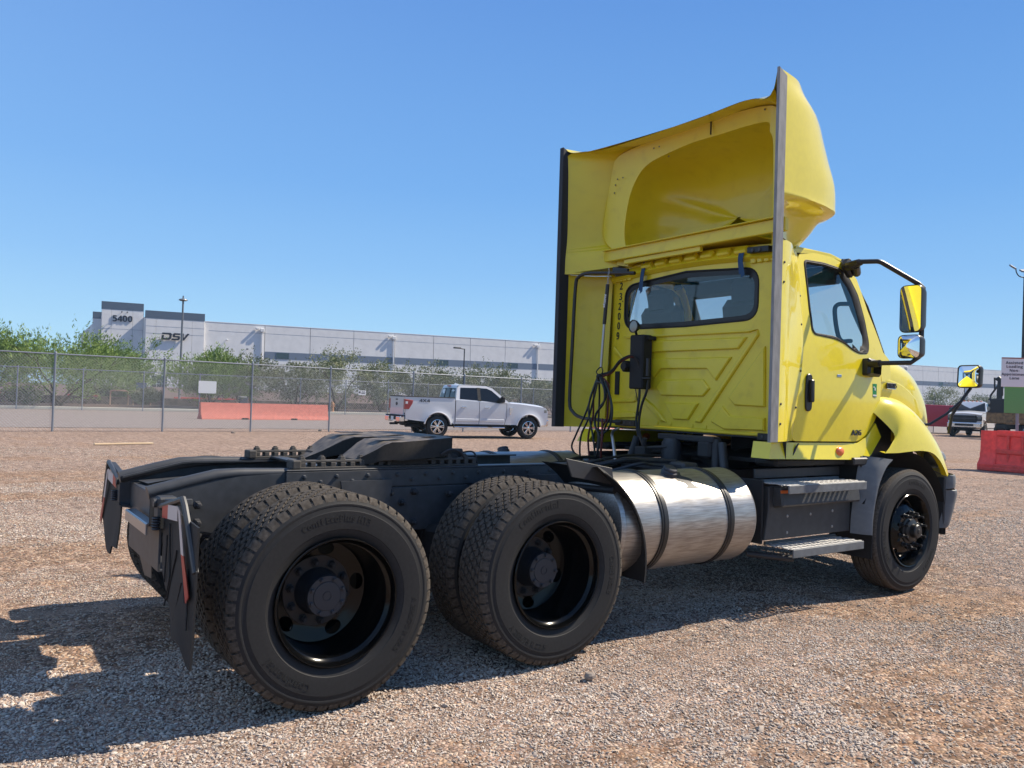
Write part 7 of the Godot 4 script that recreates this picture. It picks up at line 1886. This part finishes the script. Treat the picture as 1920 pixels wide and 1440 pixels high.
	obj("grille", B.new().box(Vector3(4.47, .95, 0), Vector3(.12, .42, 1.3), .04), M.hub, P)
	obj("cab_interior", B.new().box(Vector3(1.7, 1.0, 0), Vector3(2.0, .7, 1.7), .05).box(Vector3(1.2, 1.5, .4), Vector3(.16, .4, .4), .05).box(Vector3(1.2, 1.5, -.4), Vector3(.16, .4, .4), .05).box(Vector3(2.05, 1.5, .4), Vector3(.16, .45, .4), .05).box(Vector3(2.05, 1.5, -.4), Vector3(.16, .45, .4), .05), M.seat, P)

func work_truck() -> void:
	var at := uy(1812, 820, 0)
	var P := thing("work_truck", "white work truck with black grille parked beyond the red barrier", "truck", at + Vector3(.8, 0, -.5), PI + .22)
	var wp: Material = M.car_white
	obj("bonnet", B.new().grid(surf([[Vector3(0, 1.30, 1.0), Vector3(0, 1.42, .5), Vector3(-.02, 1.46, 0), Vector3(0, 1.42, -.5), Vector3(0, 1.30, -1.0)], [Vector3(.10, 1.52, 1.0), Vector3(.04, 1.58, .5), Vector3(.04, 1.60, 0), Vector3(.04, 1.58, -.5), Vector3(.10, 1.52, -1.0)].map(func(p): return p), [Vector3(-1.2, 1.66, 1.02), Vector3(-1.2, 1.72, .5), Vector3(-1.2, 1.74, 0), Vector3(-1.2, 1.72, -.5), Vector3(-1.2, 1.66, -1.02)]], 3, 3)), wp, P, 40)
	obj("body", B.new().prism(V2([.05, .72, .06, 1.5, -1.2, 1.66, -3.6, 1.66, -3.6, .62, -1.4, .62, -1.3, .9, -1.0, 1.1, -.7, 1.1, -.4, .9, -.3, .72]), -1.0, 1.0, Transform3D.IDENTITY, .06), wp, P)
	var cab := []
	for q in [[-1.15, 1.66, 1.0], [-1.75, 2.30, .80], [-1.95, 2.36, .78], [-3.4, 2.36, .78], [-3.55, 1.66, 1.0]]: cab.append(PackedVector3Array([Vector3(q[0], q[1], q[2]), Vector3(q[0], q[1] + .02, 0), Vector3(q[0], q[1], -q[2])]))
	obj("cab_roof", B.new().grid(cab), wp, P)
	obj("windscreen", B.new().quad2(Vector3(-1.18, 1.72, .93), Vector3(-1.18, 1.72, -.93), Vector3(-1.72, 2.27, -.78), Vector3(-1.72, 2.27, .78)), M.dark_glass, P)
	for s in [-1.0, 1.0]:
		obj("cab_side", B.new().quad2(Vector3(-1.15, 1.66, s), Vector3(-1.75, 2.30, s * .80), Vector3(-3.4, 2.36, s * .78), Vector3(-3.55, 1.66, s)), wp, P)
		obj("side_window", B.new().quad2(Vector3(-1.45, 1.72, s * .99), Vector3(-1.85, 2.22, s * .835), Vector3(-3.2, 2.24, s * .83), Vector3(-3.3, 1.72, s * .99)), M.dark_glass, P)
		obj("head_lamp", B.new().box(Vector3(.05, 1.22, s * .86), Vector3(.14, .30, .30), .04), M.hub, P)
		obj("head_lamp_glass", B.new().box(Vector3(.13, 1.28, s * .86), Vector3(.02, .07, .22), .01), M.lens, P)
		obj("wheel_arch", B.new().box(Vector3(-.85, 1.12, s * 1.02), Vector3(1.0, .10, .10), .03), wp, P)
		car_wheel(P, Vector3(-.85, .45, s * .92), .45, .28, 5, M.steel, 0.0 if s > 0 else PI)
		car_wheel(P, Vector3(-5.2, .45, s * .92), .45, .3, 5, M.steel, 0.0 if s > 0 else PI)
		obj("door_mirror", B.new().box(Vector3(-1.5, 1.75, s * 1.2), Vector3(.12, .34, .22), .03), M.matte_black, P)
		for k in 5: obj("roof_lamp", B.new().box(Vector3(-1.95, 2.39, -.5 + .25 * k), Vector3(.14, .05, .10), .01), M.orange, P) if s > 0 else null
	obj("grille", B.new().box(Vector3(.08, 1.20, 0), Vector3(.10, .46, 1.40), .03), M.matte_black, P)
	obj("grille_bar", B.new().box(Vector3(.14, 1.22, 0), Vector3(.02, .07, 1.36), .01).prism(V2([-.16, -.05, -.06, -.05, -.06, -.08, .06, -.08, .06, -.05, .16, .05, .06, .05, .06, .08, -.06, .08, -.06, .05]), .0, .02, Transform3D(Basis(Vector3.UP, PI / 2), Vector3(.15, 1.22, 0))), M.hub, P)
	obj("front_bumper", B.new().box(Vector3(.12, .78, 0), Vector3(.22, .34, 2.02), .05), M.chrome, P)
	obj("bumper_slot", B.new().box(Vector3(.235, .80, 0), Vector3(.02, .14, 1.1), .01), M.matte_black, P)
	obj("chassis", B.new().box(Vector3(-3.2, .62, 0), Vector3(6.2, .18, .9), .03).bar(Vector3(-.85, .45, -.9), Vector3(-.85, .45, .9), .07), M.matte_black, P)
	obj("flat_bed", B.new().box(Vector3(-5.2, 1.15, 0), Vector3(3.2, .14, 2.3), .03).box(Vector3(-3.72, 1.75, 0), Vector3(.08, 1.2, 2.2), .02), M.matte_black, P)

func red_van() -> void:
	var at := uy(1752, 812, 0)
	var P := thing("cargo_van", "dull red cargo van standing left of the white work truck", "van", at + Vector3(0.5, 0, -.8), PI / 2 + .55)
	var m := mat("van_red", Color(.66, .15, .20), .45)
	var rows := []
	for q in [[-2.6, .55, 2.0, .92], [-2.55, .5, 2.1, .95], [1.0, .5, 2.12, .95], [1.5, .5, 1.9, .95], [1.75, .5, 1.28, .95], [2.5, .5, 1.12, .92], [2.65, .55, .95, .88]]:
		var x: float = q[0]; var r := PackedVector3Array()
		for w in [[q[1], .95], [lerpf(q[1], q[2], .45), 1.0], [lerpf(q[1], q[2], .88), .93], [q[2], .78], [q[2] + .02, 0.0]]: r.push_back(Vector3(x, w[0], q[3] * w[1]))
		for i in range(3, -1, -1): r.push_back(Vector3(x, r[i].y, -r[i].z))
		rows.append(r)
	var b := B.new().grid(rows)
	for e in [rows[0], rows[6]]:
		for i in range(1, 8): b.tri(e[0], e[i], e[i + 1])
	obj("body", b, m, P, 50)
	for s in [-1.0, 1.0]:
		for x in [-1.75, 1.75]:
			car_wheel(P, Vector3(x, .37, s * .84), .37, .24, 5, M.steel, 0.0 if s > 0 else PI)
			obj("wheel_arch", B.new().prism(rp([Vector2(x - .46, .45), Vector2(x + .46, .45), Vector2(x + .40, .80), Vector2(x - .40, .80)], .2, 5), s * .80, s * .965), M.matte_black, P)
		obj("side_window", B.new().quad2(Vector3(.55, 1.3, s * .955), Vector3(.55, 1.85, s * .90), Vector3(1.35, 1.85, s * .90), Vector3(1.60, 1.3, s * .955)), M.dark_glass, P)
		obj("tail_lamp", B.new().box(Vector3(-2.60, 1.25, s * .84), Vector3(.06, .35, .12), .02), M.tail_red, P)
	obj("rear_window", B.new().box(Vector3(-2.605, 1.68, 0), Vector3(.02, .42, 1.3), .01), M.dark_glass, P)
	obj("windscreen", B.new().quad2(Vector3(1.53, 1.86, .72), Vector3(1.53, 1.86, -.72), Vector3(1.77, 1.32, -.82), Vector3(1.77, 1.32, .82)), M.dark_glass, P)
	obj("rear_bumper", B.new().box(Vector3(-2.66, .55, 0), Vector3(.16, .20, 1.8), .03), M.matte_black, P)

func tan_machine() -> void:
	var at := uy(1950, 826, 0)
	var P := thing("tank_truck", "tan tank truck with rounded hopper behind the green board", "truck", at, -.50)
	var m := mat("tan", Color(.50, .38, .22), .6); m.albedo_texture = M.grime; tri_map(m, Vector3(.6, .6, .6))
	obj("deck", B.new().box(Vector3(0, 1.35, 0), Vector3(5.6, .75, 2.4), .06), m, P)
	obj("hopper", B.new().lathe([Vector2(.0001, -1.6), Vector2(.95, -1.5), Vector2(1.15, -1.2), Vector2(1.15, 1.2), Vector2(.95, 1.5), Vector2(.0001, 1.6)], Transform3D(Basis(Vector3.UP, PI / 2), Vector3(.4, 2.2, 0)), 24), m, P)
	obj("rear_cabinet", B.new().box(Vector3(-2.5, 2.05, 0), Vector3(.6, .95, 2.1), .05), M.matte_black, P)
	for q in [[.55, 2.3], [.55, 1.9]]: obj("lamp", B.new().lathe([Vector2(.0001, .02), Vector2(.14, .02), Vector2(.14, -.05)], Transform3D(Basis(Vector3.UP, -PI / 2), Vector3(-2.82, q[1], -.9)), 14), M.lens, P)
	obj("lettering_plate", B.new().box(Vector3(-.3, 1.45, 1.215), Vector3(.9, .25, .02), .004), M.dark_plastic, P)
	for s in [-1.0, 1.0]:
		for x in [-1.8, 1.6]: car_wheel(P, Vector3(x, .5, s * 1.0), .5, .3, 5, M.steel, 0.0 if s > 0 else PI)
	obj("chassis", B.new().box(Vector3(0, .8, 0), Vector3(5.4, .3, 1.0), .04), M.matte_black, P)
	obj("cab", B.new().prism(V2([2.9, .7, 4.4, .7, 4.45, 1.7, 4.1, 2.6, 2.95, 2.6]), -1.1, 1.1, Transform3D.IDENTITY, .08), m, P)
	# dark loading boom standing beside it
	var b := uz(1876, 745, at.z); 
	var Q := thing("loader_boom", "dark crane boom rising beside the tan tank truck", "crane", Vector3(at.x + 6.0, 0, at.z - .5))
	var f = func(u: float, v: float) -> Vector3: return ux(u, v, at.x + 6.0) - Q.position
	obj("mast", B.new().tube([f.call(1874, 815), f.call(1874, 740), f.call(1875, 712)], [.22, .20, .16], 8), M.dark_pole, Q)
	obj("boom", B.new().tube([f.call(1868, 712), f.call(1874, 708), f.call(1878, 712), f.call(1878, 740), f.call(1866, 760)], .12, 8), M.dark_pole, Q)
	obj("stay", B.new().bar(f.call(1872, 722), f.call(1857, 742), .07).bar(f.call(1857, 742), f.call(1857, 775), .07).bar(f.call(1865, 708), f.call(1865, 730), .06), M.dark_pole, Q)
	obj("cross_tube", B.new().bar(f.call(1868, 712), f.call(1882, 712), .06), M.dark_pole, Q)

func build_vehicles() -> void:
	pickup(); work_truck(); red_van(); tan_machine()
